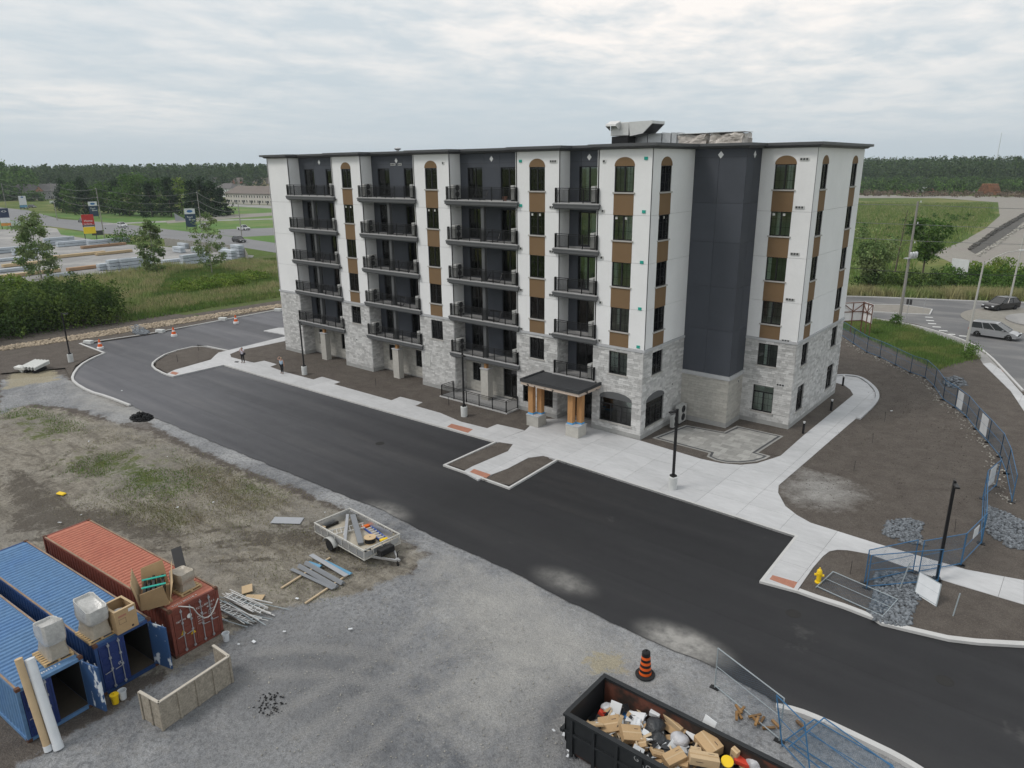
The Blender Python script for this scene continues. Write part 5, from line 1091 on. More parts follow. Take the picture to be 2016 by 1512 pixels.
# --- metal cladding profiles on battens
def seg(px, py, z=ZY): return Vector(g3(px, py, z))
for a, b, lb in (((554, 1160), (650, 1100), 'left batten under the grey profiles'), ((601, 1190), (690, 1130), 'right batten under the grey profiles')): tag(MB().bar(seg(*a)+Vector((0, 0, .06)), seg(*b)+Vector((0, 0, .06)), .09, .07).build('timber_batten', M['lumber']), lb, 'batten', 'battens under the grey profiles')
M['prof'] = mat('grey_cladding', (.195, .205, .22), .5, .06, 2); M['profl'] = mat('light_grey_cladding', (.32, .33, .35), .5, .06, 2); M['profb'] = mat('blue_cladding', (.10, .27, .42), .5, .08, 2)
def profile(a, b, w, h, m_, lb, z=.10):
    a, b = seg(*a)+Vector((0, 0, z)), seg(*b)+Vector((0, 0, z)); d = (b-a).normalized(); s = Vector((d.y, -d.x, 0)); mb = MB()
    cs = [(-w/2, 0), (-w*.12, h), (w*.12, h), (w/2, 0)] if h > .04 else [(-w/2, 0), (-w/2, h), (w/2, h), (w/2, 0)]
    k = len(cs); mb.add([e+s*u+Vector((0, 0, v)) for e in (a, b) for u, v in cs], [(i, i+1, k+i+1, k+i) for i in range(k-1)]+[(0, k, 2*k-1, k-1)]+[tuple(range(k-1, -1, -1)), tuple(range(k, 2*k))]); tag(mb.build('cladding_profile', M[m_]), lb, 'profile', 'grey cladding profiles on battens')
profile((574, 1124), (657, 1163), .20, .03, 'prof', 'thin tapering grey profile nearest the containers'); profile((590, 1118), (664, 1160), .30, .14, 'prof', 'dark grey ridged profile, second from the containers'); profile((603, 1112), (676, 1153), .30, .14, 'prof', 'dark grey ridged profile, third from the containers')
profile((609, 1111), (633, 1119), .24, .07, 'profb', 'short blue profile beside the ridged profiles', .11); profile((613, 1099), (683, 1141), .26, .03, 'profl', 'light grey flat profile lying on the blue ones', .20); profile((640, 1108), (692, 1134), .22, .07, 'profb', 'long blue profile under the light grey one', .11)
# --- utility trailer
tc_ = [Vector(g3(x, y, .55)) for x, y in ((628, 1041), (681, 1007), (777, 1055), (727, 1100))]
t0 = (tc_[0]+tc_[1]+tc_[2]+tc_[3])/4; ax = ((tc_[2]-tc_[1])+(tc_[3]-tc_[0])).normalized(); taz = math.atan2(ax.y, ax.x)
T = empty('utility_trailer', (t0.x, t0.y, ZY), taz, 'single axle utility trailer of galvanised steel with mesh sides', 'trailer')
TL, TW = 4.55, 2.35
M['deck'] = mat('trailer_deck', (.42, .38, .31), .85, .14, 2, fine=.12, fscale=9); MB().box(-TL/2, TL/2, -TW/2, TW/2, .42, .47).build('deck', M['deck'], T)
fm = MB()
for z in (.44, .98):
    for y in (-TW/2, TW/2): fm.box(-TL/2-.03, TL/2+.03, y-.03, y+.03, z-.03, z+.03)
    for x in (-TL/2, TL/2): fm.box(x-.028, x+.028, -TW/2, TW/2, z-.028, z+.028)
for i in range(8):
    x = -TL/2+i*TL/7
    for y in (-TW/2, TW/2): fm.box(x-.02, x+.02, y-.02, y+.02, .47, .95)
for i in range(1, 4):
    y = -TW/2+i*TW/4
    for x in (-TL/2, TL/2): fm.box(x-.018, x+.018, y-.018, y+.018, .47, .95)
M['wornpaint'] = mat('worn_white_paint', (.50, .49, .46), .6, .2, 3, fine=.15, fscale=12); fm.build('frame', M['wornpaint'], T)
for y in (-TW/2+.024, TW/2-.03): MB().box(-TL/2+.05, TL/2-.05, y, y+.006, .48, .86).build('side_panel', M['galv'], T)
MB().box(-TL/2+.04, -TL/2+.05, -TW/2+.06, TW/2-.06, .48, .94).build('tailgate', M['galv'], T); MB().box(TL/2-.05, TL/2-.04, -TW/2+.06, TW/2-.06, .48, .8).build('front_panel', M['galv'], T)
M['rubber'] = mat('rubber', (.016, .016, .017), .85, .1, 4); M['rim'] = mat('wheel_rim', (.38, .39, .40), .4, .05, 4, metal=.6)
for s in (-1, 1):
    y = s*(TW/2+.17); wh = empty('x') if False else None
    ty = MB().lathe([(.16, -.09), (.30, -.10), (.33, -.06), (.33, .06), (.30, .10), (.16, .09)], 24, TR(-.55, y, .33, rx=R(90))).build('wheel', M['rubber'], T, smooth=True); MB().lathe([(.165, -.07), (.17, .075), (.06, .085), (.05, .11), (.0, .11)], 20, TR(-.55, y, .33, rx=R(90*s))).build('rim', M['rim'], ty, smooth=True)
    fd = MB(); n = 12; vs = []
    for i in range(n+1):
        a = math.pi*(.02+.96*i/n); vs += [(-.55+.46*math.cos(a)*1.15, y-.15, .35+.42*math.sin(a)), (-.55+.46*math.cos(a)*1.15, y+.15, .35+.42*math.sin(a))]
    fd.add(vs, [(2*i, 2*i+1, 2*i+3, 2*i+2) for i in range(n)]); k = fd.build('fender', M['acgrey'], T, smooth=True); md = k.modifiers.new('s', 'SOLIDIFY'); md.thickness = .02
    MB().bar((TL/2-.2, s*.75, .4), (TL/2+1.25, s*.05, .4), .08, .1).build('drawbar', M['galv'], T)
MB().box(TL/2+.12, TL/2+.5, -.45, .45, .46, .82).build('tool_box', M['black'], T, bevel=.03); q = MB().box(TL/2+1.15, TL/2+1.42, -.06, .06, .40, .50); q.build('coupler', M['galv'], T); q = MB().tube((TL/2+1.1, .12, .02), (TL/2+1.1, .12, .75), .035); q.tube((TL/2+1.1, .12, .75), (TL/2+1.1, .32, .8), .015); q.lathe([(.09, -.03), (.09, .03)], 12, TR(TL/2+1.1, .12, .05, rx=R(90))); q.build('jockey_wheel', M['rubber'], T)
Mt = Matrix.Translation((t0.x, t0.y, ZY)) @ Matrix.Rotation(taz, 4, 'Z')
def onT(x, y, z=.47): return Mt @ Vector((x, y, z))
l_ = onT(-1.45, -1.05, .53); ladder(l_, Matrix.Rotation(taz+R(62), 4, 'Z') @ Matrix.Rotation(R(-4), 4, 'Y'), 2.15, .55, 'wide aluminium ladder lying at the tail of the trailer', rungs=9)
def beam(a, b, w, h, m_, lb): tag(MB().bar(onT(*a), onT(*b), w, h).build('steel_beam', M[m_]), lb, 'beam', 'grey beams in the trailer')
beam((-2.05, .85, .78), (.25, -.95, .62), .16, .10, 'profl', 'narrow light grey beam lying across the trailer'); beam((-1.75, 1.0, .80), (1.0, -.45, .60), .30, .12, 'prof', 'wide grey beam lying across the trailer'); beam((-1.9, .72, .66), (-.4, -.55, .60), .1, .06, 'alu', 'thin aluminium bar beside the grey beams')
M['orange'] = mat('orange_paint', (.72, .15, .02), .5, .08, 4); M['bluefg'] = mat('blue_fibreglass', (.045, .10, .36), .5, .08, 4)
r = empty('step_ladder', onT(-.35, .95, .55), taz+R(-8), 'blue step ladder with orange top folded flat in the trailer', 'ladder')
for y in (-.2, .2): MB().box(0, 1.75, y-.03, y+.03, -.04, .05).build('rail', M['bluefg'], r)
for i in range(6): MB().box(.2+i*.27, .27+i*.27, -.17, .17, .02, .06).build('step', M['alu'], r)
MB().box(-.22, .02, -.24, .24, -.05, .07).build('cap', M['orange'], r); MB().box(1.76, 1.95, -.22, .22, -.04, .05).build('foot', M['yellow'], r)
p = onT(1.05, .12, .472); r = empty('cable_spool', p, 0, 'dark cable spool with pale wooden top in the trailer', 'spool'); MB().lathe([(.30, .03), (.28, .30)], 20).build('cable', M['rubber'], r, smooth=True); MB().lathe([(.33, .30), (.33, .33), (.04, .33)], 24).build('flange', M['carton2'], r, smooth=False); MB().lathe([(.33, 0), (.33, .03)], 24).build('flange', M['carton2'], r); MB().lathe([(.04, .331), (.04, .335)], 10).build('hub', M['black'], r)
p = onT(1.75, -.55, .50); q = MB(); rr = random.Random(8)
for k in range(3): q.path([p+Vector((.22*math.cos(a)*(1-.1*k), .17*math.sin(a), .03*k)) for a in [i*math.pi/6 for i in range(13)]], .02, 5)
tag(q.build('cable_coil', M['rubber']), 'dark coil of cable in the front corner of the trailer', 'cable'); p = onT(-2.05, -.85, .48); tag(MB().box(-.12, .12, -.16, .16, 0, .2, TR(p.x, p.y, p.z, taz+.2)).build('wood_block', M['lumber']), 'pale wooden block in the tail corner of the trailer', 'block'); p = onT(-2.05, -.2, .5); tag(MB().box(-.05, .05, -.4, .4, 0, .14, TR(p.x, p.y, p.z, taz)).build('black_case', M['black']), 'black case against the trailer tailgate', 'case')
# ================================================================= skip, drum, cones, people, rocks, roof plant
def atY(x, y, Y): d = _r*((x-1008)/FOC)+_u*((756-y)/FOC)+_f; return CAM+d*((Y-CAM.y)/d.y)
# --- skip (open roll-off dumpster)
M['skip'] = mat('black_skip', (.016, .018, .020), .5, .2, 1.2, fine=.15, fscale=10); M['skiprust'] = mat('skip_inside', (.030, .020, .016), .8, .2, 1.1, fine=.2, fscale=8, col2=(.10, .035, .022), c2lo=.46, c2hi=.58)
SX0, SX1, SY0, SY1, SZ = 12.95, 20.6, -27.85, -25.40, 1.62
D = empty('dumpster', (SX0, SY0, ZY), 0, 'long black open dumpster heaped with cartons and rubbish', 'dumpster'); LX_, LY_, H_ = SX1-SX0, SY1-SY0, SZ-ZY
for nm, y, s in (('side_wall', 0, 1), ('side_wall', LY_, -1)):
    MB().box(.06, LX_, min(y, y+s*.06), max(y, y+s*.06), .25, H_-.1).build(nm, M['skip'], D); MB().box(.12, LX_-.06, min(y+s*.062, y+s*.07), max(y+s*.062, y+s*.07), .32, H_-.12).build('inner_face_or_shade', M['skiprust'], D)
    rb = MB()
    for i in range(9): x = .25+i*.9; rb.box(x, x+.12, min(y-s*.08, y-s*.002), max(y-s*.08, y-s*.002), .1, H_-.12)
    rb.box(.02, LX_, min(y-s*.07, y-s*.003), max(y-s*.07, y-s*.003), H_*.55, H_*.55+.1) if s > 0 else None; rb.build('rib', M['skip'], D)
    MB().box(-.02, LX_, y-.09, y+.09, H_-.1, H_).build('top_rail', M['skip'], D)
MB().add([(0, 0, .62), (0, LY_, .62), (0, LY_, H_-.1), (0, 0, H_-.1), (.06, 0, .62), (.06, LY_, .62), (.06, LY_, H_-.1), (.06, 0, H_-.1)], [(0, 3, 2, 1), (4, 5, 6, 7), (0, 1, 5, 4)]).build('end_wall', M['skip'], D); MB().add([(0, 0, .62), (0, LY_, .62), (.5, LY_, .05), (.5, 0, .05)], [(0, 1, 2, 3)]).build('sloping_end', M['skip'], D)
MB().box(-.03, .13, .091, LY_-.091, H_-.1, H_-.003).build('top_rail', M['skip'], D); q = MB().box(-.14, .0, -.1, LY_+.1, H_*.55, H_*.55+.12); q.build('push_bar', M['skip'], D); MB().box(.3, LX_, .07, LY_-.07, .1, .25).build('floor', M['skiprust'], D)
M['lettergrey'] = mat('grey_lettering', (.36, .36, .36), .7, .15, 5)
for ch, x, z, sz in (('G', 2.72, 1.42, .28), ('O', 2.90, 1.24, .28), ('O', 3.16, 1.31, .28), ('D', 3.44, 1.28, .28), ('Y', 3.36, 1.12, .24), ('E', 3.58, 1.12, .24), ('A', 3.80, 1.12, .24), ('R', 4.02, 1.12, .24))[:4]:
    mb = MB(); text_mb(mb, ch, sz, frameM((x, -.002, z), (1, 0, 0), (0, 0, 1)), .004); mb.build('lettering', M['lettergrey'], D)
# rubbish: a mixed heap under single pieces
M['trash'] = mat('mixed_rubbish', (.30, .28, .26), .8, .5, 3, fine=.3, fscale=14, col2=(.06, .05, .05), c2lo=.45, c2hi=.6)
nx_, ny_ = 60, 18; hv = []
for j in range(ny_+1):
    for i in range(nx_+1):
        x, y = .2+(LX_-.4)*i/nx_, .1+(LY_-.2)*j/ny_; hv.append((SX0+x, SY0+y, .62+.16*math.sin(x*1.3)+.22*mnoise.noise(Vector((x*2.2, y*2.2, 3)))+.12*mnoise.noise(Vector((x*6, y*6, 1)))-.25*max(0, 1-x/1.0)))
me = fast_mesh('rubbish_heap', hv, [(j*(nx_+1)+i, j*(nx_+1)+i+1, (j+1)*(nx_+1)+i+1, (j+1)*(nx_+1)+i) for j in range(ny_) for i in range(nx_)], M['trash']); tag(link('rubbish_heap', me), 'mixed loose rubbish filling the dumpster', 'rubbish', kind='stuff')
rg_ = np.random.default_rng(77)
for nm_, m_, n_, lb_ in (('cardboard_scraps', 'carton', 90, 'torn brown cardboard scraps among the rubbish'), ('paper_rubbish', 'tarp', 70, 'white paper and film scraps among the rubbish'), ('dark_rubbish', 'bag', 60, 'dark plastic scraps among the rubbish'), ('wood_rubbish', 'lumber', 26, 'broken laths among the rubbish')):
    q_ = MB()
    for _ in range(n_):
        x_, y_ = rg_.uniform(.5, LX_-.5), rg_.uniform(.2, LY_-.2); x_, y_ = (x_, y_) if nm_ != 'wood_rubbish' else (min(max(x_, 1.0), LX_-1.0), LY_*.5+(y_-LY_*.5)*.35); s_ = rg_.uniform(.06, .2); l_ = s_*(3.2 if nm_ == 'wood_rubbish' else 1); w2_ = s_*(.25 if nm_ == 'wood_rubbish' else rg_.uniform(.5, 1))
        q_.box(-l_, l_, -w2_, w2_, 0, .012 if nm_ != 'wood_rubbish' else .03, TR(SX0+x_, SY0+y_, .80+rg_.uniform(0, .26), rg_.uniform(0, 6), rg_.uniform(-.9, .9), rg_.uniform(-.7, .7)))
    M.setdefault('bag', mat('black_bag', (.022, .024, .027), .28, .2, 4, spec=.6, bump=.05, bscale=9)); tag(q_.build(nm_, M[m_]), lb_, 'rubbish', kind='stuff')
M['wht'] = mat('white_board', (.66, .67, .68), .6, .05, 3); M['bag'] = mat('black_bag', (.022, .024, .027), .28, .2, 4, spec=.6, bump=.05, bscale=9); M['clear'] = mat('clear_bag', (.45, .45, .47), .25, .2, 4, spec=.6, bump=.03, bscale=8); M['redp'] = mat('red_plastic', (.66, .07, .04), .5, .1, 3); M['bluep'] = mat('blue_print', (.05, .16, .38), .6, .1, 3)
ZD = .95
def scrapbox(px, dims, rz, rx, ry, m_, label, z=ZD, cat='box', name='cardboard_box', tape=True, flap=True):
    p = at(*px, z); w_, d_, h_ = [q_*.82 if q_ > .1 else q_ for q_ in dims]; r = empty(name, (p.x, p.y, z-h_*.5), rz, label, cat, 'rubbish in the dumpster'); r.rotation_euler = (R(rx), R(ry), R(rz))
    MB().box(-w_/2, w_/2, -d_/2, d_/2, 0, h_).build('carton', M[m_], r, bevel=.008)
    if tape and m_.startswith('carton'):
        MB().box(-w_/2-.002, w_/2+.002, -.025, .025, h_+.001, h_+.004).build('tape', M['carton' if m_ == 'carton2' else 'carton2'], r)
        MB().box(-w_*.3, -w_*.05, -d_/2-.003, -d_/2-.001, h_*.5, h_*.57).build('print', M['ink'], r); MB().box(w_*.15, w_*.36, d_*.22, d_*.26, h_+.001, h_+.003).build('print', M['ink'], r)
    return r
for a in (((1168,1410), (.75, .06, .62), 40, 62, 0, 'carton2', 'tan cardboard flap standing in the left end of the dumpster', 1.15), ((1200,1425), (.95, .7, .12), 28, 24, -20, 'carton', 'flattened brown carton sagging at the left end of the dumpster', 1.05), ((1211,1432), (.16, .16, .95), 20, -18, 14, 'carton2', 'narrow upright carton near the left end of the dumpster', 1.15),
          ((1240,1444), (.85, .7, .3), 48, 16, 14, 'carton', 'wide open carton by the near rim of the dumpster', 1.1), ((1265,1466), (.5, .4, .3), 30, 10, -20, 'carton', 'half buried brown carton by the near rim', .95), ((1318,1417), (1.35, .16, .3), -12, 6, 8, 'carton2', 'long flat carton along the far rim', 1.15), ((1330,1432), (1.0, .6, .1), -12, 35, 0, 'carton', 'brown carton sheet leaning below the long flat carton', 1.0),
          ((1328,1492), (.85, .55, .4), 62, 8, -8, 'carton', 'printed brown carton beside the near rim, below the clear bag', 1.15), ((1368,1482), (.42, .36, .34), 35, 6, 8, 'carton2', 'small square carton with a white label', 1.15), ((1395,1463), (.95, .75, .5), -24, 10, 10, 'carton', 'big crushed taped carton in the middle of the dumpster', 1.2), ((1385,1495), (1.15, .5, .34), 32, -6, 6, 'carton2', 'long printed carton in front of the crushed carton', 1.25), ((1446,1483), (.3, .22, .75), -15, 10, 10, 'carton2', 'upright narrow carton right of the yellow lid', 1.2), ((1295,1483), (.6, .5, .12), 40, -14, 20, 'carton', 'torn brown carton flap by the near rim', 1.0), ((1345,1502), (.5, .5, .3), 15, 6, -6, 'carton', 'brown carton at the lower edge, by the rim', 1.0), ((1208,1412), (.5, .4, .5), 12, 5, 10, 'carton', 'brown carton behind the white board', .75), ((1420,1455), (.5, .3, .2), 22, 12, 6, 'carton', 'brown carton scrap by the far rim', .85)): scrapbox(*a[:7], z=a[7])
for px, dims, rz, rx, ry, m_, lb, z in (((1208,1398), (.5, .04, .6), 14, -28, 6, 'wht', 'white board standing at the left end of the dumpster', 1.1), ((1386,1435), (.55, .03, 1.0), -8, -16, 8, 'wht', 'tall white board standing by the far rim', 1.35), ((1366,1445), (.7, .4, .05), -20, 24, 8, 'wht', 'folded white board beside the tall white board', 1.1), ((1364,1470), (.16, .03, .65), 10, -30, 24, 'wht', 'narrow white strip standing by the crushed carton', 1.15), ((1252,1412), (.8, .55, .06), 10, 12, -14, 'wht', 'printed white wrapper sheet near the black bags', .95), ((1232,1408), (.5, .3, .08), 0, 10, 0, 'bluep', 'blue and white wrapper scrap', .85), ((1290,1404), (.45, .3, .22), 8, 8, 4, 'wht', 'small white package on the black bag', 1.15), ((1462,1496), (.7, .45, .2), 20, 8, 12, 'redp', 'bright red plastic sheet at the right', 1.1), ((1470,1490), (.4, .35, .3), 35, 0, 8, 'wht', 'white package behind the red plastic', 1.1), ((1184,1402), (.3, .25, .2), 10, 0, 20, 'redp', 'dark red scrap at the left end', .8), ((1270,1455), (.9, .06, .08), 35, 20, 0, 'alu', 'thin metal frame bar among the cartons', 1.05), ((1258,1400), (.7, .08, .05), -30, 10, 0, 'lumber', 'short wooden lath lying on the rubbish', .9)): scrapbox(px, dims, rz, rx, ry, m_, lb, z, 'scrap', 'rubbish_piece', False)
def blob(px, z, rad, m_, lb, seed, squash=.8):
    bm = bmesh.new(); bmesh.ops.create_icosphere(bm, subdivisions=3, radius=rad); me = bpy.data.meshes.new('bag'); bm.to_mesh(me); bm.free(); wobble(me, rad*.35, 1.6/rad*.5, seed); wobble(me, rad*.12, 4/rad*.5, seed+5)
    for v in me.vertices: v.co.z *= squash
    me.polygons.foreach_set('use_smooth', [True]*len(me.polygons)); me.materials.append(M[m_]); p = at(*px, z); tag(link('rubbish_bag', me, None, (p.x, p.y, z)), lb, 'bag', 'rubbish in the dumpster')
blob((1289,1428), 1.1, .34, 'bag', 'upper black rubbish bag', 2); blob((1296,1456), .98, .30, 'bag', 'lower black rubbish bag', 9); blob((1338,1453), 1.06, .31, 'clear', 'clear bag of scraps beside the black bags', 4, .7); blob((1196,1394), .95, .2, 'clear', 'grey plastic bag at the left end', 7); blob((1488,1500), 1.1, .3, 'clear', 'clear bag at the right of the rubbish', 3)
p = at(1432, 1497, 1.25); tag(MB().lathe([(.2, 0), (.2, .03), (.17, .035)], 20, TR(p.x, p.y, 1.2, 0, R(18), R(10))).build('yellow_disc', M['yellow']), 'round yellow bucket lid lying on the rubbish', 'lid')
# --- traffic drum and cones
M['corange'] = mat('cone_orange', (.74, .115, .015), .5, .06, 4); M['wreflect'] = mat('cone_white', (.72, .72, .72), .5, .05, 4)
r = empty('traffic_drum', g3(1270, 1328, ZY), 0, 'orange and black striped traffic drum near the dumpster', 'traffic drum'); MB().lathe([(.40, 0), (.40, .05), (.30, .09), (.27, .07)], 24).build('base', M['rubber'], r, smooth=True)
zz_ = .08
for i in range(8): MB().lathe([(.255-.011*i, zz_), (.245-.011*i, zz_+.118)], 20).build('band', M['corange' if i % 2 == 0 else 'black'], r, smooth=True); zz_ += .119
MB().lathe([(.165, zz_), (.17, zz_+.05), (.12, zz_+.1), (.03, zz_+.11), (.03, zz_+.17), (.0, zz_+.17)], 18).build('cap', M['rubber'], r, smooth=True)
for px, lb in (((198, 687), 'orange cone nearest the kerb corner'), ((343, 662), 'middle orange cone on the back drive'), ((465, 637), 'orange cone nearest the building on the back drive')):
    r = empty('traffic_cone', g3(*px, -.12), .3, lb, 'cone', 'orange cones on the back drive'); MB().lathe([(.36, .0), (.36, .22), (.3, .3)], 14).build('base', M['wreflect'], r); MB().lathe([(.26, .31), (.19, .62)], 16).build('cone', M['corange'], r, smooth=True); MB().lathe([(.185, .621), (.14, .8)], 16).build('sleeve', M['wreflect'], r, smooth=True); MB().lathe([(.138, .801), (.06, 1.15), (.0, 1.16)], 16).build('tip', M['corange'], r, smooth=True)
for px, lb in (((175, 677), 'white concrete block by the kerb corner'), ((316, 655), 'white concrete block by the kerb gap'), ((439, 631), 'white concrete block between the two far cones'), ((548, 613), 'white concrete block next to the building corner')): p = g3(*px, -.12); tag(MB().box(-.55, .55, -.28, .28, 0, .42, TR(*p, R(28))).build('concrete_block', M['pale_base'], bevel=.04), lb, 'block', 'white blocks along the back kerb')
# --- people
def skin(name, J, Ed, m_, parent, sub=2):
    names = list(J); me = bpy.data.meshes.new(name); me.from_pydata([J[n][0] for n in names], [(names.index(a), names.index(b)) for a, b in Ed], []); o = link(name, me, parent)
    o.modifiers.new('skin', 'SKIN').use_smooth_shade = True; sk = me.skin_vertices[0].data
    for i, n in enumerate(names): r_ = J[n][1]; sk[i].radius = r_ if isinstance(r_, tuple) else (r_, r_); sk[i].use_root = (i == 0)
    md = o.modifiers.new('sub', 'SUBSURF'); md.levels = sub; md.render_levels = sub; me.materials.append(m_); return o
M['skin'] = mat('skin', (.42, .25, .18), .6, .04, 6); M['hairdark'] = mat('dark_hair', (.02, .017, .02), .6, .2, 9); M['hairblond'] = mat('fair_hair', (.42, .34, .22), .6, .15, 9); M['topl'] = mat('pale_lilac_top', (.56, .52, .58), .85, .1, 6); M['topb'] = mat('light_blue_top', (.36, .48, .60), .85, .1, 6); M['trouser'] = mat('black_trousers', (.016, .016, .02), .85, .1, 6); M['shoe'] = mat('dark_shoe', (.04, .035, .03), .7, .1, 6)
def person(loc, rz, label, top, hair, arms, stride, sleeveless=False, bag=False):
    r = empty('person', loc, rz, label, 'person'); f = stride
    J = {'pelvis': ((0, 0, .95), (.15, .11)), 'waist': ((0, 0, 1.08), (.125, .095)), 'chest': ((0, 0, 1.30), (.16, .105)), 'neck': ((0, 0, 1.46), .055), 'headb': ((0, -.015, 1.53), .07), 'headt': ((0, -.01, 1.66), .075),
         'hl': ((-.095, 0, .90), .085), 'kl': ((-.12, -.02+f, .50), .06), 'al': ((-.13, .03+f*.4, .09), .042), 'tl': ((-.14, -.13+f*.4, .035), .035), 'hr': ((.095, 0, .90), .085), 'kr': ((.12, -.02-f*.6, .50), .06), 'ar': ((.13, .03-f, .09), .042), 'tr': ((.14, -.13-f, .035), .035),
         'sl': ((-.185, 0, 1.40), .055), 'el': (arms[0], .042), 'wl': (arms[1], .03), 'pl': (arms[2], .035), 'sr': ((.185, 0, 1.40), .055), 'er': (arms[3], .042), 'wr': (arms[4], .03), 'pr': (arms[5], .035)}
    Ed = [('pelvis', 'waist'), ('waist', 'chest'), ('chest', 'neck'), ('neck', 'headb'), ('headb', 'headt'), ('pelvis', 'hl'), ('hl', 'kl'), ('kl', 'al'), ('al', 'tl'), ('pelvis', 'hr'), ('hr', 'kr'), ('kr', 'ar'), ('ar', 'tr'), ('chest', 'sl'), ('sl', 'el'), ('el', 'wl'), ('wl', 'pl'), ('chest', 'sr'), ('sr', 'er'), ('er', 'wr'), ('wr', 'pr')]
    skin('body', J, Ed, M['skin'], r)
    def grow(k, e=.018): p_, q = J[k]; return (p_, tuple(x+e for x in q) if isinstance(q, tuple) else q+e)
    skin('trousers', {k: grow(k, .016) for k in ('pelvis', 'hl', 'kl', 'al', 'hr', 'kr', 'ar')}, [('pelvis', 'hl'), ('hl', 'kl'), ('kl', 'al'), ('pelvis', 'hr'), ('hr', 'kr'), ('kr', 'ar')], M['trouser'], r)
    ks = ['waist', 'chest', 'pelvis', 'sl', 'sr']+([] if sleeveless else ['el', 'er']); T_ = {k: grow(k, .026) for k in ks}; T_['pelvis'] = ((0, 0, .96), (.18, .14))
    skin('top', T_, [('waist', 'pelvis'), ('waist', 'chest'), ('chest', 'sl'), ('chest', 'sr')]+([] if sleeveless else [('sl', 'el'), ('sr', 'er')]), M[top], r)
    h = skin('hair', {'a': ((0, .03, 1.68), .088), 'b': ((0, .07, 1.55), .085), 'c': ((0, .08, 1.42), .06)}, [('a', 'b'), ('b', 'c')], M[hair], r)
    for k, a in (('tl', 'al'), ('tr', 'ar')): t_, a_ = Vector(J[k][0]), Vector(J[a][0]); skin('shoe', {'h': ((a_.x, a_.y+.02, .04), .048), 't': ((t_.x, t_.y-.03, .035), .04)}, [('h', 't')], M['shoe'], r, 1)
    fc = MB()
    for x in (-.03, .03): fc.lathe([(.012, 0), (.01, .006)], 6, TR(x, -.085, 1.60, rx=R(90)))
    fc.build('eyes', M['hairdark'], r); MB().add([(-.014, -.083, 1.56), (.014, -.083, 1.56), (0, -.105, 1.565), (0, -.085, 1.60)], [(0, 1, 2), (0, 2, 3), (1, 3, 2)]).build('nose', M['skin'], r)
    for s, wk, pk in ((-1, 'wl', 'pl'), (1, 'wr', 'pr')):          # fingers: four and a thumb
        w0, p0 = Vector(J[wk][0]), Vector(J[pk][0]); d = (p0-w0).normalized(); sd = d.cross(Vector((0, 1, .2))).normalized(); hm = MB()
        for i in range(4): b_ = p0+sd*(.012*(i-1.5)*1.6); e1 = b_+d*.045+Vector((0, -.01, 0)); hm.tube(b_, e1, .009, .008, 6); hm.tube(e1, e1+d*(.025+.008*(1.5-abs(i-1.5)))+Vector((0, -.02, 0)), .008, .007, 6)
        hm.tube(w0+d*.03, w0+d*.05+sd*.05, .011, .008, 6); hm.build('hand', M['skin'], r)
    if bag: q = MB().box(.2, .3, -.1, .14, .88, 1.08); q.bar((.25, .02, 1.08), (-.1, .02, 1.47), .03, .012); q.build('shoulder_bag', M['trouser'], r)
    return r
toward = math.atan2(CAM.x+42, -(CAM.y+6))
person((*g3(479, 714)[:2], 0), .55, 'person in pale lilac top and black trousers with hands at the face', 'topl', 'hairdark', ((-.25, -.12, 1.22), (-.10, -.24, 1.46), (-.05, -.22, 1.54), (.25, -.12, 1.22), (.10, -.24, 1.46), (.05, -.22, 1.54)), .03, bag=True)
person((*g3(556, 735)[:2], 0), .6, 'person in light blue top walking with one arm raised to fair hair', 'topb', 'hairblond', ((-.36, -.02, 1.52), (-.20, .02, 1.70), (-.12, .02, 1.72), (.26, -.02, 1.16), (.30, -.10, .95), (.31, -.13, .87)), .16, sleeveless=True)
p = g3(466, 713); tag(MB().box(-.2, .2, -.12, .12, 0, .07, TR(*p, .4)).build('drone_case', M['trouser'], bevel=.02), 'small dark case on the walk beside the person in lilac', 'case')
# --- stacked sheets left of the drive, asphalt heap, wood scraps
o = Vector(g3(70, 730, -.1)); ST = empty('sheet_stack', o, R(25), 'stack of pale corrugated sheets on blocks left of the drive', 'stack')
for i in range(5):
    mb = MB(); n = 14; vs = []
    for k in range(n+1): u = -.95+1.9*k/n; vs += [(u, -.9, .35+.07*i+.05*math.sin(k*2.1)), (u, 1.0, .62+.08*i+.05*math.sin(k*2.1))]
    mb.add(vs, [(2*k, 2*k+2, 2*k+3, 2*k+1) for k in range(n)]); mb.build('sheet', M['acwhite'], ST)
for x in (-.6, .5): MB().box(x, x+.25, -.8, .7, .0, .34).build('bearer', M['trouser'], ST)
o = Vector(g3(45, 732, -.1)); tag(MB().box(-.7, .7, -.3, .3, .35, .6, TR(o.x, o.y, o.z, R(20), R(8))).box(-.2, .2, -.2, .2, 0, .36, TR(o.x, o.y, o.z, R(20))).build('white_panel_stack', M['acwhite']), 'small white bundle left of the pale corrugated sheets', 'bundle')
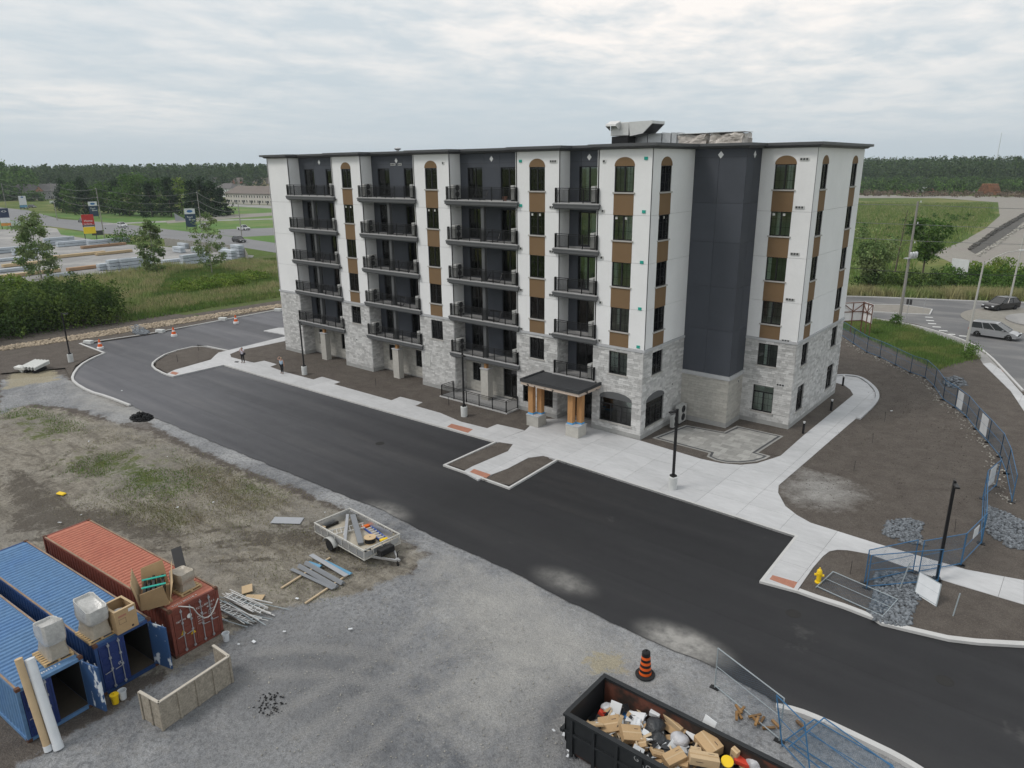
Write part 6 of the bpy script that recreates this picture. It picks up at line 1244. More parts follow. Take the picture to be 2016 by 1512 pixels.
def rock_mesh(n, place, smin, smax, seed, flat=.7):
    """many rough stones, joined: an octahedron cut finer, each with its own shape"""
    rg = np.random.default_rng(seed)
    base = np.array([(1,0,0),(-1,0,0),(0,1,0),(0,-1,0),(0,0,1),(0,0,-1),(.7,.7,.1),(-.7,.7,-.1),(-.7,-.7,.1),(.7,-.7,-.1)], float)
    tri = np.array([(4,0,6),(4,6,2),(4,2,7),(4,7,1),(4,1,8),(4,8,3),(4,3,9),(4,9,0),(5,6,0),(5,2,6),(5,7,2),(5,1,7),(5,8,1),(5,3,8),(5,9,3),(5,0,9)])
    P = place(n, rg); n = len(P); s = rg.uniform(smin, smax, n)**1.0; V = base[None]*(1+rg.uniform(-.28, .28, (n, 10, 1)))*s[:, None, None]; V[:, :, 2] *= flat
    a = rg.uniform(0, 6.28, n); c, sn = np.cos(a)[:, None], np.sin(a)[:, None]; V[:, :, 0] *= rg.uniform(.8, 1.5, (n, 1)); x, y = V[:, :, 0].copy(), V[:, :, 1].copy(); V[:, :, 0], V[:, :, 1] = x*c-y*sn, x*sn+y*c
    t_ = rg.uniform(-.5, .5, n)[:, None]; x, z = V[:, :, 0].copy(), V[:, :, 2].copy(); V[:, :, 0], V[:, :, 2] = x*np.cos(t_)-z*np.sin(t_), x*np.sin(t_)+z*np.cos(t_)
    V += P[:, None, :]; F = tri[None]+np.arange(n)[:, None, None]*10; return V.reshape(-1, 3), F.reshape(-1, 3)
def in_poly(poly, height=0, z0=0):
    poly = np.array(poly)
    def f(n, rg):
        lo, hi = poly.min(0), poly.max(0); out_ = []
        while sum(map(len, out_)) < n:
            q = rg.uniform(lo, hi, (n*3, 2)); d = sdist(q, poly); k = d > 0; q = q[k]; d = d[k]; z = z0+height*np.clip(d/max(d.max(), .01), 0, 1)**.7*rg.uniform(.2, 1, len(q)); out_.append(np.c_[q, z])
        return np.concatenate(out_)[:n]
    return f
def rocks(name, poly, n, s0, s1, m_, label, cat, seed, height=.15, z0=0): V, F = rock_mesh(n, in_poly(poly, height, z0), s0, s1, seed); tag(link(name, fast_mesh(name, V, F, M[m_])), label, cat, kind='stuff')
rocks('rock_pile', A2([(1722,1128),(1760,1124),(1810,1135),(1818,1165),(1800,1200),(1795,1230),(1760,1232),(1722,1222),(1708,1205),(1722,1165)]), 1300, .05, .12, 'rock', 'blue grey rocks spread below the hydrant verge', 'rocks', 1, .06)
rocks('rock_pile', A2([(1745,1025),(1790,1020),(1820,1030),(1808,1048),(1824,1075),(1770,1065),(1738,1052)]), 600, .05, .12, 'rock', 'grey rocks above the path by the blue gate', 'rocks', 2, .06)
rocks('rock_pile', A2([(1945,995),(1985,1010),(2040,1040),(2040,1085),(1985,1078),(1945,1050),(1935,1025)]), 1400, .05, .12, 'rock', 'wide grey rock spread at the right edge', 'rocks', 3, .08)
rocks('rock_pile', A2([(1856,745),(1880,740),(1900,748),(1902,758),(1878,764),(1858,758)]), 160, .08, .2, 'rock', 'small rock heap behind the curving fence', 'rocks', 4)
rocks('rock_strip', A2([(0,683),(178,655.5),(300,636),(553,599),(600,592),(600,598),(553,605.5),(260,653),(178,665.5),(0,691)]), 3800, .08, .24, 'riprap', 'long strip of tan stones along the back kerb', 'rocks', 5, .1)
rocks('rock_chute', A2([(252,644),(272,641),(290,650),(294,657),(270,660)]), 260, .12, .3, 'rock', 'grey stone chute through the kerb gap', 'rocks', 6, .1)
FV = A2(FP); V_, F_ = [], []
rl = []
for i, (a, b) in enumerate(zip(FV, FV[1:])):
    a, b = np.array(a), np.array(b); k = int(np.hypot(*(b-a))*10); t_ = rng.uniform(0, 1, k)[:, None]; rl.append(np.c_[a+(b-a)*t_+rng.normal(0, .28, (k, 2))-np.array([.35, .2]), np.zeros(k)])
rl = np.concatenate(rl); V, F = rock_mesh(len(rl), lambda n, rg: rl, .02, .09, 8); tag(link('rubble', fast_mesh('rubble', V, F, M['rockpale'])), 'pale rubble strewn along the foot of the curving fence', 'rubble', kind='stuff')
yd = A2([(20,820),(300,860),(640,1010),(800,1100),(640,1250),(480,1300),(500,1505),(1100,1505),(1200,1400),(1000,1200),(700,1030),(400,930)]); cl = A2([(1650,840),(1720,800),(1700,760),(1760,740),(1850,800),(1930,900),(1960,960),(1880,1040),(1730,1060),(1560,1000),(1560,950)]); V, F = rock_mesh(1500, in_poly(cl, 0, -.01), .012, .045, 15); M['clod'] = mat('soil_clods', (.105, .09, .077), .95, .2, 3, isl=.4); tag(link('soil_clods', fast_mesh('soil_clods', V, F, M['clod'])), 'crumbs of soil strewn over the graded bank', 'soil', kind='stuff')
V, F = rock_mesh(900, in_poly(yd, 0, ZY), .012, .035, 12); tag(link('loose_stones', fast_mesh('loose_stones', V, F, M['rockpale'])), 'loose stones scattered over the yard', 'stones', kind='stuff')
o = np.array(at(279, 823, -.14)[:2]); V, F = rock_mesh(420, in_poly([(o[0]+1.15*math.cos(a), o[1]+.8*math.sin(a)) for a in np.linspace(0, 6.28, 14)[:-1]], .55, -.14), .05, .13, 10); M['tar'] = mat('black_asphalt_crumbs', (.012, .012, .013), .8, .3, 5, isl=.3); tag(link('asphalt_heap', fast_mesh('asphalt_heap', V, F, M['tar'])), 'small black heap of asphalt crumbs beside the drive', 'heap', kind='stuff')
o = np.array(at(532, 1385, ZY)[:2]); V, F = rock_mesh(70, in_poly([(o[0]+.75*math.cos(a), o[1]+.6*math.sin(a)) for a in np.linspace(0, 6.28, 10)[:-1]], .02, ZY), .015, .05, 13); tag(link('asphalt_crumbs', fast_mesh('asphalt_crumbs', V, F, M['tar'])), 'black asphalt crumbs scattered on the gravel', 'crumbs', kind='stuff')
rr = random.Random(6); c_ = Vector(g3(1478, 1428, ZY)); M['firewood'] = mat('split_wood', (.22, .125, .05), .8, .3, 3, isl=.3)
wl = ['at the left of the wood scraps', 'on top of the wood scraps', 'at the back of the wood scraps', 'in the middle of the wood scraps', 'pointing to the dumpster', 'at the front, the longest of the wood scraps', 'at the front beside the longest', 'at the right of the wood scraps', 'under the other wood scraps']
for i in range(9):
    a = c_+Vector((rr.uniform(-.55, .45), rr.uniform(-.4, .4), .06+.03*(i % 4))); an = rr.uniform(0, 3.14); L = rr.uniform(.3, .55); tag(MB().bar(a, a+Vector((math.cos(an)*L, math.sin(an)*L, .04)), .09, .07).build('wood_scrap', M['firewood']), 'split wood block '+wl[i], 'wood', 'wood scraps by the dumpster')
for px, lb in (((1568, 1421), 'single wood block inside the fallen blue fences'), ((1520, 1420), 'pale plank end lying by the fence post')): a = Vector(g3(*px, ZY)); tag(MB().bar(a+Vector((0, 0, .05)), a+Vector((.35, -.2, .05)), .1, .08).build('wood_scrap', M['firewood']), lb, 'wood')
# paper scraps on the ground
pm = MB()
for px in ((1090,1440),(1110,1448),(1122,1480),(1118,1490),(1125,1467),(585,1180),(560,1245),(470,1270),(500,1265),(640,1010),(690,1240),(240,770),(330,900),(175,870),(20,865),(60,905),(1750,695),(1790,740),(1755,810),(118,1030),(160,1015),(350,1000),(420,990)):
    p = at(*px, -.11 if px[1] < 1100 and px[0] > 1000 else ZY+.03); s = rr.uniform(.04, .12); pm.box(-s, s, -s*.6, s*.6, 0, .015, TR(p.x, p.y, p.z+.05, rr.random()*3, rr.uniform(-.3, .3)))
tag(pm.build('paper_scraps', M['tarp']), 'white paper scraps scattered on the ground', 'litter', kind='stuff')
p = g3(122, 975, ZY); tag(MB().box(-.35, .3, -.15, .15, 0, .12, TR(p[0], p[1], ZY+.06, .3, .1)).build('yellow_bag', M['yellow'], bevel=.05), 'crumpled yellow bag in the dark mud', 'bag'); p = g3(566, 1027, ZY)
tag(MB().box(-.9, .9, -.35, .35, 0, .06, TR(p[0], p[1], ZY+.05, R(35), .05)).build('plastic_sheet', M['profl'], bevel=.02), 'grey plastic sheet lying in the field left of the trailer', 'sheet')
M['iron'] = mat('cast_iron', (.022, .021, .020), .8, .2, 8)
for px, lb in (((748, 873), 'drain cover in the asphalt before the parking bays'), ((1860, 1340), 'drain cover in the asphalt at the lower right'), ((1562, 1208), 'drain cover in the asphalt below the ramp')): p = g3(*px, -.12); tag(MB().lathe([(.34, -.02), (.34, .004), (.30, .006), (.30, .003), (.0, .003)], 24, TR(*p)).build('drain_cover', M['iron']), lb, 'drain cover', 'drain covers in the asphalt')
# --- billboard seen from behind
M['bwhite'] = mat('billboard_white', (.85, .85, .85), .6, .04, 2); M['redwood'] = mat('red_brown_timber', (.17, .085, .06), .85, .15, 3)
r = empty('billboard', g3(1690, 657), 0, 'white billboard on red brown timber frame seen from behind', 'billboard'); o = Vector(r.location); pts = [Vector(g3(x, y))-o for x, y in ((1652, 657), (1694, 655), (1712, 662))]
for a, b in zip(pts, pts[1:]):
    d = (b-a).normalized(); n_ = Vector((d.y, -d.x, 0)); MB().add([e+n_*s+Vector((0, 0, z)) for z in (1.5, 3.8) for e, s in ((a, 0), (b, 0), (b, -.04), (a, -.04))], BOXF).build('board', M['bwhite'], r)
    for t_ in (.03, .5, .97): p = a+(b-a)*t_+n_*.05; MB().bar(p+Vector((0, 0, -.05)), p+Vector((0, 0, 3.8)), .1, .09).build('post', M['redwood'], r)
    for z in (1.55, 2.65, 3.75): MB().bar(a+n_*.11+Vector((0, 0, z)), b+n_*.11+Vector((0, 0, z)), .05, .1).build('rail', M['redwood'], r)
    m_ = (a+b)/2+n_*.16
    for e in (a, b): MB().bar(m_+Vector((0, 0, 2.7)), e+n_*.16+Vector((0, 0, 3.7)), .05, .09).build('brace', M['redwood'], r)
# --- plant on the roof
ZRF = 20.622
def rbox(mb, x0, x1, y0, y1, Y, dep, zb=None):
    a, b = atY(x0, y1, Y), atY(x1, y0, Y); mb.box(a.x, b.x, Y, Y+dep, a.z if zb is None else zb, b.z); return mb
Yh = 7.0
r = empty('roof_unit', (*atY(1220, 280, Yh)[:2], ZRF), 0, 'grey rooftop ventilation unit with two hoods on a black kerb', 'roof unit'); o = Vector(r.location)
def rel(mb): mb.v = [(x-o.x, y-o.y, z-o.z) for x, y, z in mb.v]; return mb
rel(rbox(MB(), 1204, 1236, 268, 283, Yh, 2.0, ZRF)).build('kerb', M['black'], r); rel(rbox(MB(), 1202, 1238, 240, 268, Yh-.02, 2.04)).build('casing', M['alu'], r, bevel=.02)
a, b, c, d = atY(1202, 239, Yh), atY(1222, 238, Yh), atY(1198, 250, Yh-.6), atY(1220, 250, Yh-.6)
hd = MB().add([a, b, (b.x, b.y-.7, b.z-.25), (a.x, a.y-.7, a.z-.25), (a.x, a.y, a.z-.75), (b.x, b.y, b.z-.75), (b.x, b.y-.72, b.z-.4), (a.x, a.y-.72, a.z-.4)], [(0, 1, 2, 3), (3, 2, 6, 7), (0, 3, 7, 4), (1, 5, 6, 2)]); rel(hd).build('hood', M['alu'], r)
a, b = atY(1238, 240, Yh), atY(1284, 240, Yh); e = atY(1272, 262, Yh); f = atY(1240, 268, Yh)
hd = MB(); pr_ = [(a.x, a.z), (b.x, a.z+.02), (b.x, a.z-.18), (e.x-.3, e.z), (f.x, f.z)]; k = len(pr_); hd.add([(x, y, z) for y in (Yh, Yh+2.0) for x, z in pr_], [tuple(range(k)), tuple(range(2*k-1, k-1, -1))]+[(i, k+i, k+(i+1) % k, (i+1) % k) for i in range(k)]); rel(hd).build('intake_hood', M['alu'], r)
q = MB(); x0, x1 = pr_[3][0], pr_[2][0]; q.add([(pr_[2][0]-.02, Yh+.1, pr_[2][1]-.03), (pr_[3][0]-.02, Yh+.1, pr_[3][1]-.02), (pr_[3][0]-.02, Yh+1.9, pr_[3][1]-.02), (pr_[2][0]-.02, Yh+1.9, pr_[2][1]-.03)], [(0, 1, 2, 3)]); rel(q).build('filter', M['acdark'], r)
r = empty('roof_duct', (*atY(1290, 280, 8.2)[:2], ZRF), 0, 'long galvanised duct running along the roof', 'duct'); o = Vector(r.location)
xs_ = [1246, 1254, 1275, 1303, 1321, 1333, 1345]
for x0, x1 in zip(xs_, xs_[1:]): rel(rbox(MB(), x0+.4, x1-.4, 262, 283, 8.2, 1.1, ZRF+.1)).build('section', M['galv'], r)
for x0 in xs_[1:-1]: rel(rbox(MB(), x0-.5, x0+.5, 260.5, 283, 8.15, 1.2, ZRF+.05)).build('flange', M['galv'], r)
M['poly'] = mat('plastic_wrap', (.50, .455, .41), .25, .14, 1.5, fine=.15, fscale=6, spec=.7, bump=.12, bscale=2.2)
for i, (x0, x1, y0, lb) in enumerate(((1334, 1391, 262, 'left one of two plastic wrapped roof units'), (1397, 1463, 259, 'right one of two plastic wrapped roof units'))):
    r = empty('wrapped_roof_unit', (*atY((x0+x1)/2, 280, 8.0)[:2], ZRF), 0, lb, 'roof unit', 'plastic wrapped roof units'); o = Vector(r.location); me_ = rel(rbox(MB(), x0, x1, y0+3, 284, 8.0, 1.6, ZRF)); 
    ob = me_.build('wrapping', M['poly'], r); bm = bmesh.new(); bm.from_mesh(ob.data); bmesh.ops.subdivide_edges(bm, edges=bm.edges[:], cuts=9, use_grid_fill=True); bm.to_mesh(ob.data); bm.free(); wobble(ob.data, .16, 1.7, 3+i); wobble(ob.data, .06, 5, i)
    rel(rbox(MB(), x0-2, x1+2, y0-1, y0+2.5, 7.9, 1.8)).build('lid', M['alu'], r)
r = empty('roof_vent', (*atY(783, 296, 6)[:2], ZRF), 0, 'small round roof vent on the left of the roof', 'roof vent'); z_ = atY(783, 296, 6).z-ZRF
MB().lathe([(.14, 0), (.14, z_+.05)], 14).build('pipe', M['galv'], r, smooth=True); MB().lathe([(.2, z_+.02), (.34, z_+.12), (.34, z_+.2), (.05, z_+.28)], 16).build('cap', M['galv'], r, smooth=True)
p = atY(1340, 283, 5.5); tag(MB().bar((p.x-1.2, 5.5, ZRF+.35), (p.x+1.2, 5.5, ZRF+.42), .12, .1).build('roof_timber', M['redwood']), 'red brown timber lying on the roof edge', 'timber')
# ================================================================= surroundings
ZL = -.29
def gl(x, y): p = at(x, y, ZL); return (p.x, p.y, ZL)
M['pave'] = mat('worn_pavement', (.25, .245, .24), .9, .14, .12, fine=.12, fscale=2, col2=(.32, .31, .295)); M['hwy'] = mat('highway_asphalt', (.19, .19, .195), .85, .1, .2, fine=.08, fscale=6, stretch=(.3, 1, 1)); M['dirt'] = mat('dirt_track', (.25, .235, .205), .95, .14, .1, fine=.15, fscale=1.4, col2=(.22, .20, .18)); M['darkdirt'] = mat('dark_berm', (.085, .08, .072), .95, .2, .5, fine=.2, fscale=3); M['lawn'] = mat('mown_lawn', (.075, .160, .026), .95, .14, .06, fine=.2, fscale=1.5, col2=(.13, .17, .05))
def zs(n): return ZL+.004*n
def area(name, px, m_, k, label, extra=None): return sheet(name, A2(px, ZL)+(extra or []), zs(k), M[m_], label)
area('lawn', [(60,420),(300,452),(560,480),(560,410),(440,405),(200,420)], 'lawn', 1, 'green lawn beyond the highway')
area('store_yard', [(-60,440),(100,448),(190,463),(230,492),(330,520),(300,536),(200,546),(80,556),(-80,566)], 'pave', 2, 'pale worn pavement of the timber yard')
area('timber_yard', [(190,478),(330,486),(500,503),(486,522),(420,528),(300,536),(180,528)], 'pave', 3, 'grey pavement among the timber stacks')
area('highway', [(-80,400),(55,414),(117,431),(236,440),(325,451),(442,464),(545,479),(640,492),(640,512),(545,498),(483,488),(383,476),(278,466),(194,459),(117,448),(0,434),(-80,428)], 'hwy', 4, 'grey highway crossing behind the site on the left')
area('verge', [(112,450),(194,461),(262,468),(200,474),(120,462)], 'lawn', 5, 'grass verge between highway and timber yard'); area('verge', [(0,430),(60,440),(70,450),(0,452)], 'lawn', 5, 'grass verge by the blue sign')
area('side_road', [(430,452),(560,448),(560,462),(470,467),(430,462)], 'hwy', 5, 'paved lot beyond the highway by the white pickup'); area('footpath', [(200,440.5),(330,434.5),(545,430),(545,432),(330,437.5),(200,442.5)], 'pave', 5, 'pale path crossing the lawn'); area('gravel_lot', [(325,435),(430,424),(545,418),(545,424),(430,432),(330,440)], 'dirt', 6, 'gravel lot on the lawn'); area('townhouse_drive', [(440,401),(545,405),(545,411),(470,407),(440,406)], 'pave', 6, 'drive before the far townhouses')
# right side fields
area('dirt_pad', [(1965,398),(2100,396),(2100,520),(2016,560),(1950,540),(1880,520),(1830,498),(1890,478),(1940,450),(1968,425)], 'dirt', 2, 'bare grey brown dirt pad in the right field'); area('dirt_road', [(1600,383),(1850,385),(2100,389),(2100,396),(1960,398),(1850,390),(1600,390)], 'dirt', 3, 'dirt road crossing the far field')
area('bare_strip', [(1600,372),(2100,370),(2100,384),(1930,380),(1600,380)], 'dirt', 1, 'pale bare strip before the far scrub'); area('dark_track', [(1906,492),(1960,455),(2016,424),(2016,448),(1960,480),(1920,500)], 'darkdirt', 4, 'dark churned track on the dirt pad')
tag(MB().prism(A2([(1690,593.5),(1834,600),(1829,618),(1818,619),(1690,610)][0:0]+[(1650,598),(1780,600),(1834,608),(1829,618),(1780,616),(1650,609)], .12), -.1, .12).build('median', M['dirt']), 'raised pale median island in the street', kind='structure')
kerb(None, world=A2([(1650,598),(1780,600),(1834,608),(1829,618),(1780,616),(1650,609)], .14), w=.15, closed=True, z0=-.05, z1=.135)
c_ = at(2062, 634, .01); tag(MB().lathe([(9.5, .0), (9.5, .05)], 48, TR(c_.x, c_.y, 0)).build('roundabout_apron', M['dirt']), 'pale paved apron of the roundabout', kind='structure'); tag(MB().lathe([(5.5, .0), (5.5, .2), (5.2, .22)], 48, TR(c_.x+1, c_.y, 0)).build('roundabout', M['pave']), 'kerbed roundabout centre at the right edge', kind='structure')
kerb(None, world=smooth_poly(A2([(1720,627),(1801,640),(1867,659),(1918,678),(1948,699),(1970,721),(2016,770)], .01), 2, False), w=.2, side=-1, z0=-.05, z1=.13)
kerb(None, world=A2([(1600,582.5),(1720,585.5),(1940,594.5),(2016,596.5),(2080,598)], .01), w=.3, side=1, z0=-.05, z1=.13)
paving('corner_sidewalk', A2([(1935,716),(1950,714),(1970,727),(2030,795),(2030,830),(1990,770)], .01), 3, 30, 'white concrete sidewalk by the roundabout corner', z=.02); tactile([(1955,722),(1966,724),(1977,732),(1966,732)], 'red tactile plate on the sidewalk by the roundabout')
sheet('gravel_verge', A2([(1720,629),(1801,641),(1867,660),(1912,679),(1945,701),(1965,722),(1935,716),(1925,700),(1895,680),(1850,664),(1790,647),(1720,634)], 0), .0, M['pave'], 'grey verge along the street kerb')
for x, y, lb in ((1829,624.5,'first'), (1831,631,'second'), (1835,637,'third'), (1844,643.5,'fourth'), (1857,651,'fifth'), (1872,658,'sixth'), (1897,661.5,'seventh')): p = at(x, y, .012); tag(MB().box(-.45, .45, -.2, .2, 0, .004, TR(p.x, p.y, .010, R(20))).build('yield_mark', M['roadpaint']), lb+' white dash of the yield line, counted from the median', 'road mark', 'white yield dashes')
# ---------------------------------------------------------------- foliage
def leaf_mat(name, a, b, c): return mat(name, a, .75, .12, .35, col2=b, c2lo=.42, c2hi=.62, isl=.42, spec=.15, trans=.30)
M['leafb'] = leaf_mat('birch_leaf', (.13, .20, .07), (.21, .26, .11), None); M['leafd'] = leaf_mat('dark_conifer', (.018, .042, .016), (.036, .07, .024), None); M['leafm'] = leaf_mat('broad_leaf', (.055, .115, .024), (.105, .18, .04), None); M['leafy'] = leaf_mat('yellow_green_leaf', (.12, .20, .03), (.18, .235, .05), None); M['leaft'] = leaf_mat('thicket_leaf', (.055, .098, .026), (.125, .18, .042), None); M['leaff'] = leaf_mat('forest_leaf', (.038, .072, .026), (.078, .12, .038), None)
M['brush'] = mat('brown_brush', (.15, .115, .08), .9, .2, .2, isl=.35); M['bark'] = mat('bark', (.11, .09, .07), .9, .25, 3, fine=.2, fscale=15); M['barkp'] = mat('pale_bark', (.26, .25, .22), .9, .25, 2); M['reed'] = mat('dry_reed', (.36, .335, .17), .9, .15, .2, isl=.3, col2=(.19, .26, .08), trans=.15); M['blade'] = mat('grass_blade', (.12, .20, .045), .85, .12, .3, isl=.35, col2=(.19, .22, .07), trans=.15); M['deadblade'] = mat('faded_grass_blade', (.26, .23, .14), .9, .12, .3, isl=.35, col2=(.17, .19, .08))
def quads(C, S, rg, up=.25, aspect=.75):
    """leaf faces: centres C (n,3), sizes S (n,) with random tilt"""
    n = len(C); u = rg.normal(size=(n, 3)); u /= np.linalg.norm(u, axis=1)[:, None]; w_ = rg.normal(size=(n, 3)); w_[:, 2] += up; v = np.cross(u, w_); v /= np.linalg.norm(v, axis=1)[:, None]+1e-9
    u = u*S[:, None]*.5; v = v*S[:, None]*.5*aspect; V = np.stack([C-u-v*.3, C+v, C+u-v*.3, C-v], 1); return V.reshape(-1, 3), np.arange(4*n).reshape(n, 4)
def crown_points(n, h0, h1, rad, rg, shape='oval', clumps=40, spread=.16):
    t = rg.uniform(0, 1, clumps); a = rg.uniform(0, 6.283, clumps)
    pr = {'oval': lambda t: np.sqrt(np.clip(1-(2*t-.9)**2/1.25, .03, 1)), 'cone': lambda t: (1-t)**.8+.04, 'vase': lambda t: np.clip(.25+1.0*t, 0, 1)*np.sqrt(np.clip(1-(t-.6)**2*3.2, .05, 1)), 'bush': lambda t: np.sqrt(np.clip(1-t*t, .05, 1))}[shape](t)
    r_ = rad*pr*np.sqrt(rg.uniform(.12, 1, clumps)); C = np.stack([r_*np.cos(a), r_*np.sin(a), h0+(h1-h0)*t], 1)
    i = rg.integers(0, clumps, n); sz = spread*rad*(.6+.8*rg.uniform(size=clumps)); return C[i]+rg.normal(size=(n, 3))*sz[i][:, None]*np.array([1, 1, .7])[None], C
def tree(loc, h, rad, label, shape='oval', n=2600, leaf=.3, lm='leafm', bm_='bark', base=.25, group=None, seed=1, clumps=45, spread=.16, trunk_r=.16, name='tree', cat='tree', limbs=9):
    rg = np.random.default_rng(seed); r = empty(name, loc, 0, label, cat, group); P_, C = crown_points(n, h*base, h*.97, rad, rg, shape, clumps, spread)
    V, F = quads(P_, leaf*rg.uniform(.6, 1.3, n), rg); link('crown', fast_mesh('crown', V, F, M[lm]), r)
    tk = MB(); pts = [Vector((.12*mnoise.noise(Vector((seed, k, 1)))*k, .12*mnoise.noise(Vector((k, seed, 4)))*k, h*.92*k/5)) for k in range(6)]
    for k in range(5): tk.tube(pts[k]-Vector((0, 0, .1 if k == 0 else 0)), pts[k+1], trunk_r*(1-.17*k), trunk_r*(1-.17*(k+1)), 7)
    for k in range(limbs):
        c = Vector(C[int(rg.integers(0, len(C)))]); q = min(.85, max(.12, c.z/h*.72)); s = pts[int(q*5)].lerp(pts[min(5, int(q*5)+1)], q*5-int(q*5)); tk.tube(s, c, trunk_r*.35, trunk_r*.1, 5)
    tk.build('trunk', M[bm_], r); return r
tree(gl(82, 549), 12.6, 3.5, 'loose leafy tree on the left before the timber yard', 'oval', 6000, .40, 'leafb', 'barkp', .1, None, 3, 60, .15, .14); tree(gl(308, 541), 10.6, 2.3, 'narrow leafy tree between the wrapped timber stacks', 'oval', 4600, .40, 'leafb', 'barkp', .1, None, 5, 42, .17, .12); tree(gl(418, 541), 12.0, 2.9, 'thin see through tree before the timber yard corner', 'oval', 2700, .34, 'leafb', 'barkp', .12, None, 8, 48, .15, .11)
# dark trees beyond the highway: each its own
TR_ = [(128,418,16.5,4.2,'cone','leafd','dark conifer at the left end of the row beyond the highway'), (147,420,14,4.5,'oval','leafm','green tree second in the row beyond the highway'), (168,423,17,4.4,'cone','leafd','dark conifer left of the highway sign'), (190,421,13,5,'oval','leafm','broad tree behind the highway sign'), (214,420,15,5,'oval','leafm','broad tree right of the highway sign'), (236,424,16.5,4.3,'cone','leafd','dark conifer near the middle of the row'), (256,425,18,5.8,'oval','leafm','tallest round tree in the row beyond the highway'), (280,424,18.5,6,'oval','leafm','tall round tree right of the tallest one'), (300,427,14.5,4.2,'cone','leafd','low dark conifer in the middle right of the row'), (318,424,16,5,'oval','leafm','round tree above the far pole wires'), (338,427,17,4.4,'cone','leafd','dark conifer left of the bright tree'), (360,422,16,5,'oval','leafy','bright yellow green tree in the dark row'), (382,428,15.5,4.3,'cone','leafd','dark conifer behind the right sign'), (402,424,17,4.2,'cone','leafd','tall dark conifer near the right end of the row'), (420,426,15,4.8,'cone','leafd','dark conifer second from the right end'), (436,424,12,4.6,'cone','leafd','low spreading conifer at the right end of the row')]
for i, (x, y, h, rd_, sh, lm, lb) in enumerate(TR_): tree(gl(x, y), h, rd_*1.15, lb, sh, 1700, .95, lm, 'bark', .03 if sh == 'cone' else .1, 'trees beyond the highway', 20+i, 60, .17, .3)
for i, (x, y, h, rd_, lb) in enumerate(((8,390,27,11,'tall tree at the far left edge'), (40,388,24,10,'tree left of the far farmhouse'), (68,396,6,6,'round bush before the far farmhouse'), (20,395,13,9,'low spreading tree at the left edge'))): tree(gl(x, y), h, rd_, lb, 'oval' if h > 8 else 'bush', 1500, 1.6, 'leafm', 'bark', .08, 'trees by the farmhouse', 60+i, 50, .17, .5)
# right side trees
tree(gl(1710, 578), 10.2, 3.5, 'leafy tree right of the building across the street', 'vase', 4600, .40, 'leafb', 'bark', .16, None, 40, 55, .15, .2); tree(gl(1815, 548), 10.5, 3.6, 'leafy tree behind the utility pole', 'vase', 4200, .40, 'leafm', 'bark', .30, None, 41, 50, .16, .18)
r = empty('bare_tree', gl(1762, 536), 0, 'leafless thin tree left of the utility pole', 'tree'); tk = MB(); tk.tube((0, 0, 0), (.6, 0, 11.5), .16, .04, 7); rr = random.Random(5)
for k in range(26): z = rr.uniform(3, 11); a = rr.uniform(0, 6.28); L = rr.uniform(.7, 2.0); e = Vector((z*.05+math.cos(a)*L, math.sin(a)*L, z+rr.uniform(.4, 1.3))); tk.tube((z*.05, 0, z), e, .03, .01, 4); tk.tube(e, e+Vector((rr.uniform(-.6, .6), rr.uniform(-.6, .6), .6)), .012, .005, 4)
tk.build('trunk', M['bark'], r)
def leaf_mass(name, px, n, hmin, hmax, leaf, lm, label, seed, cat='thicket', clumps=60, spread=1.0, z=ZL, world=None):
    rg = np.random.default_rng(seed); C = in_poly(world or A2(px, z), 0, z)(clumps, rg); H = rg.uniform(hmin, hmax, clumps); i = rg.integers(0, clumps, n); t = rg.uniform(0, 1, n)**.75; rr_ = spread*np.sqrt(np.clip(1-t**2.2, .04, 1))*rg.uniform(.2, 1, n)**.5; a = rg.uniform(0, 6.283, n)
    bump_ = 1+.25*np.sin(a*3+i)+.2*np.sin(a*5+i*2)
    P_ = np.stack([C[i, 0]+rr_*np.cos(a)*bump_, C[i, 1]+rr_*np.sin(a)*bump_, z+H[i]*t], 1)+rg.normal(size=(n, 3))*leaf*.6; V, F = quads(P_, leaf*rg.uniform(.6, 1.4, n), rg, .4); return tag(link(name, fast_mesh(name, V, F, M[lm])), label, cat, kind='stuff')
leaf_mass('thicket', [(-60,690),(0,674),(130,652),(235,638),(240,622),(180,610),(60,618),(-60,630)], 52000, 2.6, 6.2, .30, 'leaft', 'dense dark green thicket left of the drive', 2, clumps=120, spread=1.9); leaf_mass('thicket', [(-60,632),(0,620),(60,612),(90,600),(0,602),(-60,610)], 9000, 3, 5.5, .34, 'leafy', 'brighter green shrubs behind the dark thicket', 3, clumps=26, spread=2.0)
leaf_mass('shrub_patch', [(330,575),(400,560),(480,548),(520,552),(500,566),(420,575),(350,582)], 11000, .8, 1.9, .30, 'leafy', 'bright green low shrubs in the meadow', 4, clumps=50, spread=1.9)
leaf_mass('roadside_thicket', [(1690,583),(1780,584),(1870,583),(1870,560),(1760,560),(1690,570)], 10000, 1.2, 2.8, .34, 'leaft', 'dark green thicket along the street', 5, clumps=48, spread=1.6); leaf_mass('roadside_thicket', [(1840,560),(1900,548),(2040,560),(2040,588),(1960,587),(1890,584)], 9000, 1.3, 3.2, .34, 'leafm', 'mixed green roadside shrubs behind the dark car', 6, clumps=48, spread=1.7); leaf_mass('roadside_thicket', [(1860,540),(1960,530),(2040,540),(2040,556),(1900,552)], 5000, 1.2, 3.0, .34, 'leafy', 'yellow green shrubs below the dirt pad', 7, clumps=30, spread=1.8)
for x, y, lb, s in ((1912,706,'leafy bush at the foot of the near street light', 1.3), (1765,640,'weedy bush at the foot of the utility pole', 1.0)): tree((*at(x, y)[:2], -.02), 1.3*s, .75*s, lb, 'bush', 500, .18, 'leafm', 'bark', .0, None, int(x), 14, .3, .03, 'bush', 'bush', 5)
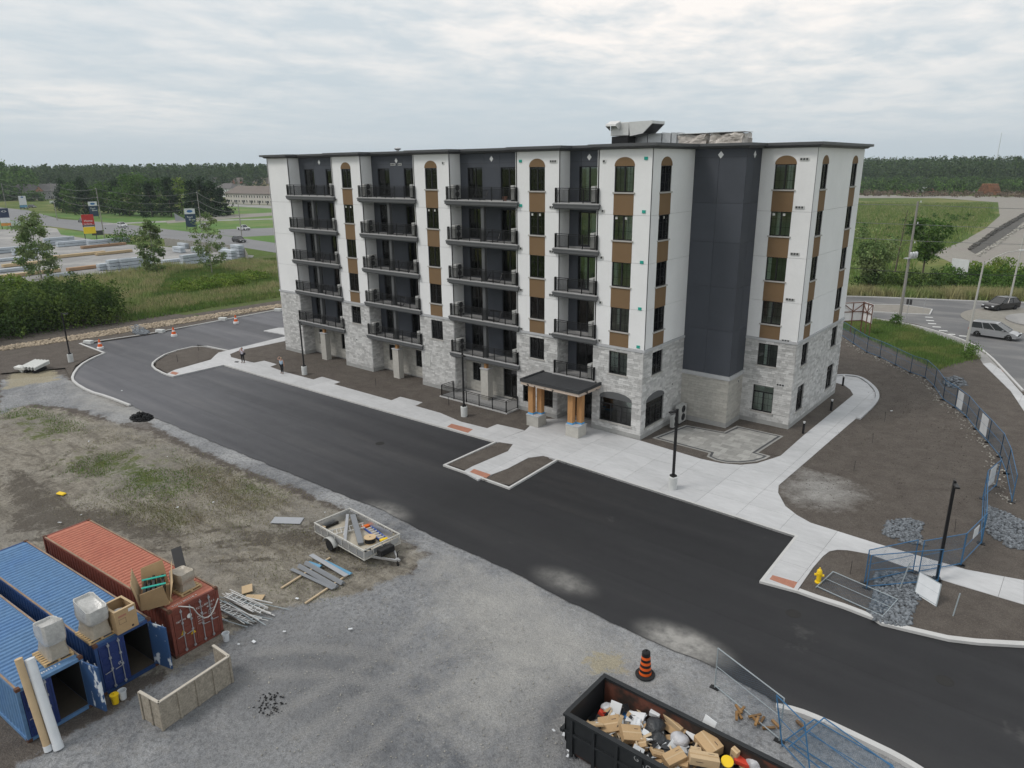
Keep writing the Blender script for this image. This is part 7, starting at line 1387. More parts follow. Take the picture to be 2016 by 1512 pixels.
def blades(name, px, n, h0, h1, m_, label, seed, cat='grass', z=ZL, w_=.05, world=None, per=3, spread=.3):
    rg = np.random.default_rng(seed); C = in_poly(world or A2(px, z), 0, z)(n, rg); C = np.repeat(C, per, 0)+np.c_[rg.normal(0, spread, (n*per, 2)), np.zeros(n*per)]; k = len(C); a = rg.uniform(0, 6.283, k); H = rg.uniform(h0, h1, k); d = np.stack([np.cos(a), np.sin(a), np.zeros(k)], 1)*(w_*rg.uniform(.6, 1.4, k))[:, None]; tip = np.c_[rg.normal(0, .22, (k, 2))*H[:, None], H]; V = np.stack([C-d, C+d, C+tip], 1).reshape(-1, 3); return tag(link(name, fast_mesh(name, V, np.arange(3*k).reshape(k, 3), M[m_])), label, cat, kind='stuff')
blades('reeds', [(80,558),(240,540),(330,524),(400,530),(330,548),(300,590),(240,610),(150,585)], 3600, .8, 1.6, 'reed', 'tan dry reeds in front of the timber yard', 1, 'reeds', w_=.09); blades('reeds', [(250,625),(240,600),(420,580),(553,560),(553,580),(420,600),(300,622)], 2400, .7, 1.3, 'reed', 'tan and green reeds along the drive bank', 2, 'reeds', w_=.08); blades('reeds', [(430,528),(480,515),(545,522),(548,545),(470,540)], 2600, .7, 1.4, 'reed', 'tan reeds at the timber yard corner', 3, 'reeds', w_=.09); blades('meadow_grass', [(240,640),(240,560),(340,540),(553,510),(553,588),(400,612)], 26000, .35, .95, 'blade', 'tall green meadow grass left of the building', 4, w_=.08)
blades('reeds', [(1650,586),(1900,591),(2040,594),(2040,586),(1900,582),(1650,579)], 4200, .7, 2.0, 'reed', 'tan reeds along the far street kerb', 5, 'reeds', w_=.07); blades('verge_grass', None, 9000, .12, .4, 'blade', 'green grass of the street verge', 6, z=-.03, w_=.03, world=RGRASS[0])
for i, g in enumerate(GRASS): blades('grass_patch', None, (1900, 2600, 1500, 900)[i], .04, .15, 'blade' if i < 2 else 'deadblade', ('green grass patch at the left edge of the field', 'green grass patch in the middle of the field', 'faded grass patch below the asphalt', 'sparse faded grass near the red container')[i], 20+i, z=-.13, w_=.022, world=[(x, y) for x, y in g], spread=.5)
blades('dead_grass', [(100,830),(250,850),(450,930),(640,1000),(780,1080),(640,1180),(520,1190),(430,1120),(330,1040),(160,1030),(60,900)], 5200, .03, .11, 'deadblade', 'dead grass trampled into the dry field', 30, z=-.13, w_=.02, spread=.7)
blades('field_grass', [(1640,400),(1950,402),(1955,425),(1880,478),(1800,520),(1760,545),(1640,560)], 15000, .4, 1.1, 'blade', 'tall green grass of the right field', 40, w_=.10, spread=.9); blades('field_reeds', [(1640,398),(1950,402),(1930,440),(1800,480),(1640,470)], 3200, .5, 1.2, 'reed', 'straw coloured grass in the right field', 41, w_=.10, spread=1.2); leaf_mass('field_bushes', [(1640,440),(1800,430),(1920,420),(1900,450),(1800,470),(1700,480)], 2600, .5, 1.4, .5, 'leafm', 'low bushes dotted over the right field', 42, 'bushes', 26, 1.2)
# far woods
def forest(name, px, n, h0, h1, rad, label, seed, per=70, lm='leaff', leaf=2.2, world=None):
    rg = np.random.default_rng(seed); C = in_poly(world or A2(px, ZL), 0, ZL)(n, rg); H = rg.uniform(h0, h1, n); i = np.repeat(np.arange(n), per); k = len(i); t = rg.uniform(0, 1, k); prof = np.sqrt(np.clip(1-(2*t-.75)**2/1.6, .02, 1)); a = rg.uniform(0, 6.283, k); rr_ = rad*(H[i]/h1)*prof*rg.uniform(.35, 1, k)*(1+.3*np.sin(3*a+i)); P_ = np.stack([C[i, 0]+rr_*np.cos(a), C[i, 1]+rr_*np.sin(a), ZL+H[i]*(.04+.96*t)], 1); V, F = quads(P_, leaf*rg.uniform(.6, 1.3, k), rg, .6); return tag(link(name, fast_mesh(name, V, F, M[lm])), label, 'wood', kind='stuff')
def band(d0, d1, x0, x1):
    q = []
    for x, d in ((x0, d0), ((x0+x1)/2, d0), (x1, d0), (x1, d1), ((x0+x1)/2, d1), (x0, d1)):
        dv = _r*((x-1008)/FOC)+_f; v = Vector((dv.x, dv.y)).normalized(); q.append((CAM.x+v.x*d, CAM.y+v.y*d))
    return q
forest('far_wood', None, 2300, 17, 27, 5.0, 'dark wood along the left horizon', 1, 70, world=band(760, 1150, -250, 620)); forest('far_wood', None, 420, 15, 24, 4.5, 'nearer dark wood behind the farmhouse', 2, 80, world=band(650, 760, -300, 150), lm='leafm'); forest('far_wood', None, 700, 20, 30, 6, 'distant pale wood behind the left wood', 4, 40, world=band(1300, 1600, -300, 700))
forest('far_wood', None, 2600, 10, 25, 5.4, 'dark wood along the right horizon', 3, 64, world=band(760, 1300, 1580, 2300)); forest('far_scrub', None, 1500, 3, 8, 3.6, 'green scrub below the right wood', 5, 36, world=band(560, 820, 1580, 2300), leaf=1.5, lm='leaff'); forest('far_scrub', None, 420, 2.5, 9, 4.2, 'brighter green bushes in front of the right wood', 9, 36, world=band(540, 760, 1580, 2300), leaf=1.4, lm='leafm'); forest('far_scrub', None, 380, 1.2, 3.0, 3.0, 'low brown brush behind the log pile', 6, 26, world=band(505, 570, 1600, 2300), leaf=.9, lm='brush'); forest('far_wood', None, 500, 22, 32, 6, 'distant pale wood behind the right wood', 7, 40, world=band(1500, 1900, 1500, 2400))
forest('far_wood', None, 1100, 14, 22, 5, 'wood hidden behind the building', 8, 30, world=band(800, 1100, 620, 1580))
# ---------------------------------------------------------------- poles and wires
M['polewood'] = mat('weathered_pole', (.26, .25, .225), .9, .15, 1.5, stretch=(4, 4, .5)); M['wireg'] = mat('overhead_wire', (.16, .165, .165), .6, .05, 1); M['ceram'] = mat('insulator', (.55, .57, .58), .4, .05, 3)
def pole(loc, h, label, arms=((.4, 1.2),), rz=0, lean=(0, 0), trafo=False, r0=.17):
    r = empty('utility_pole', loc, rz, label, 'utility pole', 'wooden utility poles'); MB().tube((0, 0, -.2), (lean[0], lean[1], h), r0, r0*.6, 10).build('shaft', M['polewood'], r, smooth=True); tp = []
    for dz, w_ in arms: MB().box(-w_, w_, -.06, .06, h-dz-.06, h-dz+.06).build('crossarm', M['polewood'], r)
    for dz in (.0, 2.6, 5.0): q = MB().lathe([(.09, 0), (.05, .1), (.09, .2)], 8, TR(lean[0]*.9, -.2, h-dz-.1)); q.build('insulator', M['ceram'], r)
    if trafo:
        for a in (-.55, 0, .55): MB().lathe([(.19, 0), (.2, .1), (.2, .6), (.14, .7)], 14, TR(lean[0]*.6+a, -.4, h*.54)).build('transformer', M['galv'], r, smooth=True)
        MB().box(-.9, .9, -.5, .1, h*.54-.12, h*.54-.02).build('bracket', M['galv'], r)
    return r
PL = [((15,421),14.5,'leftmost utility pole beside the blue sign'), ((113,434),15.5,'utility pole left of the dark tree row'), ((206,470),15,'utility pole right of the red and yellow sign'), ((398,457),13,'utility pole right of the oval sign'), ((476,464),10.5,'thin utility pole by the white pickup')]
tops = []
for px, h, lb in PL: l = gl(*px); pole(l, h, lb, ((h*.62, 1.3),) if '398' in str(px) else (), R(20)); tops.append((Vector(l), h))
def wire_run(name, a, b, sag, label, group, rad=.03, m_='wireg'):
    pts = [a.lerp(b, t/14)-Vector((0, 0, sag*4*(t/14)*(1-t/14))) for t in range(15)]; mb = MB(); mb.path(pts, rad, 4); tag(mb.build(name, M[m_]), label, 'wire', group)
seq = [(Vector((*band(0, 620, -200, -100)[3],0)), 15)] if False else []
spn = ['the two leftmost poles', 'the second and third pole', 'the third pole and the pole by the oval sign', 'the last two poles']; lvl = ['top', 'middle', 'low']
for i in range(4):
    for k, dz in enumerate((.1, 2.6, 5.0)): a, b = tops[i], tops[i+1]; wire_run('overhead_wire', a[0]+Vector((0, 0, a[1]-dz)), b[0]+Vector((0, 0, b[1]-min(dz, b[1]*.4))), 1.6, '%s wire between %s' % (lvl[k], spn[i]), 'overhead wires on the left', .045)
l = gl(1770, 634); pole((l[0], l[1], 0), 15.0, 'tall utility pole with transformers right of the building', (), R(70), (.55, .2), True, .2); o = Vector((l[0]+.5, l[1], 0))
for k, (z, zb, zc) in enumerate(((14.6, 14.9, 13.6), (12.2, 12.6, 11.2), (10.2, 10.4, 9.4), (6.2, 6.0, 5.6))):
    wn_ = ['top', 'second', 'third', 'lowest black'][k]; L_ = Vector((l[0]-45, l[1]+16, zb)); R_ = Vector((l[0]+40, l[1]+34, zc)); wire_run('overhead_wire', o+Vector((0, 0, z)), L_, .5, wn_+' wire from the transformer pole to the left', 'overhead wires on the right', .028 if k < 3 else .035, 'wireg' if k < 3 else 'black'); wire_run('overhead_wire', o+Vector((0, 0, z)), R_, .5, wn_+' wire from the transformer pole to the right', 'overhead wires on the right', .028 if k < 3 else .035, 'wireg' if k < 3 else 'black')
M['paleconc'] = mat('pale_concrete_pole', (.46, .45, .42), .8, .06, 2)
for px, h, lb, hv in (((1900, 691), 9.6, 'pale street light with curved arm near the silver van', (2.4, 2.6)), ((1988, 590), 11.0, 'pale street light behind the dark car', (2.2, 2.2))):
    p = g3(*px); r = empty('street_light', (p[0], p[1], 0), 0, lb, 'street light', 'pale street lights'); MB().tube((0, 0, -.1), (.25, .1, h), .15, .08, 12).build('pole', M['paleconc'], r, smooth=True); q = MB(); pts = [Vector((.25, .1, h-.2)), Vector((1.0, 1.0, h+.45)), Vector((1.9, 2.0, h+.95)), Vector((3.0, 3.2, h+1.1))]; q.path(pts, .045, 7); q.build('arm', M['paleconc'], r); MB().box(-.5, .25, -.13, .13, -.06, .08, TR(3.2, 3.4, h+1.1, R(46))).build('lamp_head', M['alu'], r, bevel=.03)
p = g3(1776, 633); r = empty('road_sign', (p[0]+.4, p[1]-.2, 0), 0, 'small dark road sign on a thin post at the median', 'sign'); MB().tube((0, 0, 0), (.15, 0, 3.0), .035, n=6).build('post', M['galv'], r); MB().box(-.2, .45, -.02, .02, 2.3, 3.0).build('plate', M['acdark'], r)
p = at(1817, 615, .12); r = empty('road_sign', (p.x, p.y, .12), 0, 'thin sign post on the tip of the median', 'sign'); MB().tube((0, 0, 0), (.1, 0, 2.1), .03, n=6).build('post', M['galv'], r)
# white site sign behind the shrubs
p = gl(1884, 556); r = empty('site_sign', p, R(-25), 'white sign board with dark lettering behind the roadside shrubs', 'sign'); MB().box(-1.5, 1.5, 0, .08, .9, 4.0).build('board', M['wht'], r)
for x in (-1.3, 1.3): MB().box(x-.06, x+.06, .081, .2, 0, 4.0).build('post', M['polewood'], r)
mb = MB(); text_mb(mb, 'Coventry', .56, frameM((-1.2, -.006, 2.15), (1, 0, 0), (0, 0, 1)), .002); text_mb(mb, 'FOR SALE', .3, frameM((-.6, -.006, 1.55), (1, 0, 0), (0, 0, 1)), .002) if False else None; mb.build('lettering', M['ink'], r)
# ---------------------------------------------------------------- vehicles
M['carglass'] = mat('car_glass', (.012, .016, .018), .08, .05, 2, spec=.8); M['tail'] = mat('red_lamp', (.35, .02, .015), .3, .05, 4); M['headl'] = mat('head_lamp', (.7, .72, .74), .15, .03, 4, spec=.8)
def carpaint(name, c): return mat(name, c, .32, .04, 2, metal=.25, spec=.6, coat=.6)
M['psilver'] = carpaint('silver_paint', (.34, .345, .36)); M['pblack'] = carpaint('black_paint', (.014, .014, .017)); M['pwhite'] = carpaint('white_paint', (.70, .71, .72)); M['pteal'] = carpaint('teal_paint', (.025, .10, .12)); M['pgrey'] = carpaint('grey_paint', (.08, .085, .09))
def vehicle(loc, rz, paint, label, L=4.9, Wd=1.9, H=1.7, kind='van', cat='car', group=None, name='car'):
    """x forward; profile-built body, glass house, four wheels"""
    r = empty(name, loc, rz, label, cat, group); hl = L/2; belt = H*.56; sill = .24
    P_ = {'van': [(-hl, .45), (-hl, belt*1.02), (-hl+.1, belt*1.08), (hl*.42, belt*1.02), (hl*.86, belt*.86), (hl*.99, belt*.66), (hl, .42)], 'suv': [(-hl, .5), (-hl+.04, belt*1.06), (hl*.38, belt*1.03), (hl*.9, belt*.92), (hl, belt*.7), (hl, .45)], 'pickup': [(-hl, .55), (-hl, belt*.98), (hl*.42, belt*1.0), (hl*.93, belt*.93), (hl, belt*.75), (hl, .5)]}[kind]
    G_ = {'van': [(-hl+.12, belt*1.06), (-hl+.3, H-.06), (hl*.10, H-.02), (hl*.62, belt*1.0)], 'suv': [(-hl+.12, belt*1.05), (-hl+.75, H-.04), (hl*.05, H), (hl*.48, belt*1.02)], 'pickup': [(-hl*.22, belt*.99), (-hl*.14, H-.03), (hl*.16, H-.02), (hl*.46, belt)]}[kind]
    wx = (hl*.66, -hl*.62); wr = .34 if kind != 'pickup' else .4; n = 9
    # lower body outline with wheel arches
    low = [(hl, P_[-1][1])]; low = []
    def arch(cx): return [(cx+(wr+.07)*math.cos(math.pi*i/n), sill+.04+(wr+.1)*math.sin(math.pi*i/n)) for i in range(n+1)]
    low = [(hl-.06, sill+.06)]+arch(wx[0])+arch(wx[1])+[(-hl+.06, sill+.06)]
    out_ = P_+low; k = len(out_); w2 = Wd/2; mb = MB()
    secs = [(-w2+.08, .985), (-w2, 1.0)]; vs = []
    cx_, cz_ = 0, belt*.7
    for y, s in ((-w2+.10, 1.0), (-w2, .975), (w2, .975), (w2-.10, 1.0)): vs += [(cx_+(x-cx_)*s, y, cz_+(z-cz_)*(s if z > cz_ else 1)) for x, z in out_]
    tri = tessellate_polygon([[Vector((x, z, 0)) for x, z in out_]])
    mb.add(vs, [(j*k+i, j*k+(i+1) % k, (j+1)*k+(i+1) % k, (j+1)*k+i) for j in (0, 1, 2) for i in range(k)]+[tuple(k+i for i in t) for t in tri]+[tuple(2*k+i for i in t) for t in tri]); mb.build('body', M[paint], r, smooth=True)
    gw, gt = w2-.03, w2-.22; vs = [(x, s*(gt if z > belt*1.1 else gw), z) for s in (-1, 1) for x, z in G_]; q = MB().add(vs, [(0, 1, 2, 3), (7, 6, 5, 4), (0, 4, 5, 1), (2, 6, 7, 3), (1, 5, 6, 2)]); q.build('window_glass', M['carglass'], r)
    a, b = G_[1], G_[2]; q = MB(); q.add([(a[0]-.04, -gt-.01, a[1]+.005), (b[0]+.06, -gt-.01, b[1]+.005), (b[0]+.06, gt+.01, b[1]+.005), (a[0]-.04, gt+.01, a[1]+.005), (a[0]+.05, -gt+.1, a[1]+.06), (b[0]-.08, -gt+.1, b[1]+.06), (b[0]-.08, gt-.1, b[1]+.06), (a[0]+.05, gt-.1, a[1]+.06)], BOXF); q.build('roof', M[paint], r, smooth=True)
    for s in (-1, 1):
        pm_ = MB()
        for (x0, z0), (x1, z1) in ((G_[0], G_[1]), (G_[3], G_[2])): pm_.bar((x0, s*(gw+.004), z0), (x1, s*(gt+.006), z1), .05, .09)
        for f in (.36, .66): x0 = G_[0][0]+(G_[3][0]-G_[0][0])*f; x1 = G_[1][0]+(G_[2][0]-G_[1][0])*(f+.02); pm_.bar((x0, s*(gw+.003), belt*1.03), (x1, s*(gt+.004), H-.03), .04, .07)
        pm_.build('pillar', M[paint], r)
        MB().box(-hl*.9, hl*.9, s*(w2-.01)-.012, s*(w2-.01)+.012, belt*.52, belt*.58).build('side_trim', M['acdark'] if kind == 'suv' else M['rim'], r)
        MB().box(-.09, .09, s*(w2+.02)-.09, s*(w2+.02)+.09, belt*1.02, belt*1.02+.15, TR(hl*.40, 0, 0)).build('mirror', M[paint], r)
        MB().box(hl-.16, hl-.01, s*w2*.78-.17, s*w2*.78+.17, belt*.62, belt*.78).build('headlight', M['headl'], r, bevel=.02); MB().box(-hl-.015, -hl+.06, s*w2*.84-.1, s*w2*.84+.1, belt*.72, belt*1.0).build('tail_light', M['tail'], r)
        for x in wx:
            t_ = MB().lathe([(.2, -.1), (wr-.03, -.11), (wr, -.07), (wr, .07), (wr-.03, .11), (.2, .1)], 20, TR(x, s*(w2-.1), wr, rx=R(90))).build('wheel', M['rubber'], r, smooth=True); MB().lathe([(.21, .0), (.21, .1), (.12, .085), (.05, .1), (.0, .1)], 16, TR(x, s*(w2-.1), wr, rx=R(-90*s))).build('rim', M['rim'], t_, smooth=True)
    MB().box(hl-.05, hl+.06, -w2*.9, w2*.9, .34, .52).build('bumper', M[paint if kind != 'pickup' else 'acdark'], r, bevel=.02); MB().box(hl-.03, hl+.02, -w2*.5, w2*.5, belt*.55, belt*.75).build('grille', M['acdark'], r); MB().box(hl+.061, hl+.07, -.25, .25, .38, .5).build('number_plate', M['wht'], r)
    if kind == 'pickup':
        MB().box(-hl+.1, -hl*.26, -w2+.15, w2-.15, belt*.985, belt*.99).build('bed', M['acdark'], r)
        for s in (-1, 1): MB().box(-hl+.02, -hl*.22, s*(w2-.08)-.05, s*(w2-.08)+.05, belt*.95, belt*1.08).build('bed_rail', M[paint], r)
    if kind == 'van':
        for s in (-1, 1): MB().bar((-hl+.5, s*(gt-.12), H+.07), (hl*.05, s*(gt-.12), H+.09), .05, .04).build('roof_rack', M['rim'], r)
    return r
def heading(a, b): a, b = at(*a), at(*b); return math.atan2(b.y-a.y, b.x-a.x)
p = at(1956, 664, .01); vehicle((p.x, p.y, .012), heading((1915, 655), (2003, 667)), 'psilver', 'silver minivan on the roundabout lane', 5.0, 1.95, 1.75, 'van', 'minivan', 'vehicles on the street', 'minivan'); p = at(1969, 609, .01); vehicle((p.x, p.y, .012), heading((1998, 606), (1940, 611)), 'pblack', 'black crossover car on the far lane of the street', 4.9, 1.95, 1.72, 'suv', 'car', 'vehicles on the street', 'car')
hz = heading((240, 448), (480, 478))
for px, rz, pt, lb, kd, nm in (((163, 438), hz+R(180), 'pgrey', 'dark grey car left of the red and yellow sign', 'suv', 'car'), ((241, 447), hz, 'pwhite', 'white car on the highway', 'suv', 'car'), ((471, 477), hz, 'pblack', 'black open jeep on the highway near the building', 'suv', 'jeep'), ((480, 453), hz+R(8), 'pwhite', 'white pickup in the lot beyond the highway', 'pickup', 'pickup_truck'), ((402, 449), hz+R(180), 'pwhite', 'white car half hidden behind the thin tree', 'suv', 'car'), ((48, 411), hz+R(20), 'pteal', 'teal car parked by the far white sign', 'suv', 'car'), ((64, 409), hz+R(20), 'pgrey', 'dark car parked right of the teal car', 'suv', 'car')):
    p = gl(*px); vehicle((p[0], p[1], ZL+.02), rz, pt, lb, 4.9, 1.95, 1.75, kd, 'truck' if kd == 'pickup' else 'car', 'far vehicles', nm)
# far red flatbed truck and log pile
p = gl(1828, 381); r = empty('flatbed_truck', p, R(-40), 'far red flatbed truck with white cab in the right field', 'truck')
MB().box(-5.5, -3.4, -1.25, 1.25, .9, 3.9).build('cab', M['pwhite'], r, bevel=.15); MB().box(-5.55, -5.4, -1.1, 1.1, 2.3, 3.4).build('windscreen', M['carglass'], r); MB().box(-3.3, 5.5, -1.25, 1.25, 1.0, 1.5).build('flatbed', M['cred'], r); q = MB(); q.path([(-2.5, 0, 1.5), (-1, 0, 3.2), (3, 0, 3.0), (5.2, 0, 1.6)], .22, 6); q.build('crane', M['cred'], r)
for x in (-4.5, 2.6, 3.9):
    for s in (-1, 1): MB().lathe([(.2, -.2), (.52, -.2), (.52, .2), (.2, .2)], 14, TR(x, s*1.05, .52, rx=R(90))).build('wheel', M['rubber'], r)
p = gl(1948, 384); r = empty('log_pile', p, R(-35), 'stacked red brown log pile in the far right field', 'log pile'); M['log'] = mat('logs', (.20, .095, .05), .9, .2, .5, isl=.3)
for j in range(6):
    for i in range(11-j): MB().tube((-7.5+i*1.35+j*.68, -2.2, .65+j*1.1), (-7.5+i*1.35+j*.68, 2.2, .65+j*1.1), .62, n=8).build('log', M['log'], r)
b_ = band(620, 621, 1885, 1886); bx_, by_ = band(1400, 1401, 1884, 1886)[0]; r = empty('radio_mast', (bx_, by_, ZL), 0, 'thin radio mast on the right horizon', 'mast'); MB().tube((0, 0, 0), (0, 0, 62), .7, .35, 6).build('mast', M['ceram'], r)
rocks('broken_concrete', A2([(1920,503),(1960,478),(1990,458),(2016,438),(2020,444),(1990,465),(1962,485),(1926,507)], ZL), 260, .12, .42, 'rockpale', 'white broken concrete line on the dirt pad', 'rubble', 31, .3, ZL); rocks('soil_berm', A2([(1906,490),(1960,452),(2016,420),(2018,425),(1962,458),(1910,494)], ZL), 700, .15, .5, 'darkdirt', 'dark soil ridge on the dirt pad', 'soil ridge', 32, .6, ZL)
# ---------------------------------------------------------------- timber yard
M['twrap'] = mat('timber_wrap', (.42, .46, .50), .5, .1, .3, fine=.1, fscale=2, isl=.08); M['tbrown'] = mat('bare_timber', (.33, .21, .125), .85, .15, .5, isl=.15); M['ttan'] = mat('tan_timber', (.46, .35, .21), .85, .12, .5, isl=.15); M['strap'] = mat('dark_band', (.07, .09, .10), .7, .1, 2)
def stack(px, L, w_, rows, m_, rz, label, hh=.62):
    r = empty('timber_stack', gl(*px), rz, label, 'timber stack', 'timber stacks in the yard')
    for i in range(rows): MB().box(-L/2, L/2, -w_/2, w_/2, .1+i*(hh+.1), .1+i*(hh+.1)+hh).build('bundle', M[m_], r, bevel=.03); [MB().box(x-.06, x+.06, -w_/2-.01, w_/2+.01, i*(hh+.1)-.0, i*(hh+.1)+.1).build('bearer', M['strap'], r) for x in (-L*.3, L*.3)]
rz0 = heading((200, 546), (300, 533)); rz1 = heading((400, 500), (480, 512))
SK = [((215,531),4.5,1.3,2,'twrap',rz0,'short white wrapped stack left end of the front row'), ((237,530),5,1.3,3,'twrap',rz0,'tall white wrapped stack in the front row'), ((268,527),7,1.3,3,'twrap',rz0,'long white wrapped stack in the front row'), ((172,530),8,1.3,1,'tbrown',rz0,'brown tarped stack left of the white front row'), ((385,519),6.5,1.4,3,'twrap',rz0,'tall white wrapped stack between the two thin trees'), ((343,516),6,1.3,1,'twrap',rz0,'low white wrapped stack between the two thin trees'), ((452,510),5,1.4,3,'twrap',rz1,'tall white wrapped stack at the right corner'), ((469,506),4,1.4,4,'twrap',rz1,'tallest white wrapped stack by the grey fence'), ((440,497),7,1.3,2,'twrap',rz1,'white stack behind the right corner'), ((353,497),4.5,1.3,2,'twrap',rz1,'white stack under the grey fence'), ((362,489),4.5,1.3,2,'twrap',rz1,'white stack close to the highway fence'), ((390,498),5,1.2,2,'twrap',rz1,'white stack behind the thin see through tree'), ((205,486),12,1.3,1,'tbrown',rz0,'dark brown timber stack mid yard'), ((150,505),14,1.3,1,'ttan',rz0,'long tan timber stack mid yard'), ((225,500),9,1.2,1,'ttan',rz0,'low tan boards right of mid yard'), ((118,482),8,1.3,3,'twrap',rz0,'white stack behind the loose tree'), ((146,484),9,1.3,2,'twrap',rz0,'white stack right of the loose tree'), ((215,480),12,1.3,2,'twrap',rz0,'long white stack below the red sign'), ((25,497),18,1.3,2,'twrap',rz0,'long white stack at the left edge, back row'), ((60,500),8,1.3,2,'twrap',rz0,'white stack left of the loose tree'), ((20,535),9,1.3,1,'twrap',rz0,'low white stack at the left edge, front row'), ((35,545),16,1.2,1,'ttan',rz0,'yellow tan stack nearest the left edge'), ((25,513),10,1.2,1,'twrap',rz0,'white stack in the middle of the left edge'), ((120,545),5,1.2,1,'twrap',rz0,'small white stack right of the loose tree foot'), ((45,523),8,1.2,1,'ttan',rz0,'pale board stack left of the loose tree'), ((300,490),6,1.2,1,'ttan',rz1,'orange tan boards by the dark hedge')]
for a in SK: stack(*a)
for px, m_, lb, h in (((252,478),'leafm','dark hedge heap by the highway fence', 3.0),): tree(gl(*px), h, 5.0, lb, 'bush', 900, .5, m_, 'bark', 0, None, 99, 26, .25, .1, 'hedge', 'hedge', 4)
r = empty('board_fence', gl(325, 482), 0, 'grey board fence between timber yard and highway', 'fence'); o = Vector(r.location); fa, fb = Vector(gl(325, 484))-o, Vector(gl(482, 503))-o; n_ = 46
for i in range(n_): a, b = fa.lerp(fb, i/n_), fa.lerp(fb, (i+.94)/n_); MB().bar(a+Vector((0, 0, 1.1)), b+Vector((0, 0, 1.1)), .04, 2.1+.15*math.sin(i*2.3)).build('board', M['polewood'], r)
fc_ = Vector(gl(490, 520))-o
for i in range(10): a, b = fb.lerp(fc_, i/10), fb.lerp(fc_, (i+.94)/10); MB().bar(a+Vector((0, 0, 1.1)), b+Vector((0, 0, 1.1)), .04, 2.1).build('board', M['polewood'], r)
# ---------------------------------------------------------------- roadside signs
M['navy'] = mat('navy_sign', (.018, .032, .075), .5, .05, 2); M['sred'] = mat('red_sign', (.42, .03, .025), .5, .05, 2); M['syel'] = mat('yellow_sign', (.75, .55, .02), .5, .05, 2); M['sor'] = mat('orange_sign', (.62, .25, .05), .5, .05, 2); M['slate'] = mat('slate_sign', (.02, .045, .085), .5, .05, 2)
def sign(px, w_, h, panels_, label, rz, text=None, logo=None):
    r = empty('roadside_sign', gl(*px), rz, label, 'sign', 'pylon signs by the highway')
    for x in (-w_/2+.1, w_/2-.1): MB().box(x-.1, x+.1, -.1, .1, 0, h).build('post', M['acdark'], r)
    for z0, z1, m_ in panels_: MB().box(-w_/2, w_/2, -.16, .16, z0*h+.02, z1*h-.02).build('panel', M[m_], r, bevel=.02)
    mb = MB()
    for body, x, z, s in (text or []): text_mb(mb, body, s, frameM((x, -.165, z*h), (1, 0, 0), (0, 0, 1)), .004)
    if mb.v: mb.build('lettering', M['letter'], r)
    if logo: q = MB(); x, z, a, b, m_ = logo; q.lathe([(1, 0), (1, .004)], 24, TR(x, -.163, z*h, rx=R(90)) @ Matrix.Diagonal((a, b, 1, 1))); q.build('oval_logo', M[m_], r)
    return r
face = lambda px: math.atan2(CAM.y-gl(*px)[1], CAM.x-gl(*px)[0])+R(90)
sign((14,451), 3.0, 7.4, [(.55, 1, 'navy'), (.30, .54, 'tarp'), (.16, .29, 'sor')], 'tall navy sign with white arrow mark at the left edge', face((14,451))+.1, [('<>', -.8, .78, 1.5)])
sign((180,473), 3.2, 7.6, [(.60, 1, 'sred'), (.54, .59, 'acdark'), (.26, .52, 'syel')], 'tall red and yellow sign before the highway', face((180,473))+.1, [('Home', -1.1, .72, .9), ('hardware', -1.2, .62, .55)])
for px, lb in (((187,430), 'dark sign with blue oval behind the red and yellow sign'), ((378,452), 'dark sign with blue oval left of the thin tree')): sign(px, 3.4, 7.2, [(.74, 1, 'wht'), (.12, .735, 'slate')], lb, face(px)+.1, [('Pearl', -1.1, .56, .9), ('Elmer', -.6, .44, .9)], (0, .87, .95, .45, 'bluep'))
sign((48,413), 3.4, 7.4, [(.35, 1, 'tarp'), (.2, .34, 'profb')], 'white gabled sign near the far teal car', face((48,413)), None, (0, .9, .6, .4, 'bluep')); 
p = gl(105, 402); tag(MB().box(-1.8, 1.8, -.05, .05, .6, 2.2, TR(*p, face((105,402)))).build('white_banner', M['tarp']), 'low white banner right of the farmhouse', 'banner'); p = gl(118, 411); tag(MB().box(-.7, .7, -.05, .05, .3, 2.0, TR(*p, face((118,411)))).build('white_board', M['tarp']), 'small white board at the foot of the first conifer', 'board'); p = gl(29, 446); tag(MB().box(-2.0, 2.0, -.05, .05, .2, 2.0, TR(*p, face((29,446)))).build('low_sign', M['tarp']), 'low white and red sign right of the navy sign', 'sign'); p = gl(194, 468); tag(MB().box(-1.6, 1.6, -.05, .05, .8, 2.2, TR(*p, face((194,468)))).build('low_sign', M['acdark']), 'low dark sign with yellow lettering by the pole', 'sign')
p = gl(356, 436); q = MB(); q.add([(-2, 0, .3), (2, 0, .3), (2, 0, .6), (-2, 0, 3.4), (-2, .15, .3), (2, .15, .3), (2, .15, .6), (-2, .15, 3.4)], [(0, 1, 2, 3), (7, 6, 5, 4), (0, 4, 5, 1), (1, 5, 6, 2), (2, 6, 7, 3), (3, 7, 4, 0)], TR(*p, face((356,436)))); tag(q.build('triangular_board', M['profl']), 'grey triangular board beside the path on the lawn', 'board')
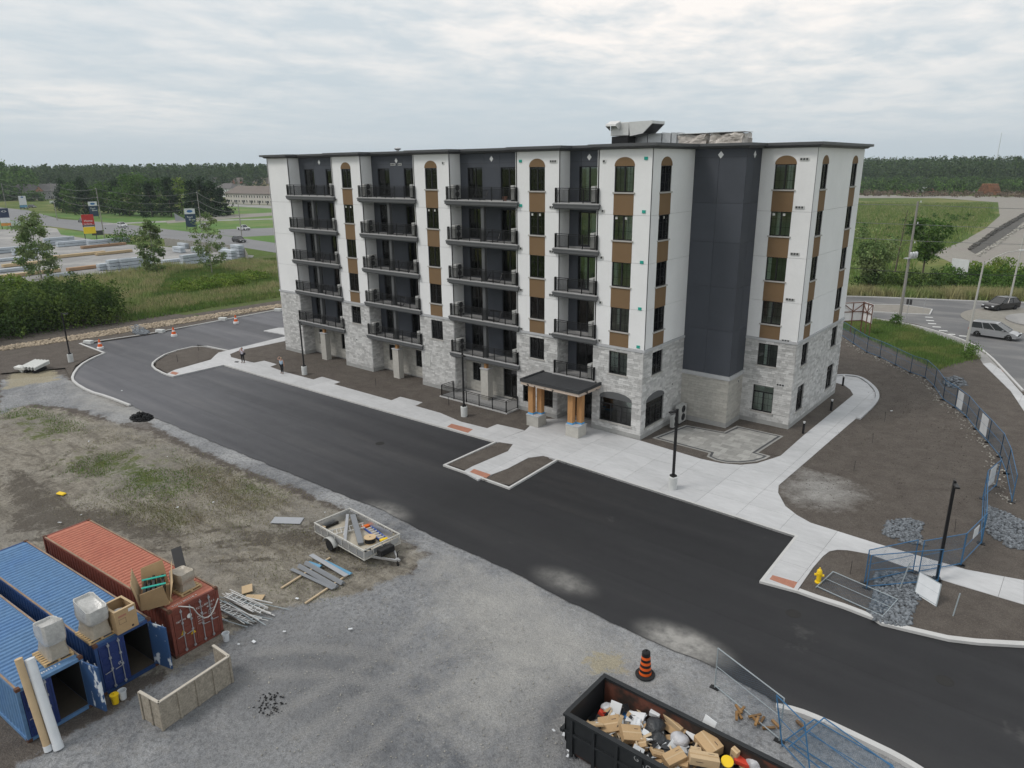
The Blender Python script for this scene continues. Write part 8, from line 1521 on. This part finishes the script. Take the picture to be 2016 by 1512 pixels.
# ---------------------------------------------------------------- far houses
M['siding'] = mat('pale_siding', (.50, .47, .43), .85, .06, .5); M['shing'] = mat('grey_shingle', (.125, .118, .115), .9, .12, .6, fine=.1, fscale=3); M['shingb'] = mat('brown_shingle', (.17, .145, .13), .9, .12, .6); M['brick'] = mat('far_brick', (.30, .15, .11), .9, .1, .8); M['oldwall'] = mat('weathered_siding', (.24, .235, .24), .9, .1, .6); M['sheath'] = mat('pale_sheathing', (.66, .54, .36), .85, .06, .5)
def house(loc, rz, L, Wd, H, RH, label, wall='siding', roof='shing', units=1, gable=0, hip=False, rows=2, name='house', cat='house', gmat=None, group=None):
    r = empty(name, loc, rz, label, cat, group); MB().box(-L/2, L/2, 0, Wd, 0, H).build('wall', M[wall], r); o_ = .5; hi = Wd*.45 if hip else 0
    rf = MB().add([(-L/2-o_, -o_, H-.1), (L/2+o_, -o_, H-.1), (L/2+o_, Wd+o_, H-.1), (-L/2-o_, Wd+o_, H-.1), (-L/2-o_+hi, Wd/2, H+RH), (L/2+o_-hi, Wd/2, H+RH)], [(0, 1, 5, 4), (1, 2, 5), (2, 3, 4, 5), (3, 0, 4), (3, 2, 1, 0)]).build('roof', M[roof], r)
    MB().box(-L/2-o_, L/2+o_, -o_-.02, -o_+.12, H-.35, H-.12).build('eave', M['shing'], r)
    uw = L/units
    for u in range(units):
        x0 = -L/2+u*uw
        for k in range(rows):
            for f in ((.2, .5, .8) if uw > 5 else (.3, .7)):
                z = .9+k*2.8; w2 = MB().box(x0+uw*f-.5, x0+uw*f+.5, -.06, .0, z, z+1.5).build('window', M['wht'], r); MB().box(x0+uw*f-.42, x0+uw*f+.42, -.09, -.061, z+.08, z+1.42).build('pane', M['carglass'], w2)
        MB().box(x0+uw*.36-.45, x0+uw*.36+.45, -.07, 0, .05, 2.2).build('door', M['acdark'], r)
    for g_ in range(gable):
        x = -L/2+(g_+.5)*L/gable; gw_ = min(3.2, L/gable*.35); MB().add([(x-gw_, -o_-.3, H-.2), (x+gw_, -o_-.3, H-.2), (x, -o_-.3, H+RH*.75), (x-gw_, Wd*.4, H-.2), (x+gw_, Wd*.4, H-.2), (x, Wd*.45, H+RH*.75)], [(0, 2, 5, 3), (1, 4, 5, 2)]).build('gable_roof', M[roof], r); MB().add([(x-gw_+.2, -o_-.1, H-.2), (x+gw_-.2, -o_-.1, H-.2), (x, -o_-.1, H+RH*.68)], [(0, 1, 2)]).build('gable', M[gmat or wall], r)
    return r
yaw_t = math.atan2(gl(538,402)[1]-gl(432,395)[1], gl(538,402)[0]-gl(432,395)[0])
p = gl(490, 402); q2 = gl(560, 404); yt = math.atan2(q2[1]-gl(440,400)[1], q2[0]-gl(440,400)[0])
house(p, yt, 46, 12, 6.2, 4.2, 'long far townhouse row with grey roof beside the building', 'siding', 'shingb', 6, 0, True, group='far townhouses'); p = gl(560, 404); house(p, yt, 40, 12, 6.2, 4.4, 'second far townhouse row cut by the building edge', 'siding', 'shing', 5, 0, True, group='far townhouses')
p = gl(440, 388); house(p, yt, 20, 11, 6.4, 3.6, 'dark roofed far house behind the conifers', 'wht', 'shing', 2, 0, True, group='far townhouses')
for px, lb, gm, m_ in (((420,372), 'far house with white gable edges left of the brick gable', 'oldwall', 'wht'), ((470,374), 'far house with brick gable above the townhouse roof', 'brick', 'siding'), ((515,375), 'unfinished far house with pale sheathing gables', 'sheath', 'sheath'), ((350,374), 'far house roof seen between the dark trees', 'oldwall', 'wht'), ((235,374), 'pale far house roof behind the tree row', 'oldwall', 'wht')): house(gl(*px), yt, 26, 12, 6.5, 5.5, lb, m_, 'shingb' if gm != 'oldwall' else 'shing', 3, 2, False, gmat=gm, group='far houses')
p = gl(80, 393); house(p, face((80,393))+.12, 26, 11, 6.0, 5.2, 'old grey farmhouse on the far left with twin gables', 'oldwall', 'shing', 3, 1, False, gmat='brick', name='farmhouse')
# ---------------------------------------------------------------- air
hz_ = bpy.data.materials.new('haze_air'); hz_.use_nodes = True; nn_ = hz_.node_tree; nn_.nodes.remove(nn_.nodes['Principled BSDF']); pv = nn_.nodes.new('ShaderNodeVolumePrincipled'); pv.inputs['Color'].default_value = (.80, .88, .95, 1); pv.inputs['Density'].default_value = .00013; pv.inputs['Anisotropy'].default_value = .2; nn_.links.new(pv.outputs[0], nn_.nodes['Material Output'].inputs['Volume'])
tag(MB().box(-2200, 2200, -600, 2400, -1.4, 75).build('haze', hz_), 'thin pale air haze over the land', 'haze', kind='stuff')
